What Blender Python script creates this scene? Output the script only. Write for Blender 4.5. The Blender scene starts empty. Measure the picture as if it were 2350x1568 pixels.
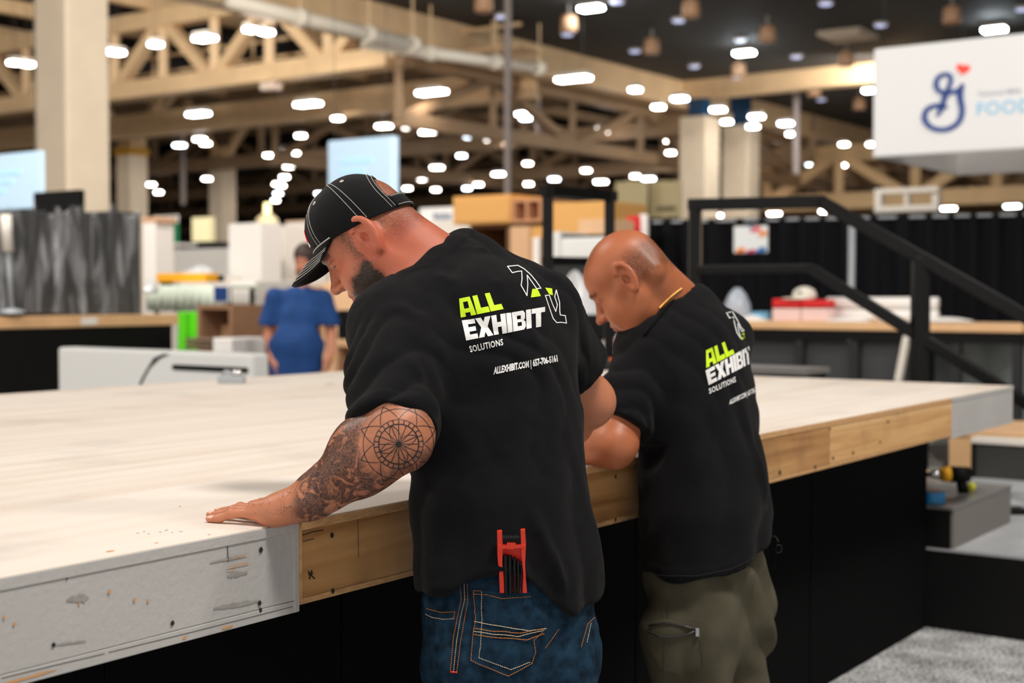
import bpy, bmesh, math, random
import numpy as np
from mathutils import Vector, Matrix, Euler
from mathutils.bvhtree import BVHTree

random.seed(7); np.random.seed(7)
SC = bpy.context.scene
COL = SC.collection

# ------------------------------------------------------------------ camera
W_PX, H_PX, F_PX = 2350.0, 1568.0, 3200.0
CAM_Z = 1.45
PITCH = math.atan((784 - 673) / F_PX)          # looking slightly down
cam_d = bpy.data.cameras.new('camera')
cam = bpy.data.objects.new('camera', cam_d); COL.objects.link(cam)
cam_d.sensor_width = 36.0
cam_d.lens = 36.0 * F_PX / W_PX
cam_d.clip_end = 400
cam.location = (0, 0, CAM_Z)
cam.rotation_euler = (math.pi / 2 - PITCH, 0, 0)
cam_d.dof.use_dof = True
cam_d.dof.focus_distance = 2.62
cam_d.dof.aperture_fstop = 3.2
cam_d.dof.aperture_blades = 0
SC.camera = cam

# ------------------------------------------------------------------ world, lights, exposure
SC.view_settings.view_transform = 'Standard'
SC.view_settings.look = 'None'
SC.view_settings.exposure = 0.8
SC.view_settings.gamma = 1.0
SC.view_settings.use_curve_mapping = False
w = bpy.data.worlds.new('hall_ambience'); SC.world = w; w.use_nodes = True
bg = w.node_tree.nodes['Background']
bg.inputs[0].default_value = (1.0, 0.93, 0.86, 1); bg.inputs[1].default_value = 0.7

def area(name, loc, target, size, power, col=(1, .95, .88), sy=None):
    l = bpy.data.lights.new(name, 'AREA'); l.energy = power; l.size = size; l.color = col
    if sy: l.shape = 'RECTANGLE'; l.size_y = sy
    o = bpy.data.objects.new(name, l); COL.objects.link(o); o.location = loc
    o.rotation_euler = (Vector(target) - Vector(loc)).to_track_quat('-Z', 'Y').to_euler()
    return o
# unseen high-bay lamps near the stage, plus unseen fill lights added for brightness
area('high_bay_lamp_key', (2.6, 0.4, 8.6), (0.2, 3.0, 1.0), 1.4, 330)
area('fill_light_behind', (-4.0, -2.5, 8.6), (0.0, 4.0, 1.0), 1.6, 90)  # fill added at left behind the camera to soften the deck shadow
area('high_bay_lamp_left', (-6.5, 5.0, 8.6), (-2.5, 7.0, 0.8), 1.6, 230)
area('high_bay_lamp_right', (6.0, 4.0, 8.6), (5.0, 12.0, 0.8), 1.6, 300)
area('fill_light_mid', (-5.0, 12.0, 8.8), (-6.5, 24.0, 2.0), 2.0, 900)  # this and the following lights are added to brighten the background
area('fill_light_midright', (8.0, 12.0, 8.8), (9.0, 20.0, 0.5), 2.0, 200)
area('fill_light_center', (1.0, 20.0, 8.8), (-5.0, 36.0, 1.0), 2.0, 560)
area('fill_light_farleft', (-10.0, 30.0, 8.8), (-15.0, 44.0, 2.0), 2.0, 800)
area('fill_light_far', (12.0, 44.0, 8.0), (9.0, 60.0, 1.0), 2.0, 240)

# ------------------------------------------------------------------ coordinates
_c, _s = math.cos(PITCH), math.sin(PITCH)
def ray(px, py):
    x = (px - W_PX / 2) / F_PX; z = (H_PX / 2 - py) / F_PX
    return Vector((x, _c + z * _s, -_s + z * _c))
def P(px, py, d):
    """point at distance d in front of the camera (world y) seen at a pixel"""
    r = ray(px, py); k = d / r.y
    return Vector((r.x * k, d, CAM_Z + r.z * k))
def Pz(px, py, z):
    r = ray(px, py); k = (z - CAM_Z) / r.z
    return Vector((r.x * k, r.y * k, z))
def pix(v):
    d = Vector(v) - Vector((0, 0, CAM_Z))
    y = d.y * _c - d.z * _s; z = d.y * _s + d.z * _c
    return (W_PX / 2 + F_PX * d.x / y, H_PX / 2 - F_PX * z / y)
_r = ray(3451, 673); EU = Vector((_r.x, _r.y, 0)).normalized()       # along the stage front, away to the right
EN = Vector((EU.y, -EU.x, 0))                                        # out of the stage front, towards the camera
ZV = Vector((0, 0, 1))
def UN(u, n, z=0.0): return EU * u + EN * n + ZV * z
def toun(v): v = Vector(v); return v.dot(EU), v.dot(EN)
ROT_U = math.atan2(EU.y, EU.x)

# ------------------------------------------------------------------ materials
def lin(c):
    return tuple((x / 255 / 12.92 if x / 255 <= .04045 else ((x / 255 + .055) / 1.055) ** 2.4) for x in c[:3])
_M = {}
def nd(nt, t, **kw):
    n = nt.nodes.new(t)
    for k, v in kw.items(): setattr(n, k, v)
    return n
def mat(name, c, rough=.6, metal=0., var=.0, vscale=8., bump=0., bscale=60., spec=.5, emit=None, es=0., stretch=None, alpha=1., trans=0., sss=0., sheen=0., c2=None):
    """base colour given as it looks in daylight (sRGB 0..255), with procedural mottling and fine relief"""
    if name in _M: return _M[name]
    m = bpy.data.materials.new(name); m.use_nodes = True; nt = m.node_tree
    b = nt.nodes['Principled BSDF']
    col = lin(c)
    b.inputs['Base Color'].default_value = (*col, 1)
    b.inputs['Roughness'].default_value = rough; b.inputs['Metallic'].default_value = metal
    b.inputs['Specular IOR Level'].default_value = spec
    if alpha < 1: b.inputs['Alpha'].default_value = alpha
    if trans: b.inputs['Transmission Weight'].default_value = trans
    if sss:
        b.inputs['Subsurface Weight'].default_value = sss
        b.inputs['Subsurface Radius'].default_value = (.012, .005, .003); b.inputs['Subsurface Scale'].default_value = 1.
    if sheen: b.inputs['Sheen Weight'].default_value = sheen; b.inputs['Sheen Roughness'].default_value = .5
    if emit is not None:
        b.inputs['Emission Color'].default_value = (*lin(emit), 1); b.inputs['Emission Strength'].default_value = es
    if var or bump:
        tc = nd(nt, 'ShaderNodeTexCoord'); mp = nd(nt, 'ShaderNodeMapping')
        nt.links.new(tc.outputs['Object'], mp.inputs[0])
        if stretch: mp.inputs['Scale'].default_value = stretch
        if var:
            nz = nd(nt, 'ShaderNodeTexNoise'); nz.inputs['Scale'].default_value = vscale; nz.inputs['Detail'].default_value = 5
            nt.links.new(mp.outputs[0], nz.inputs[0])
            rp = nd(nt, 'ShaderNodeValToRGB')
            k2 = lin(c2) if c2 else tuple(x * (1 - var) for x in col)
            k1 = col if c2 else tuple(min(1, x * (1 + var)) for x in col)
            rp.color_ramp.elements[0].color = (*k2, 1); rp.color_ramp.elements[1].color = (*k1, 1)
            rp.color_ramp.elements[0].position = .32; rp.color_ramp.elements[1].position = .68
            nt.links.new(nz.outputs[0], rp.inputs[0]); nt.links.new(rp.outputs[0], b.inputs['Base Color'])
        if bump:
            n2 = nd(nt, 'ShaderNodeTexNoise'); n2.inputs['Scale'].default_value = bscale; n2.inputs['Detail'].default_value = 4
            nt.links.new(mp.outputs[0], n2.inputs[0])
            bp = nd(nt, 'ShaderNodeBump'); bp.inputs['Strength'].default_value = bump; bp.inputs['Distance'].default_value = .01
            nt.links.new(n2.outputs[0], bp.inputs['Height']); nt.links.new(bp.outputs[0], b.inputs['Normal'])
    _M[name] = m
    return m

# ------------------------------------------------------------------ mesh building
class MB:
    def __init__(s): s.v = []; s.f = []
    def add(s, vs, fs):
        o = len(s.v); s.v += [Vector(x) for x in vs]; s.f += [tuple(i + o for i in f) for f in fs]; return s
    def box8(s, p):     # p: 4 bottom (ccw) + 4 top
        return s.add(p, [(3, 2, 1, 0), (4, 5, 6, 7), (0, 1, 5, 4), (1, 2, 6, 5), (2, 3, 7, 6), (3, 0, 4, 7)])
    def ub(s, u0, u1, n0, n1, z0, z1):
        if u0 > u1: u0, u1 = u1, u0
        if n0 > n1: n0, n1 = n1, n0
        q = [(u0, n1), (u1, n1), (u1, n0), (u0, n0)]     # EU x (-EN) = up
        return s.box8([UN(a, b, z0) for a, b in q] + [UN(a, b, z1) for a, b in q])
    def bx(s, x0, x1, y0, y1, z0, z1):
        q = [(x0, y0), (x1, y0), (x1, y1), (x0, y1)]
        return s.box8([(a, b, z0) for a, b in q] + [(a, b, z1) for a, b in q])
    def bar(s, a, b, w, h=None, up=ZV):
        a, b = Vector(a), Vector(b); h = h or w
        d = (b - a).normalized(); r = d.cross(up)
        if r.length < 1e-4: r = d.cross(Vector((1, 0, 0)))
        r.normalize(); t = r.cross(d)
        q = [(-1, -1), (1, -1), (1, 1), (-1, 1)]
        o = lambda c: [c + r * (w / 2 * i) + t * (h / 2 * j) for i, j in q]
        A, B = o(a), o(b)
        return s.add(A + B, [(0, 1, 2, 3), (7, 6, 5, 4), (1, 0, 4, 5), (2, 1, 5, 6), (3, 2, 6, 7), (0, 3, 7, 4)])
    def tube(s, pts, r, n=10, cap=True, flat=1., up=ZV):
        pts = [Vector(p) for p in pts]; k = len(pts)
        rs = r if isinstance(r, (list, tuple)) else [r] * k
        vs = []; fs = []; pr = None
        for i, p in enumerate(pts):
            d = (pts[min(i + 1, k - 1)] - pts[max(i - 1, 0)]).normalized()
            a = d.cross(up if pr is None else pr)
            if pr is not None: a = pr - d * pr.dot(d)
            if a.length < 1e-5: a = d.cross(Vector((1, .2, 0)))
            a.normalize(); pr = a; b = d.cross(a)
            vs += [p + a * (math.cos(t * 2 * math.pi / n) * rs[i]) + b * (math.sin(t * 2 * math.pi / n) * rs[i] * flat) for t in range(n)]
        for i in range(k - 1):
            for t in range(n):
                fs.append((i * n + t, i * n + (t + 1) % n, (i + 1) * n + (t + 1) % n, (i + 1) * n + t))
        if cap: fs.append(tuple(range(n - 1, -1, -1))); fs.append(tuple((k - 1) * n + t for t in range(n)))
        return s.add(vs, fs)
    def prism(s, poly, ext):
        ext = Vector(ext); n = len(poly); poly = [Vector(p) for p in poly]
        return s.add(poly + [p + ext for p in poly], [tuple(range(n - 1, -1, -1)), tuple(range(n, 2 * n))] + [(i, (i + 1) % n, n + (i + 1) % n, n + i) for i in range(n)])
    def lathe(s, prof, c, n=24, ax=ZV):
        ax = Vector(ax).normalized(); a = ax.cross(Vector((1, .3, .1))).normalized(); b = ax.cross(a); c = Vector(c)
        vs = []; fs = []; k = len(prof)
        for r, z in prof: vs += [c + ax * z + a * (r * math.cos(2 * math.pi * t / n)) + b * (r * math.sin(2 * math.pi * t / n)) for t in range(n)]
        for i in range(k - 1):
            for t in range(n): fs.append((i * n + t, i * n + (t + 1) % n, (i + 1) * n + (t + 1) % n, (i + 1) * n + t))
        fs.append(tuple(range(n - 1, -1, -1))); fs.append(tuple((k - 1) * n + t for t in range(n)))
        return s.add(vs, fs)
    def build(s, name, m, parent=None, bevel=0., smooth=False, base=None, seg=2):
        me = bpy.data.meshes.new(name)
        off = Vector((0, 0, 0))
        if parent is not None: off = parent.get('_w', None); off = Vector(off) if off is not None else Vector((0, 0, 0))
        elif base is not None: off = Vector(base)
        me.from_pydata([tuple(x - off) for x in s.v], [], s.f); me.update()
        bm = bmesh.new(); bm.from_mesh(me); bmesh.ops.recalc_face_normals(bm, faces=bm.faces); bm.to_mesh(me); bm.free()
        o = bpy.data.objects.new(name, me); COL.objects.link(o)
        if parent is not None: o.parent = parent
        else: o.location = off
        o['_w'] = tuple(off)
        if m is not None: me.materials.append(m)
        if smooth: me.polygons.foreach_set('use_smooth', [True] * len(me.polygons))
        if bevel:
            md = o.modifiers.new('edges', 'BEVEL'); md.width = bevel; md.segments = seg; md.limit_method = 'ANGLE'
        return o
def tag(o, label=None, cat=None, group=None, kind=None):
    if label: o['label'] = label
    if cat: o['category'] = cat
    if group: o['group'] = group
    if kind: o['kind'] = kind
    return o
def thing(name, loc, label=None, cat=None, group=None, kind=None):
    o = bpy.data.objects.new(name, None); COL.objects.link(o); o.location = Vector(loc); o.empty_display_size = .1
    o['_w'] = tuple(Vector(loc))
    return tag(o, label, cat, group, kind)
def copy_tree(o, loc=None, rz=None, parent=None):
    c = o.copy(); COL.objects.link(c)
    if parent is not None: c.parent = parent
    if loc is not None: c.location = loc
    if rz is not None: c.rotation_euler = (0, 0, rz)
    for ch in list(o.children): copy_tree(ch, parent=c)
    return c
def rawmesh(name, V, F, m=None, parent=None, smooth=True):
    off = np.array(parent.get('_w', (0, 0, 0)) if parent is not None else (0, 0, 0), float)
    V = np.asarray(V, float) - off; F = np.asarray(F, np.int32)
    me = bpy.data.meshes.new(name)
    me.vertices.add(len(V)); me.vertices.foreach_set('co', V.astype(np.float32).ravel())
    k = F.shape[1]
    me.loops.add(len(F) * k); me.loops.foreach_set('vertex_index', F.ravel())
    me.polygons.add(len(F)); me.polygons.foreach_set('loop_start', np.arange(len(F), dtype=np.int32) * k)
    me.update(calc_edges=True); me.validate()
    if smooth: me.polygons.foreach_set('use_smooth', [True] * len(me.polygons))
    o = bpy.data.objects.new(name, me); COL.objects.link(o)
    if parent is not None: o.parent = parent
    o['_w'] = tuple(off)
    if m is not None: me.materials.append(m)
    return o
def fattr(o, name, vals):
    vals = np.asarray(vals, np.float32)
    t = 'FLOAT' if vals.ndim == 1 else 'FLOAT_VECTOR'
    a = o.data.attributes.new(name, t, 'POINT')
    a.data.foreach_set('value' if t == 'FLOAT' else 'vector', vals.ravel())
# ------------------------------------------------------------------ the hall
BEIGE = mat('beige_steel_paint', (228, 194, 150), .55, var=.06, vscale=2)
BEIGE_COL = mat('cream_column_paint', (238, 220, 194), .6, var=.04, vscale=1.5)
BROWN_CEIL = mat('dark_brown_roof_deck', (66, 53, 41), .8, var=.25, vscale=.6)
DARK_SOFFIT = mat('charcoal_soffit_paint', (52, 49, 47), .8, var=.15, vscale=.4)
BLACK = mat('black_paint', (11, 11, 12), .6, spec=.2)
BLACK_CLOTH = mat('black_cloth', (15, 15, 16), .9, var=.2, vscale=30)
WHITE = mat('white_laminate', (226, 226, 224), .35)
CONC = mat('grey_concrete_floor', (140, 136, 130), .6, var=.15, vscale=1.2)

def carpet_material():
    m = mat('grey_speckled_carpet', (120, 121, 122), .95, var=.0)
    nt = m.node_tree; b = nt.nodes['Principled BSDF']
    tc = nd(nt, 'ShaderNodeTexCoord')
    v = nd(nt, 'ShaderNodeTexNoise'); v.inputs['Scale'].default_value = 75; v.inputs['Detail'].default_value = 3
    v2 = nd(nt, 'ShaderNodeTexNoise'); v2.inputs['Scale'].default_value = 6; v2.inputs['Detail'].default_value = 3
    nt.links.new(tc.outputs['Object'], v.inputs[0]); nt.links.new(tc.outputs['Object'], v2.inputs[0])
    ad = nd(nt, 'ShaderNodeMath', operation='MULTIPLY_ADD'); ad.inputs[1].default_value = .35; nt.links.new(v2.outputs[0], ad.inputs[0]); nt.links.new(v.outputs[0], ad.inputs[2])
    rp = nd(nt, 'ShaderNodeValToRGB')
    rp.color_ramp.elements[0].position = .52; rp.color_ramp.elements[0].color = (*lin((66, 68, 70)), 1)
    rp.color_ramp.elements[1].position = .86; rp.color_ramp.elements[1].color = (*lin((225, 225, 226)), 1)
    nt.links.new(ad.outputs[0], rp.inputs[0]); nt.links.new(rp.outputs[0], b.inputs['Base Color'])
    bp = nd(nt, 'ShaderNodeBump'); bp.inputs['Strength'].default_value = .6; bp.inputs['Distance'].default_value = .01
    nt.links.new(v.outputs[0], bp.inputs['Height']); nt.links.new(bp.outputs[0], b.inputs['Normal'])
    return m
CARPET = carpet_material()

tag(MB().bx(-90, 110, -6, 140, -.3, -.012).build('floor', CONC), kind='structure')
tag(MB().ub(-4, 9.5, -9, 6, -.012, 0).build('floor_carpet', CARPET), kind='structure')
N1 = -24.0                                   # line where the low dark soffit ends and the open roof begins
tag(MB().ub(-10, 150, N1, 70, 9.0, 9.6).build('ceiling_soffit', DARK_SOFFIT), kind='structure')
tag(MB().ub(-10, 190, -150, N1, 14.0, 14.5).build('ceiling_roof_deck', BROWN_CEIL), kind='structure')
tag(MB().bx(-95, 115, 128, 129, 0, 16).build('wall_back', mat('brown_back_wall', (74, 61, 48), .8, var=.3, vscale=.25)), kind='structure')
tag(MB().bx(-91, -90, 30, 129, 0, 16).build('wall_left', mat('brown_side_wall', (116, 98, 78), .8, var=.2, vscale=.3)), kind='structure')
tag(MB().bx(110, 111, 30, 129, 0, 16).build('wall_right', mat('brown_side_wall', (116, 98, 78), .8)), kind='structure')

# fascia beam along the soffit edge and cross beams below the soffit
t = thing('soffit_edge_beam', UN(20, N1, 8.3), 'long beige edge beam under the dark soffit, running diagonally to the far columns', 'beam')
MB().ub(-8, 150, N1 - .35, N1, 8.15, 9.1).build('web', BEIGE, t)
MB().ub(-8, 150, N1 - .55, N1 + .15, 8.05, 8.2).build('flange', BEIGE, t)
MB().ub(-8, 150, N1 - .55, N1 - .35, 8.8, 9.2).build('flange', BEIGE, t)
t = thing('cross_beam', UN(56, 0, 8.3), 'beige cross beam spanning the dark soffit left of the white hanging sign', 'beam')
uc = toun(Pz(1640, 205, 8.6))[0]
MB().ub(uc, uc + .5, N1, 60, 8.45, 9.0).build('web', BEIGE, t); MB().ub(uc - .1, uc + .6, N1, 60, 8.35, 8.47).build('flange', BEIGE, t)

# ------------------------------------------------------------------ trusses
def truss(label, u, n0, n1, zb, zt, bays, s, cat='truss', along='n', mt=None, name='roof_truss', purlins=True):
    mt = mt or BEIGE
    pt = (lambda a, z: UN(u, a, z)) if along == 'n' else (lambda a, z: UN(a, u, z))
    t = thing(name, pt((n0 + n1) / 2, zb), label, cat)
    MB().bar(pt(n0, zb), pt(n1, zb), s * 1.25, s * 1.35).build('bottom_chord', mt, t)
    MB().bar(pt(n0, zt), pt(n1, zt), s * 1.25, s * 1.35).build('top_chord', mt, t)
    st = (n1 - n0) / bays
    for i in range(bays + 1): MB().bar(pt(n0 + st * i, zb), pt(n0 + st * i, zt), s * .7).build('post', mt, t)
    for i in range(bays):
        a, b = (zb, zt) if i % 2 == 0 else (zt, zb)
        MB().bar(pt(n0 + st * i, a), pt(n0 + st * (i + 1), b), s * .85).build('diagonal', mt, t)
    return t
# nearest truss, behind the big column: fitted to the bottom chord (260,215)-(830,150)
ZB = 8.0
ua, na = toun(Pz(265, 212, ZB)); ub_, nb = toun(Pz(495, 183, ZB))
bay = abs(nb - na) / 2
UT = (ua + ub_) / 2
zt_near = P(265, 62, Pz(265, 212, ZB).y).z
truss('deep beige truss nearest the camera, passing behind the big cream column', UT, na - 18 * bay, na + int((N1 - .6 - na) / bay) * bay, ZB, zt_near, 18 + int((N1 - .6 - na) / bay), .4)
for k in range(9):      # walkway purlins behind the near truss
    pass
bay *= 2
t = thing('catwalk', UN(UT + 2.2, na, ZB + .4), 'narrow catwalk with rails and dark ducts behind the nearest truss', 'catwalk')
MB().ub(UT + 1.6, UT + 2.8, na - 4 * bay, na + 3.2 * bay, ZB + .2, ZB + .3).build('deck', BEIGE, t)
for zz in (.8, 1.35): MB().bar(UN(UT + 1.6, na - 4 * bay, ZB + zz), UN(UT + 1.6, na + 3.2 * bay, ZB + zz), .1).build('rail', BEIGE, t)
for k in range(15):
    a = na - 4 * bay + k * bay * .5
    MB().bar(UN(UT + 1.6, a, ZB + .3), UN(UT + 1.6, a, ZB + 1.35), .08).build('baluster', BEIGE, t)
DUCT_DK = mat('black_duct_wrap', (40, 38, 38), .7)
for k, (a, b, r, zz) in enumerate(((-1.6, -.2, .75, 1.4), (.3, 1.5, .6, 1.1), (1.2, 2.0, .6, 2.6), (-.1, .9, .5, 2.2))):
    o = MB().tube([UN(UT + 4.2, na + a * bay, ZB + zz), UN(UT + 4.2, na + b * bay, ZB + zz)], r, 16).build('air_duct', DUCT_DK, smooth=True, base=UN(UT + 4.2, na + a * bay, ZB + zz))
    tag(o, ['black duct section seen left of the first truss peak', 'short black duct section between the middle truss diagonals', 'black duct section near the white roof pipes', 'small upper black duct section above the catwalk'][k], 'duct')
# roof joists above the near truss
for k in range(8):
    o = MB().bar(UN(UT - 3 + 0, na + (k - 3.5) * bay * .9, 10.6), UN(UT + 40, na + (k - 3.5) * bay * .9, 10.6), .3, .45).build('roof_joist', BEIGE, base=UN(UT, na + (k - 3.5) * bay * .9, 10.6))
    tag(o, 'beige roof joist above the nearest truss, %s of eight from the left' % ['first', 'second', 'third', 'fourth', 'fifth', 'sixth', 'seventh', 'eighth'][k], 'joist', 'roof joists over the open bay')
BEIGE_DIM = mat('dimmed_beige_steel_paint', (150, 122, 92), .6, var=.1, vscale=1)  # darker copy of the beige: dimness of the far hall put into the colour
# a solid girder and farther trusses
def girder(px, py0, py1, z, label, n0, n1):
    p = Pz(px, py1, z); u, n = toun(p); zt = P(px, py0, p.y).z
    t = thing('girder', UN(u, (n0 + n1) / 2, z), label, 'girder')
    MB().ub(u, u + .35, n0, n1, z, zt).build('web', BEIGE, t)
    MB().ub(u - .15, u + .5, n0, n1, z - .12, z + .02).build('flange', BEIGE, t); MB().ub(u - .15, u + .5, n0, n1, zt - .02, zt + .12).build('flange', BEIGE, t)
    return u, zt
ug, ztg = girder(830, 212, 255, 7.6, 'solid beige girder crossing the hall behind the row of long lamps', -75, N1 - .6)
for k, (du, z0, z1, bb) in enumerate(((9, 7.4, 10.4, 12), (20, 7.2, 10.6, 12), (33, 7.2, 10.8, 14), (48, 7.0, 11, 14))):
    truss(['beige truss just beyond the solid girder', 'second beige truss beyond the solid girder', 'third beige truss beyond the solid girder, mostly in shade', 'farthest beige truss by the back wall'][k], ug + du, -110, N1, z0, z1, bb, .4, mt=BEIGE_DIM)
truss('long beige truss running away under the soffit edge, over the far columns', N1 - 1.2, 30, 128, 6.3, 8.0, 22, .3, along='u', mt=BEIGE_DIM)
truss('long beige truss running away across the middle of the hall', -40, 40, 128, 6.8, 9.6, 16, .36, along='u', mt=BEIGE_DIM)
# light tan truss frames low on the far right
TAN = mat('tan_steel_paint', (222, 186, 138), .55, var=.06, vscale=1)
for k, (d, zz, hh) in enumerate(((62, 6.4, 3.0), (80, 6.2, 3.4))):
    u0, n0 = toun(P(1760, 430, d)); 
    t = truss(['tan truss frame above the black drape, right of the far columns', 'farther tan truss frame above the black drape'][k], u0, n0, n0 + 40, 1.45 + (673 - 470) / 3200 * d, 1.45 + (673 - 365) / 3200 * d, 12, .5 + k * .15, mt=TAN)
o = MB().ub(*[toun(P(1740, 400, 92))[0] + x for x in (0, 1)], toun(P(1740, 400, 92))[1], toun(P(1740, 400, 92))[1] + 60, 0, 10.5).build('wall_far_right', mat('tan_far_wall', (196, 158, 116), .7, var=.2, vscale=.3)); tag(o, kind='structure')

# ------------------------------------------------------------------ columns
def column(px0, px1, d, z1, label, cap=None, mt=None, twist=0.):
    """square column in the hall's own axes, seen between two pixel columns"""
    c = P((px0 + px1) / 2, 600, d); c.z = 0
    wpx = (px1 - px0) / F_PX * d; s = wpx / (abs(EU.x) + abs(EN.x))
    u, n = toun(c)
    t = thing('column', c, label, 'column')
    MB().ub(u - s / 2, u + s / 2, n - s / 2, n + s / 2, 0, z1).build('shaft', mt or BEIGE_COL, t, bevel=s * .06)
    if cap:
        YEL = mat('yellow_marking_paint', (205, 150, 40), .6)
        MB().ub(u - s * .56, u + s * .56, n - s * .56, n + s * .56, z1 - .15, z1 + .15).build('collar', YEL, t)
        hd = MB().ub(u - s * .45, u + s * .45, n - s * .45, n + s * .45, z1 + .15, z1 + .8).build('head', BEIGE, t)
        for a, b in ((1, 0), (-1, 0), (0, 1), (0, -1)):
            MB().bar(UN(u + a * s * .3, n + b * s * .3, z1 + .4), UN(u + a * s * 2.4, n + b * s * 2.4, z1 + cap), s * .3).build('brace', BEIGE, t)
    return u, n, s
column(86, 252, 27, 13.8, 'huge cream column in the left foreground of the hall')
column(270, 340, 58, P(300, 350, 58).z, 'cream far column with splayed braces just right of the huge column', cap=2.6)
column(481, 543, 66, P(510, 378, 66).z, 'cream far column with splayed braces left of the capped man', cap=2.8)
for k, (a, b, y0, y1, d) in enumerate(((1556, 1652, 270, 185, 50), (1654, 1744, 290, 215, 53))):
    zc = P(1600, y0, d).z
    u, n, s = column(a, b, d, zc, ['cream far column with the larger blue top wrap', 'cream far column with the smaller blue top wrap, right of the other'][k])
    o = MB().ub(u - s * .27, u + s * .27, n - s * .27, n + s * .27, zc, P(1600, y1, d).z).build('column_wrap', mat('blue_vinyl_wrap', (4, 62, 100), .5, var=.2, vscale=1.5), base=UN(u, n, zc))
    tag(o, ['blue printed wrap on the top of the left far column', 'blue printed wrap on the top of the right far column'][k], 'banner')

# white roof pipes by the soffit edge
PIPE = mat('white_roof_pipe_paint', (255, 244, 226), .4)
for k, (a, b, r) in enumerate((((520, 0), (955, 104), .16), ((835, 100), (1245, 158), .15))):
    pa, pb = Pz(*a, 7.75), Pz(*b, 7.75)
    t = thing('roof_pipe', pa, ['thick white roof pipe under the soffit edge at the top of the picture', 'second white roof pipe under the soffit edge, farther along'][k], 'pipe')
    MB().tube([pa, pb], r, 20).build('pipe', PIPE, t, smooth=True)
    for f in (.35, .72, .98):
        q = pa.lerp(pb, f); MB().lathe([(r * 1.05, -.12), (r * 1.35, -.1), (r * 1.35, .1), (r * 1.05, .12)], q, 20, ax=(pb - pa)).build('collar', PIPE, t, smooth=True)
        MB().bar(q, q + Vector((0, 0, 1.25)), .05).build('hanger', BEIGE, t)

# ------------------------------------------------------------------ lamps
LED = mat('lamp_diffuser_glow', (255, 255, 255), .4, emit=(255, 246, 236), es=20.)
LEDS = mat('soffit_lamp_glow', (255, 255, 255), .4, emit=(236, 250, 255), es=60.)
LEDC = mat('cool_lamp_glow', (240, 248, 255), .4, emit=(226, 240, 255), es=16.)
DIM = mat('dim_downlight_glow', (200, 205, 230), .4, emit=(176, 182, 220), es=.75)
HOUS = mat('lamp_housing_grey', (190, 182, 172), .5)
def linear_lamp(px, py, wpx, z, glow, label, blur=20, cross=None):
    c = Pz(px, py, z); d = c.y
    L = max(wpx - blur, 4) / F_PX * d / abs(EN.x); L = max(L, .28)
    Wd = cross if cross else min(.34, L)
    u, n = toun(c)
    t = thing('high_bay_lamp', c, label, 'lamp', 'high bay lamps of the hall')
    MB().ub(u - Wd / 2, u + Wd / 2, n - L / 2, n + L / 2, z + .02, z + .14).build('housing', HOUS, t)
    MB().ub(u - Wd / 2 + .01, u + Wd / 2 - .01, n - L / 2 + .01, n + L / 2 - .01, z - .05, z + .02).build('diffuser', glow, t)
    for a in (-.3, .3): MB().bar(UN(u, n + a * L, z + .14), UN(u, n + a * L, 9.0 if n > N1 - .6 else 14.0), .007).build('hanger', DUCT_DK, t)
LAMPS = [(470,87,61),(576,67,28),(611,73,40),(357,101,27),(247,117,22),(271,120,24),(33,143,27),(64,147,36),(455,261,65),(707,238,72),(775,271,30),
 (459,319,37),(472,329,32),(412,333,37),(690,311,33),(620,356,38),(662,343,40),(676,351,30),(711,369,31),(662,382,28),(653,406,26),(636,422,28),(645,426,28),(638,444,26),(632,460,24),
 (347,423,27),(364,441,27),(475,410,22),(732,444,24),(991,211,79),(1316,180,87),(1458,205,37),(1511,245,38),(1560,226,45),(881,289,45),(936,292,35),(975,303,22),(994,302,24),
 (1081,313,43),(1122,320,33),(1163,326,23),(1183,325,23),(1202,261,44),(1206,271,32),(1254,337,40),(1289,343,32),(1385,294,42),(1385,302,34),(1059,357,28),(1003,384,38),(968,411,28),
 (935,432,28),(1000,435,28),(1072,432,27),(1098,423,27),(1144,399,38),(1211,375,28),(1213,422,24),(1272,411,34),(1345,391,28),(1379,417,40),(1432,361,32),(1458,404,27),(1488,410,40),
 (1504,367,22),(1540,323,38),(1539,350,28),(1554,380,24),(891,336,22),(1648,251,43),(1736,267,43),(1728,290,37),(1668,279,28),(1803,283,42),(1816,307,34),(1937,331,32),(2000,331,20),
 (1790,364,38),(1862,376,37),(1931,379,35),(1737,393,22),(1994,207,38),(2176,478,45),(2323,473,45),(1650,494,20),(1777,490,40),(1890,485,20)]
def where_lamp(x, y, w):
    near = [((170, 240), 'the huge cream column'), ((300, 400), 'the leftmost braced column'), ((510, 460), 'the second braced column'), ((540, 110), 'the nearest truss'), ((830, 370), 'the pale blue hanging sign'),
            ((830, 430), 'the black cap'), ((1120, 500), 'the wooden crates'), ((1330, 470), 'the small black rail frame'), ((1430, 560), 'the bald head'), ((1600, 240), 'the larger blue wrap'), ((1695, 260), 'the smaller blue wrap'),
            ((1700, 420), 'the two wrapped columns'), ((1950, 330), 'the white sign'), ((1250, 160), 'the end of the roof pipe'), ((2080, 470), 'the white frame over the drape'), ((1165, 330), 'the thin grey hanging pole'), ((990, 290), 'the middle of the hall')]
    b = min(near, key=lambda q: (q[0][0] - x) ** 2 + (q[0][1] - y) ** 2)
    dx, dy = x - b[0][0], y - b[0][1]
    side = ('right of' if dx > 0 else 'left of') if abs(dx) > abs(dy) else ('below' if dy > 0 else 'above')
    return side, b[1]
_seen = {}
_lab = []
for (x, y, wd) in LAMPS:
    kind = 'long bar lamp' if wd > 55 else ('short bar lamp' if wd > 33 else 'round-looking lamp')
    s_, b_ = where_lamp(x, y, wd); base = 'white %s %s %s' % (kind, s_, b_)
    _lab.append((base, x, y))
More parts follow.
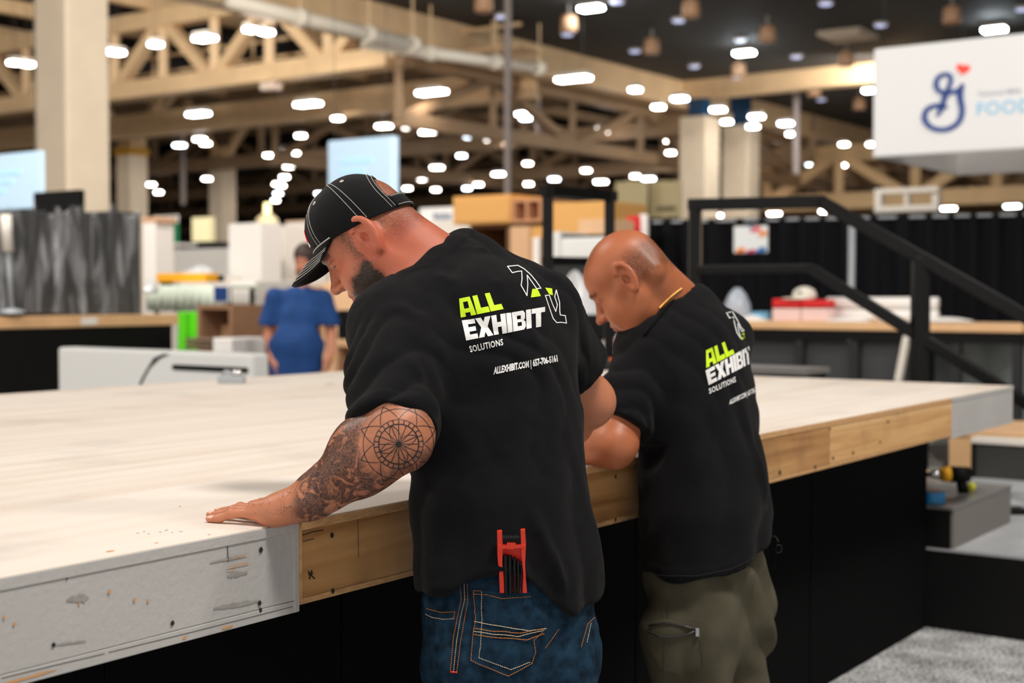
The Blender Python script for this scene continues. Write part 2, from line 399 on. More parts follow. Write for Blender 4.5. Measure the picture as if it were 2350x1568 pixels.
for i, ((x, y, wd), (base, _, _)) in enumerate(zip(LAMPS, _lab)):
    mates = [(q[1], q[2]) for q in _lab if q[0] == base]
    lb = base
    if len(mates) > 1:
        k = sorted(mates).index((x, y)); O = ['first', 'second', 'third', 'fourth', 'fifth', 'sixth', 'seventh', 'eighth', 'ninth']
        lb = base + ', %s from the left' % O[min(k, 8)]
    z = 7.35 if y > 150 else 8.6
    if 60 < y < 160: z = 7.9
    if y > 380: z = 6.6
    if y > 465: z = 5.2
    if i in (9, 29, 30, 8): z = 7.1
    linear_lamp(x, y, wd, z, LEDC if i % 5 == 3 else LED, lb)
for k, (x, y, wd) in enumerate(((1356, 18, 63), (1708, 121, 55), (2282, 67, 60))):
    linear_lamp(x, y, wd, 8.75, LEDS, ['brightest lamp under the dark soffit, at the top edge of the picture', 'brightest lamp under the dark soffit, above the blue column wraps', 'brightest lamp under the dark soffit, just above the white sign'][k], cross=.32)
# small dim downlights and tan pendant cans under the soffit
DL = [(1151,39),(1302,79),(1416,5),(1557,48),(1457,118),(1700,92),(1895,9),(2021,58),(1827,131),(1593,153),(1693,179),(1805,208),(1885,229),(1972,250),(2347,22)]
CN = [(1110,7),(1306,54),(1496,106),(1585,20),(1761,78),(2184,35),(1942,136),(1695,160),(1868,206),(1972,238)]
proto = None
for i, (x, y) in enumerate(DL):
    c = Pz(x, y, 8.93)
    if proto is None:
        proto = thing('downlight', c, '', 'downlight', 'small dim downlights in the soffit')
        MB().lathe([(.2, 0), (.2, .08), (.14, .1)], c, 20).build('rim', HOUS, proto); MB().lathe([(.15, -.03), (.17, .0)], c, 20).build('lens', DIM, proto); o = proto
    else: o = copy_tree(proto, c)
    O = sorted(DL).index((x, y))
    o['label'] = 'small dim bluish downlight in the dark soffit, number %s counted from the left' % ['one', 'two', 'three', 'four', 'five', 'six', 'seven', 'eight', 'nine', 'ten', 'eleven', 'twelve', 'thirteen', 'fourteen', 'fifteen'][O]
CAN = mat('tan_can_paint', (196, 152, 118), .5)
proto = None
for i, (x, y) in enumerate(CN):
    c = Pz(x, y, 8.5)
    if proto is None:
        proto = thing('pendant_can', c, '', 'lamp', 'tan pendant cans under the soffit')
        MB().lathe([(.08, .24), (.2, .2), (.23, .05), (.23, -.2), (.2, -.22)], c, 20).build('can', CAN, proto, smooth=True); MB().bar(c + Vector((0, 0, .2)), c + Vector((0, 0, .5)), .03).build('stem', HOUS, proto); o = proto
    else: o = copy_tree(proto, c)
    O = sorted(CN).index((x, y))
    o['label'] = 'dull tan pendant can under the dark soffit, number %s counted from the left' % ['one', 'two', 'three', 'four', 'five', 'six', 'seven', 'eight', 'nine', 'ten'][O]
# square air vent in the soffit and an unlit lamp on the truss
c = Pz(1945, 83, 8.9); u, n = toun(c)
t = thing('air_vent', c, 'square tan air vent in the dark soffit left of the white sign', 'vent')
MB().ub(u - .7, u + .7, n - .65, n + .65, 8.86, 9.0).build('frame', mat('vent_tan', (200, 182, 160), .5), t)
for k in range(6): MB().ub(u - .55 + k * .2, u - .47 + k * .2, n - .55, n + .55, 8.82, 8.87).build('slat', mat('vent_slat', (226, 206, 184), .5), t)
c = Pz(622, 192, 7.7); u, n = toun(c)
t = thing('truss_lamp_box', c, 'pale box hanging under the nearest truss bottom chord', 'lamp_box')
MB().ub(u - .2, u + .2, n - .3, n + .3, c.z - .2, c.z + .2).build('box', mat('pale_box_paint', (226, 206, 190), .5), t, bevel=.05); MB().bar(c + Vector((0, 0, .2)), c + Vector((0, 0, .5)), .04).build('bracket', HOUS, t)
# thin poles
POLE = mat('grey_pole_paint', (150, 138, 134), .5)
for k, (x, y0, y1, d, r) in enumerate(((1165, 150, 450, 34, .09), (1235, 190, 330, 46, .09), (420, 340, 470, 60, .12), (1827, 300, 400, 50, .12))):
    o = MB().tube([Vector((P(x, y0, d).x, d, 9.0 if k == 3 else 8.9)), P(x, y1, d)], r, 10).build('hanging_pole', POLE, base=P(x, y1, d)); tag(o, ['thin grey pole hanging from the roof pipe down behind the crates', 'short thin pole right of the long hanging pole', 'thin pole between the two braced columns', 'thin pale pole right of the wrapped columns'][k], 'pole')
# ------------------------------------------------------------------ plywood stage deck
TOPZ = 1.04; FH = .142
NF = toun(Pz(1000, 1325 - .189 * 1000, TOPZ))[1]
U_END = toun(Pz(2285, 884, TOPZ))[0]
NB = toun(Pz(1039, 835, TOPZ))[1]
U_J = toun(Pz(683, 1196, TOPZ))[0]
JO = [U_J - 2.44, U_J, U_J + 2.44, U_J + 2.44 + 1.22, U_END]

def plywood(name, c1, c2, c3, scale=1., rough=.5, dirty=.5, axis='u', wave=.3):
    m = bpy.data.materials.new(name); m.use_nodes = True; nt = m.node_tree; b = nt.nodes['Principled BSDF']
    tc = nd(nt, 'ShaderNodeTexCoord'); mp = nd(nt, 'ShaderNodeMapping'); mp.inputs['Rotation'].default_value = (0, 0, -ROT_U)
    nt.links.new(tc.outputs['Object'], mp.inputs[0])
    m2 = nd(nt, 'ShaderNodeMapping'); m2.inputs['Scale'].default_value = (.5 * scale, 4.5 * scale, 9 * scale); nt.links.new(mp.outputs[0], m2.inputs[0])
    n1 = nd(nt, 'ShaderNodeTexNoise'); n1.inputs['Scale'].default_value = 2.; n1.inputs['Detail'].default_value = 6; n1.inputs['Distortion'].default_value = 1.2
    nt.links.new(m2.outputs[0], n1.inputs[0])
    wv = nd(nt, 'ShaderNodeTexWave', wave_type='BANDS', bands_direction='Y'); wv.inputs['Scale'].default_value = 2.2; wv.inputs['Distortion'].default_value = 7; wv.inputs['Detail'].default_value = 3; wv.inputs['Detail Scale'].default_value = .6
    nt.links.new(m2.outputs[0], wv.inputs[0])
    mx = nd(nt, 'ShaderNodeMath', operation='MULTIPLY_ADD'); mx.inputs[1].default_value = wave; nt.links.new(wv.outputs[0], mx.inputs[0]); nt.links.new(n1.outputs[0], mx.inputs[2])
    rp = nd(nt, 'ShaderNodeValToRGB'); e = rp.color_ramp.elements
    e[0].position = .38; e[0].color = (*lin(c2), 1); e[1].position = .62; e[1].color = (*lin(c1), 1)
    e2 = e.new(.9); e2.color = (*lin(c3), 1)
    nt.links.new(mx.outputs[0], rp.inputs[0])
    sp = nd(nt, 'ShaderNodeTexNoise'); sp.inputs['Scale'].default_value = 3.1; sp.inputs['Detail'].default_value = 8; nt.links.new(tc.outputs['Object'], sp.inputs[0])
    sr = nd(nt, 'ShaderNodeValToRGB'); sr.color_ramp.elements[0].position = .3; sr.color_ramp.elements[0].color = (1 - dirty, 1 - dirty, 1 - dirty * .9, 1); sr.color_ramp.elements[1].position = .45; sr.color_ramp.elements[1].color = (1, 1, 1, 1)
    nt.links.new(sp.outputs[0], sr.inputs[0])
    ml = nd(nt, 'ShaderNodeMix', data_type='RGBA', blend_type='MULTIPLY'); ml.inputs['Factor'].default_value = 1
    nt.links.new(rp.outputs[0], ml.inputs['A']); nt.links.new(sr.outputs[0], ml.inputs['B']); nt.links.new(ml.outputs['Result'], b.inputs['Base Color'])
    bp = nd(nt, 'ShaderNodeBump'); bp.inputs['Strength'].default_value = .25; bp.inputs['Distance'].default_value = .004
    nt.links.new(mx.outputs[0], bp.inputs['Height']); nt.links.new(bp.outputs[0], b.inputs['Normal'])
    b.inputs['Roughness'].default_value = rough
    return m
PLY = plywood('pale_birch_plywood', (236, 225, 214), (224, 208, 193), (240, 230, 219), .35, dirty=.12, wave=.07)
PINE = plywood('knotty_pine_edge', (214, 168, 112), (192, 142, 88), (226, 184, 132), 1.2, dirty=.3)
PINE2 = plywood('brown_pine_edge', (184, 136, 84), (150, 104, 58), (206, 160, 104), 1., dirty=.4)
GREYP = mat('scuffed_grey_paint', (180, 178, 176), .5, var=.05, vscale=3, bump=.15, bscale=90)
EDGE = mat('ply_edge_raw', (196, 152, 104), .7, var=.2, vscale=40, stretch=(1, 1, 8))
deck = thing('stage_deck', UN(3, NF - 1.4, 0), 'large low stage of pale plywood sheets that both men lean on', 'stage')
BCL = mat('black_base_cloth', (10, 10, 11), .95, spec=.08)
rows = [NF, NF - 1.22, NF - 2.44, NB]
cols = [U_J - 2.44 - 2.44] + JO
g = .0012
for i in range(len(cols) - 1):
    for j in range(3):
        a, b = cols[i] + g, cols[i + 1] - g
        MB().ub(a, b, rows[j + 1] + g, rows[j] - g, TOPZ - .018, TOPZ).build('plywood_sheet', PLY, deck, bevel=.0012)
# front boards (a shade below the sheet edge) and the raw ply edge line
fm = [GREYP, GREYP, PINE2, PINE, GREYP]
for i in range(len(cols) - 1):
    a, b = cols[i] + .002, cols[i + 1] - .002
    off = .0 if i != 1 else .004
    MB().ub(a, b, NF - .034, NF - .001 + off, TOPZ - FH, TOPZ - .0185).build('front_board', fm[i], deck, bevel=.0015)
    MB().ub(a, b, NF - .0008, NF + .0012 + off, TOPZ - .0184, TOPZ - .0022).build('edge_band', fm[i] if fm[i] is GREYP else EDGE, deck)
    if fm[i] is GREYP:
        MB().ub(a, b, NF - .036, NF + .0005 + off, TOPZ - FH - .0215, TOPZ - FH - .0006).build('bottom_strip', GREYP, deck, bevel=.001)
    else:
        MB().ub(a, b, NF - .036, NF - .0015, TOPZ - FH - .012, TOPZ - FH - .0005).build('bottom_strip', EDGE, deck, bevel=.001)
MB().ub(U_END - .034, U_END - .001, NB, NF - .035, TOPZ - FH, TOPZ - .019).build('end_board', GREYP, deck, bevel=.0015)
# painted end strip and raw end grain where the grey module meets the wooden one
MB().ub(U_J - .013, U_J - .0025, NF + .001, NF + .006, TOPZ - FH - .02, TOPZ - .004).build('joint_strip', GREYP, deck)
MB().ub(U_J + .0005, U_J + .008, NF - .001, NF + .0035, TOPZ - FH - .006, TOPZ - .006).build('joint_strip', PINE, deck)
MB().ub(cols[0] + .1, U_J + 2.44 + .05, NF - .05, NF - .0345, TOPZ - FH, TOPZ - .02).build('inner_rail', BLACK, deck)
# screw holes, patches, chips and pencil marks on the front
HOLE = mat('dark_screw_hole', (38, 32, 28), .9); RAW = mat('raw_wood_chip', (206, 150, 92), .8); SMUD = mat('grey_brown_scuff', (152, 149, 143), .7, var=.12, vscale=90); PENC = mat('pencil_line', (74, 72, 70), .8)
def front_uz(px, py):
    r = ray(px, py); o = Vector((0, 0, CAM_Z)); k = (NF + .0005 - o.dot(EN)) / r.dot(EN); p = o + r * k
    return p.dot(EU), p.z
def fdisc(name, px, py, r, m, asp=1., off=.001, n=14):
    u, z = front_uz(px, py)
    pts = [UN(u + r * math.cos(t * 2 * math.pi / n) * (1 + .25 * math.sin(t * 3.1)), NF - .0008 + off, z + asp * r * math.sin(t * 2 * math.pi / n) * (1 + .2 * math.cos(t * 2.3))) for t in range(n)]
    MB().prism(pts, EN * .0008).build(name, m, deck)
def fline(name, pts, w, m, off=.001, lift=.0):
    q = [front_uz(*p) for p in pts]; mb = MB()
    for (a, b), (c, d) in zip(q, q[1:]): mb.bar(UN(a, NF - .0004 + off + lift, b), UN(c, NF - .0004 + off + lift, d), w, .0008, up=EN)
    mb.build(name, m, deck)
L_ = .004
for (x, y, r) in ((595, 1262, .0042), (392, 1430, .0036), (592, 1384, .0038), (594, 1400, .0034), (119, 1480, .003)): fdisc('screw_hole', x, y, r, HOLE, 1.2, off=.0052)
for (x, y, r) in ((247, 1358, .0026), (305, 1377, .0022), (336, 1380, .0022), (6, 1417, .002), (29, 1432, .002), (178, 1386, .0016)): fdisc('chip', x, y, r, RAW, 1.3, off=.0052)
for (x, y, r) in ((762, 1229, .0042), (764, 1357, .004), (1413, 1094, .004), (1413, 1193, .004)): fdisc('screw_hole', x, y, r, HOLE, 1.2)
for (x, y, r) in ((1790, 1085, .007), (1787, 995, .007), (1871, 1072, .006), (1958, 1040, .006), (1912, 1052, .006), (2038, 968, .006), (2020, 1015, .005), (1905, 985, .005)): fdisc('screw_hole', x, y, r, HOLE)
fline('pencil_line', [(0, 1338), (160, 1312), (318, 1278), (400, 1262), (640, 1224)], .0009, PENC, lift=L_)
fline('pencil_line', [(0, 1556), (120, 1527), (236, 1500)], .0011, PENC, lift=L_); fline('pencil_line', [(246, 1497), (430, 1452), (668, 1392)], .0011, PENC, lift=L_)
fline('pencil_line', [(518, 1236), (520, 1290)], .0011, PENC, lift=L_)
fline('pencil_tick', [(142, 1320), (158, 1315)], .003, PENC, lift=L_); fline('pencil_tick', [(148, 1317), (151, 1330)], .0028, PENC, lift=L_)
fline('pencil_tick', [(395, 1264), (407, 1260)], .003, PENC, lift=L_); fline('pencil_tick', [(401, 1262), (402, 1276)], .0026, PENC, lift=L_)
fline('pencil_cross', [(707, 1312), (722, 1329)], .0024, HOLE); fline('pencil_cross', [(708, 1320), (719, 1316)], .002, HOLE); fline('pencil_cross', [(716, 1309), (710, 1330)], .0024, HOLE)
fline('pencil_line', [(821, 1180), (823, 1278)], .0009, PENC)
def scuff(pts, w, m=None, name='scuff', off=.0042):
    q = [Vector((*front_uz(*p), 0)) for p in pts]; up = []; dn = []; N = 14
    for i in range(N + 1):
        s_ = i / N * (len(q) - 1); k = min(int(s_), len(q) - 2); c = q[k].lerp(q[k + 1], s_ - k); hw = w * (math.sin(math.pi * (i + .3) / (N + .6)) ** .6) * random.uniform(.45, 1.) * .5
        up.append(c + Vector((0, hw, 0))); dn.append(c - Vector((0, hw * random.uniform(.6, 1.1), 0)))
    mb = MB()
    for i in range(N): mb.prism([UN(v.x, NF + off, v.y) for v in (dn[i], dn[i + 1], up[i + 1], up[i])], EN * .0004)
    mb.build(name, m or SMUD, deck)
for pts, ww in (([(478, 1291), (560, 1276)], .006), ([(486, 1397), (540, 1388), (592, 1379)], .010), ([(518, 1322), (565, 1314)], .011), ([(120, 1480), (195, 1470)], .004), ([(150, 1377), (200, 1372)], .02)): scuff(pts, ww)
for pts, ww in (([(515, 1303), (545, 1297), (570, 1292)], .0026), ([(528, 1282), (566, 1274)], .0022), ([(515, 1310), (538, 1306)], .0018)): scuff(pts, ww, RAW, 'scrape', .0046)
fline('ply_layer_line', [(690, 1230), (715, 1222), (742, 1217)], .0016, HOLE); fline('ply_layer_line', [(696, 1243), (720, 1237)], .0012, HOLE)
for pts in ([(0, 1570), (45, 1559), (125, 1536)], [(415, 1465), (425, 1461)], [(505, 1443), (530, 1436)]): scuff(pts, .006, RAW, 'edge_chip', .0052)
# marks on the deck top
def top_mark(name, px, py, rx, ry, m, n=12):
    c = Pz(px, py, TOPZ); MB().prism([c + EU * (rx * math.cos(k * 2 * math.pi / n)) + EN * (ry * math.sin(k * 2 * math.pi / n)) + ZV * .0002 for k in range(n)], (0, 0, .0005)).build(name, m, deck)
for (x, y, a, b) in ((253, 1266, .008, .004), (359, 1247, .004, .002), (480, 1228, .003, .002), (413, 1163, .003, .002)): top_mark('knot_mark', x, y, a, b, RAW)
top_mark('knot_mark', 758, 882, .02, .03, mat('knot_dark', (170, 150, 130), .8))
for (x, y) in ((320, 1224), (332, 1220), (344, 1226), (365, 1222), (378, 1219), (395, 1222), (412, 1221)): 
    c = Pz(x, y, TOPZ); MB().bar(c + ZV * .0003, c + EU * random.uniform(-.006, .012) + EN * random.uniform(-.006, .006) + ZV * .0003, .0009, .0005).build('pencil_scribble', PENC, deck)

# black recessed base of the stage
bu = toun(Pz(2125, 1440, 0)); NBASE = bu[1]; UBASE = bu[0]
t = thing('black_plinth', UN(3, NBASE - 1, 0), 'black cloth covered base the plywood stage rests on', 'base')
seg = 14
for i in range(seg):      # cloth covered panels side by side
    a = cols[0] + .3 + (UBASE - cols[0] - .3) * i / seg; b = cols[0] + .3 + (UBASE - cols[0] - .3) * (i + 1) / seg
    MB().ub(a + .002, b - .002, NBASE - .03, NBASE - (.002 if i % 2 else .0), 0, TOPZ - FH - .022).build('panel', BCL, t)
MB().ub(UBASE - .032, UBASE, NB + .35, NBASE - .03, 0, TOPZ - FH - .022).build('end_panel', BCL, t)
MB().ub(cols[0] + .3, UBASE - .04, NB + .35, NB + .38, 0, TOPZ - FH - .022).build('back_panel', BLACK_CLOTH, t)
# ------------------------------------------------------------------ helpers for things standing in the hall's axes
def on_plane_u(px, py, u):
    r = ray(px, py); o = Vector((0, 0, CAM_Z)); return o + r * ((u - o.dot(EU)) / r.dot(EU))
def on_plane_n(px, py, n):
    r = ray(px, py); o = Vector((0, 0, CAM_Z)); return o + r * ((n - o.dot(EN)) / r.dot(EN))
def nspan(x0, x1, yt, yb, d):
    if isinstance(d, tuple):
        u = d[1]; a = on_plane_u(x0, yt, u); return u, toun(a)[1], toun(on_plane_u(x1, yt, u))[1], on_plane_u(x0, yb, u).z, a.z
    """front face running along the n axis, left edge at depth d: u, n0, n1, z0, z1"""
    a = P(x0, yt, d); u, n0 = toun(a); b = on_plane_u(x1, yt, u); return u, n0, toun(b)[1], P(x0, yb, d).z, a.z
def uspan(x0, x1, yt, yb, d):
    a = P(x0, yt, d); u0, n = toun(a); b = on_plane_n(x1, yt, n); return n, u0, toun(b)[0], P(x0, yb, d).z, a.z
def nbox(name, x0, x1, yt, yb, d, dep, m, label, cat, z0=None, bevel=.01, parent=None, group=None):
    u, n0, n1, za, zb = nspan(x0, x1, yt, yb, d)
    if z0 is not None: za = z0
    mb = MB().ub(u, u + dep, n0, n1, za, zb)
    if parent is not None: return mb.build(name, m, parent, bevel=bevel)
    o = mb.build(name, m, base=UN(u + dep / 2, (n0 + n1) / 2, za), bevel=bevel)
    return tag(o, label, cat, group)
def open_shelf(name, x0, x1, yt, yb, d, dep, m, label, cat, nv=1, nh=2, z0=0., back=None, th=.04):
    u, n0, n1, za, zb = nspan(x0, x1, yt, yb, d); za = z0 if z0 is not None else za
    t = thing(name, UN(u, (n0 + n1) / 2, za), label, cat)
    for k in range(nv + 1):
        a = n0 + (n1 - n0 - th) * k / nv; MB().ub(u, u + dep, a, a + th, za, zb).build('side_panel', m, t)
    for k in range(nh + 1):
        z = za + (zb - za - th) * k / nh; MB().ub(u + .003, u + dep - .003, n0 + th, n1 - th, z, z + th).build('shelf', m, t)
    MB().ub(u + dep, u + dep + .01, n0, n1, za, zb).build('back_panel', back or m, t)
    return t
C = {k: mat(k, *v) for k, v in {
    'orange_ply': ((224, 168, 96), .6), 'brown_ply': ((128, 88, 58), .7), 'tan_board': ((222, 180, 140), .7), 'kraft_board': ((206, 160, 122), .8), 'pale_board': ((232, 224, 214), .6),
    'white_panel': ((236, 230, 224), .5), 'dark_grey_panel': ((36, 36, 36), .45), 'charcoal': ((30, 30, 31), .6), 'lime_plastic': ((96, 220, 28), .5), 'green_plastic': ((40, 130, 86), .5), 'yellow_paint': ((240, 168, 20), .5),
    'red_card': ((214, 28, 30), .5), 'navy_card': ((28, 62, 122), .5), 'paper': ((240, 236, 232), .7), 'steel': ((160, 165, 170), .35), 'pale_green_film': ((222, 232, 216), .4), 'skyblue_tape': ((20, 128, 190), .4), 'orange_plastic': ((255, 110, 20), .45)}.items()}
FILM = mat('clear_wrap_film', (230, 230, 234), .1, alpha=.2, bump=.7, bscale=9, stretch=(1, 1, .35), spec=.8)
nt_ = FILM.node_tree; tc_ = nd(nt_, 'ShaderNodeTexCoord'); mp_ = nd(nt_, 'ShaderNodeMapping'); mp_.inputs['Rotation'].default_value = (.3, .9, .4); mp_.inputs['Scale'].default_value = (4, 4, .7); nz_ = nd(nt_, 'ShaderNodeTexNoise'); nz_.inputs['Scale'].default_value = 1.5; nz_.inputs['Detail'].default_value = 6; nz_.inputs['Distortion'].default_value = 1.5
rp_ = nd(nt_, 'ShaderNodeValToRGB'); rp_.color_ramp.elements[0].position = .46; rp_.color_ramp.elements[0].color = (.03, .03, .03, 1); rp_.color_ramp.elements[1].position = .72; rp_.color_ramp.elements[1].color = (.34, .34, .34, 1)
nt_.links.new(tc_.outputs['Object'], mp_.inputs[0]); nt_.links.new(mp_.outputs[0], nz_.inputs[0]); nt_.links.new(nz_.outputs[0], rp_.inputs[0]); nt_.links.new(rp_.outputs[0], nt_.nodes['Principled BSDF'].inputs['Alpha'])
WOODTOP = mat('maple_counter_wood', (232, 186, 138), .45, var=.08, vscale=3)

# ------------------------------------------------------------------ left: plinth with wrapped panels
n, u0, u1, z0, zt = uspan(-140, 405, 730, 757, 12.0)
zs = P(200, 752, 12.4).z
t = thing('display_plinth', UN((u0 + u1) / 2, n - .5, 0), 'long black plinth with a light wood top edge at far left', 'plinth')
MB().ub(u0, u1 - .06, n - 1.1, n, 0, zt - .105).build('body', BLACK, t); 
L3 = [u0, u0 + (u1 - u0) * .42, u0 + (u1 - u0) * .76, u1 + .02]
for a, b in zip(L3, L3[1:]): MB().ub(a + .002, b - .002, n - 1.12, n + .03, zt - .105, zt).build('top_board', WOODTOP, t, bevel=.004)
MB().ub(u0 + (u1 - u0) * .55, u0 + (u1 - u0) * .62, n + .031, n + .034, zt - .085, zt - .02).build('paper_tag', C['paper'], t)
zp = zt
wr = [(-120, -40), (-38, 22), (24, 66), (68, 126), (130, 190), (192, 250), (252, 325)]
for k, (a, b) in enumerate(wr):
    aa = on_plane_n(a, 600, n - .12); bb = on_plane_n(b, 600, n - .12)
    ztop = on_plane_n(a, 484 + 2 * (k % 3), n - .12).z
    o = MB().ub(toun(aa)[0], toun(bb)[0] - .012, n - .75 + .03 * (k % 2), n - .12 - .02 * (k % 3), zp, ztop).build('boxed_panel', C['dark_grey_panel'], base=UN(toun(aa)[0], n - .4, zp), bevel=.008)
    tag(o, 'dark grey panel standing in a row under clear film, %s from the right end' % ['seventh', 'sixth', 'fifth', 'fourth', 'third', 'second', 'first'][k], 'panel', 'wrapped dark panels on the plinth')
# crumpled clear film in front and on top
def film(name, x0, x1, yt, yb, off, label, seed, amp=.05):
    rs = np.random.RandomState(seed); A = on_plane_n(x0, yt, n - off); B = on_plane_n(x1, yb, n - off)
    ua, ub2 = toun(A)[0], toun(B)[0]; nu, nz = 44, 30; vs = []; fs = []
    ph = rs.uniform(0, 6, 8); dr = rs.uniform(-1, 1, (8, 2)) * np.array([14, 7])
    for j in range(nz + 1):
        for i in range(nu + 1):
            s, q = i / nu, j / nz
            w_ = sum(abs(math.sin(dr[k][0] * s + dr[k][1] * q + ph[k])) for k in range(8)) / 8 - .6
            z = A.z + (B.z - A.z) * q
            if q == 0: z += .04 * math.sin(s * 17 + seed) + .03 * math.sin(s * 41)
            vs.append(UN(ua + (ub2 - ua) * s, n - off + .02 + amp * w_ * 1.6, z))
    for j in range(nz):
        for i in range(nu): fs.append((j * (nu + 1) + i, j * (nu + 1) + i + 1, (j + 1) * (nu + 1) + i + 1, (j + 1) * (nu + 1) + i))
    mb = MB(); mb.add(vs, fs); o = mb.build(name, FILM, base=UN((ua + ub2) / 2, n - off, B.z), smooth=True)
    md = o.modifiers.new('thickness', 'SOLIDIFY'); md.thickness = .0008
    return tag(o, label, 'plastic film')
film('plastic_film', 120, 322, 476, 719, .0, 'crumpled clear plastic film hanging over the right half of the grey panels', 3, .05)
film('plastic_film', -60, 140, 474, 716, .02, 'crumpled clear plastic film over the left half of the grey panels', 9, .035)
pA, pB = on_plane_n(15, 500, n + .02), on_plane_n(20, 580, n + .02)
t = thing('banner_stand_pole', on_plane_n(28, 718, n), 'pale tube on a thin grey pole standing at far left on the plinth', 'pole')
MB().tube([on_plane_n(13, 492, n + .02), on_plane_n(18, 578, n + .02)], .048, 14).build('tube', C['pale_board'], t, smooth=True)
MB().tube([on_plane_n(18, 578, n + .02), on_plane_n(27, 716, n + .02)], .022, 10).build('pole', C['steel'], t, smooth=True); MB().lathe([(.12, 0), (.1, .02), (.03, .04)], on_plane_n(27, 718, n + .02), 16).build('foot', C['steel'], t)
t = thing('monitor', P(128, 482, 15.5), 'black monitor back rising behind the wrapped grey panels', 'monitor')
nbox('casing', 76, 181, 442, 500, 15.5, .08, BLACK, None, None, parent=t); nbox('stand', 118, 138, 500, 760, 15.6, .06, BLACK, None, None, parent=t, z0=0)

# ------------------------------------------------------------------ white reception counter beyond the deck
u, n0, n1, z0, z1 = nspan(132, 574, 797, 900, 9.6)
t = thing('reception_counter', UN(u + .3, (n0 + n1) / 2, 0), 'white reception counter with a black slot and curved black line', 'counter')
MB().ub(u, u + .16, n0, n1, 0, z1).build('body', WHITE, t, bevel=.02)
a, b = on_plane_u(396, 845, u), on_plane_u(570, 845, u)
MB().ub(u - .012, u + .02, toun(a)[1], toun(b)[1], on_plane_u(480, 853, u).z, on_plane_u(480, 840, u).z).build('slot', BLACK, t, bevel=.012)
pts = [(375, 812), (352, 822), (338, 845), (325, 868), (314, 892)]; q = [on_plane_u(*p, u - .006) for p in pts]
q2 = [on_plane_u(p[0] + (14 if i < 2 else 5), p[1] + (1 if i < 2 else 0), u - .006) for i, p in enumerate(pts)]
mb = MB()
for i in range(len(q) - 1): mb.prism([q[i], q2[i], q2[i + 1], q[i + 1]], EU * .008)
mb.build('curved_stripe', C['charcoal'], t)
MB().ub(u + .02, u + .14, n1, n1 + .012, 0, z1 - .012).build('end_trim', WHITE, t, bevel=.005)

# little metal clamp lying near the far edge of the deck
c = Pz(532, 880, TOPZ); t = thing('metal_clamp', c, 'small grey metal clamp lying on the far edge of the plywood', 'clamp')
MB().bx(c.x - .06, c.x + .06, c.y - .03, c.y + .03, TOPZ, TOPZ + .035).build('base', C['steel'], t, bevel=.006); MB().lathe([(.022, 0), (.03, .012), (.022, .028)], c + Vector((.025, 0, .035)), 14).build('knob', mat('chrome', (210, 210, 212), .15, 1.), t, smooth=True)
MB().tube([c + Vector((-.045, 0, .035)), c + Vector((-.03, 0, .055)), c + Vector((.0, 0, .05))], .008, 8).build('lever', C['steel'], t)

# ------------------------------------------------------------------ clutter in the middle distance, left
nbox('white_crate', 524, 598, 514, 700, 19.5, .4, C['white_panel'], 'tall white crate with diagonal crease left of the blue-shirted person', 'crate', z0=0)
nbox('white_locker', 600, 652, 520, 700, 20.5, .9, C['pale_board'], 'narrow white locker between the two tall white crates', 'locker', z0=0)
nbox('white_partition', 655, 770, 512, 690, 22, .2, C['white_panel'], 'white partition panel behind the blue-shirted person', 'partition', z0=0)
nbox('tan_backdrop', 655, 760, 508, 545, 23.5, .2, C['tan_board'], 'tan board showing above the white partition panel', 'board', z0=0)
t = thing('site_lamp', P(613, 512, 21), 'glowing pale yellow work lamp above the narrow white locker', 'lamp')
YG = mat('pale_yellow_glow', (255, 244, 180), .5, emit=(255, 236, 160), es=1.1)
q = P(613, 500, 21.2); MB().tube([P(613, 466, 21.2), P(613, 520, 21.2)], [.045, .07], 14).build('tube', YG, t, smooth=True); MB().lathe([(.2, 0), (.16, .12), (.06, .2)], P(613, 520, 21.2), 16).build('shade', mat('cream_shade', (240, 222, 176), .5), t, smooth=True)
nbox('post_stand', 605, 622, 520, 700, 21.3, .1, C['pale_board'], 'pale post carrying the yellow work lamp', 'post', z0=0)
nbox('white_post', 326, 355, 505, 660, 17, .3, C['white_panel'], 'slim white post just right of the wrapped panels', 'post', z0=0)
nbox('orange_cap_box', 324, 358, 500, 512, 17, .32, C['kraft_board'], 'small brown box on top of the slim white post', 'box')
t = thing('bin_rack', P(378, 620, 27), 'white wire rack holding green bins behind the wrapped panels', 'rack')
for x in (352, 402): nbox('upright', x, x + 4, 496, 700, 27, .05, C['white_panel'], None, None, parent=t, z0=0)
nbox('top_rail', 350, 406, 496, 503, 27, .06, C['white_panel'], None, None, parent=t); nbox('shelf', 350, 406, 560, 566, 27, .5, C['white_panel'], None, None, parent=t)
for k, x in enumerate((356, 384)): nbox('green_bin', x, x + 18, 512, 559, 26.9, .1, C['green_plastic'], ['dark green bin on the left of the wire rack', 'green bin on the right of the wire rack'][k], 'bin')
nbox('grey_low_wall', 352, 524, 574, 640, 24, .3, mat('pale_grey_low_wall', (212, 208, 202), .6), 'low pale grey wall behind the plastic heap', 'low wall', z0=0)
nbox('glass_door_panel', 440, 482, 500, 572, 40, .2, mat('pale_yellow_glass', (236, 226, 180), .3), 'pale yellow lit door panel beside the second braced column', 'door panel', z0=0)
nbox('dark_bench', 410, 482, 556, 574, 30, .8, C['charcoal'], 'dark bench in front of the pale yellow door panel', 'bench', z0=0)
t = thing('pallet_jack', P(410, 640, 16), 'yellow pallet jack fork lying across the white draped table', 'pallet jack')
nbox('fork', 358, 470, 628, 648, 16, .2, C['yellow_paint'], None, None, parent=t); nbox('strap', 470, 486, 632, 646, 16, .2, BLACK, None, None, parent=t); nbox('roller', 366, 380, 648, 655, 16.02, .12, BLACK, None, None, parent=t)
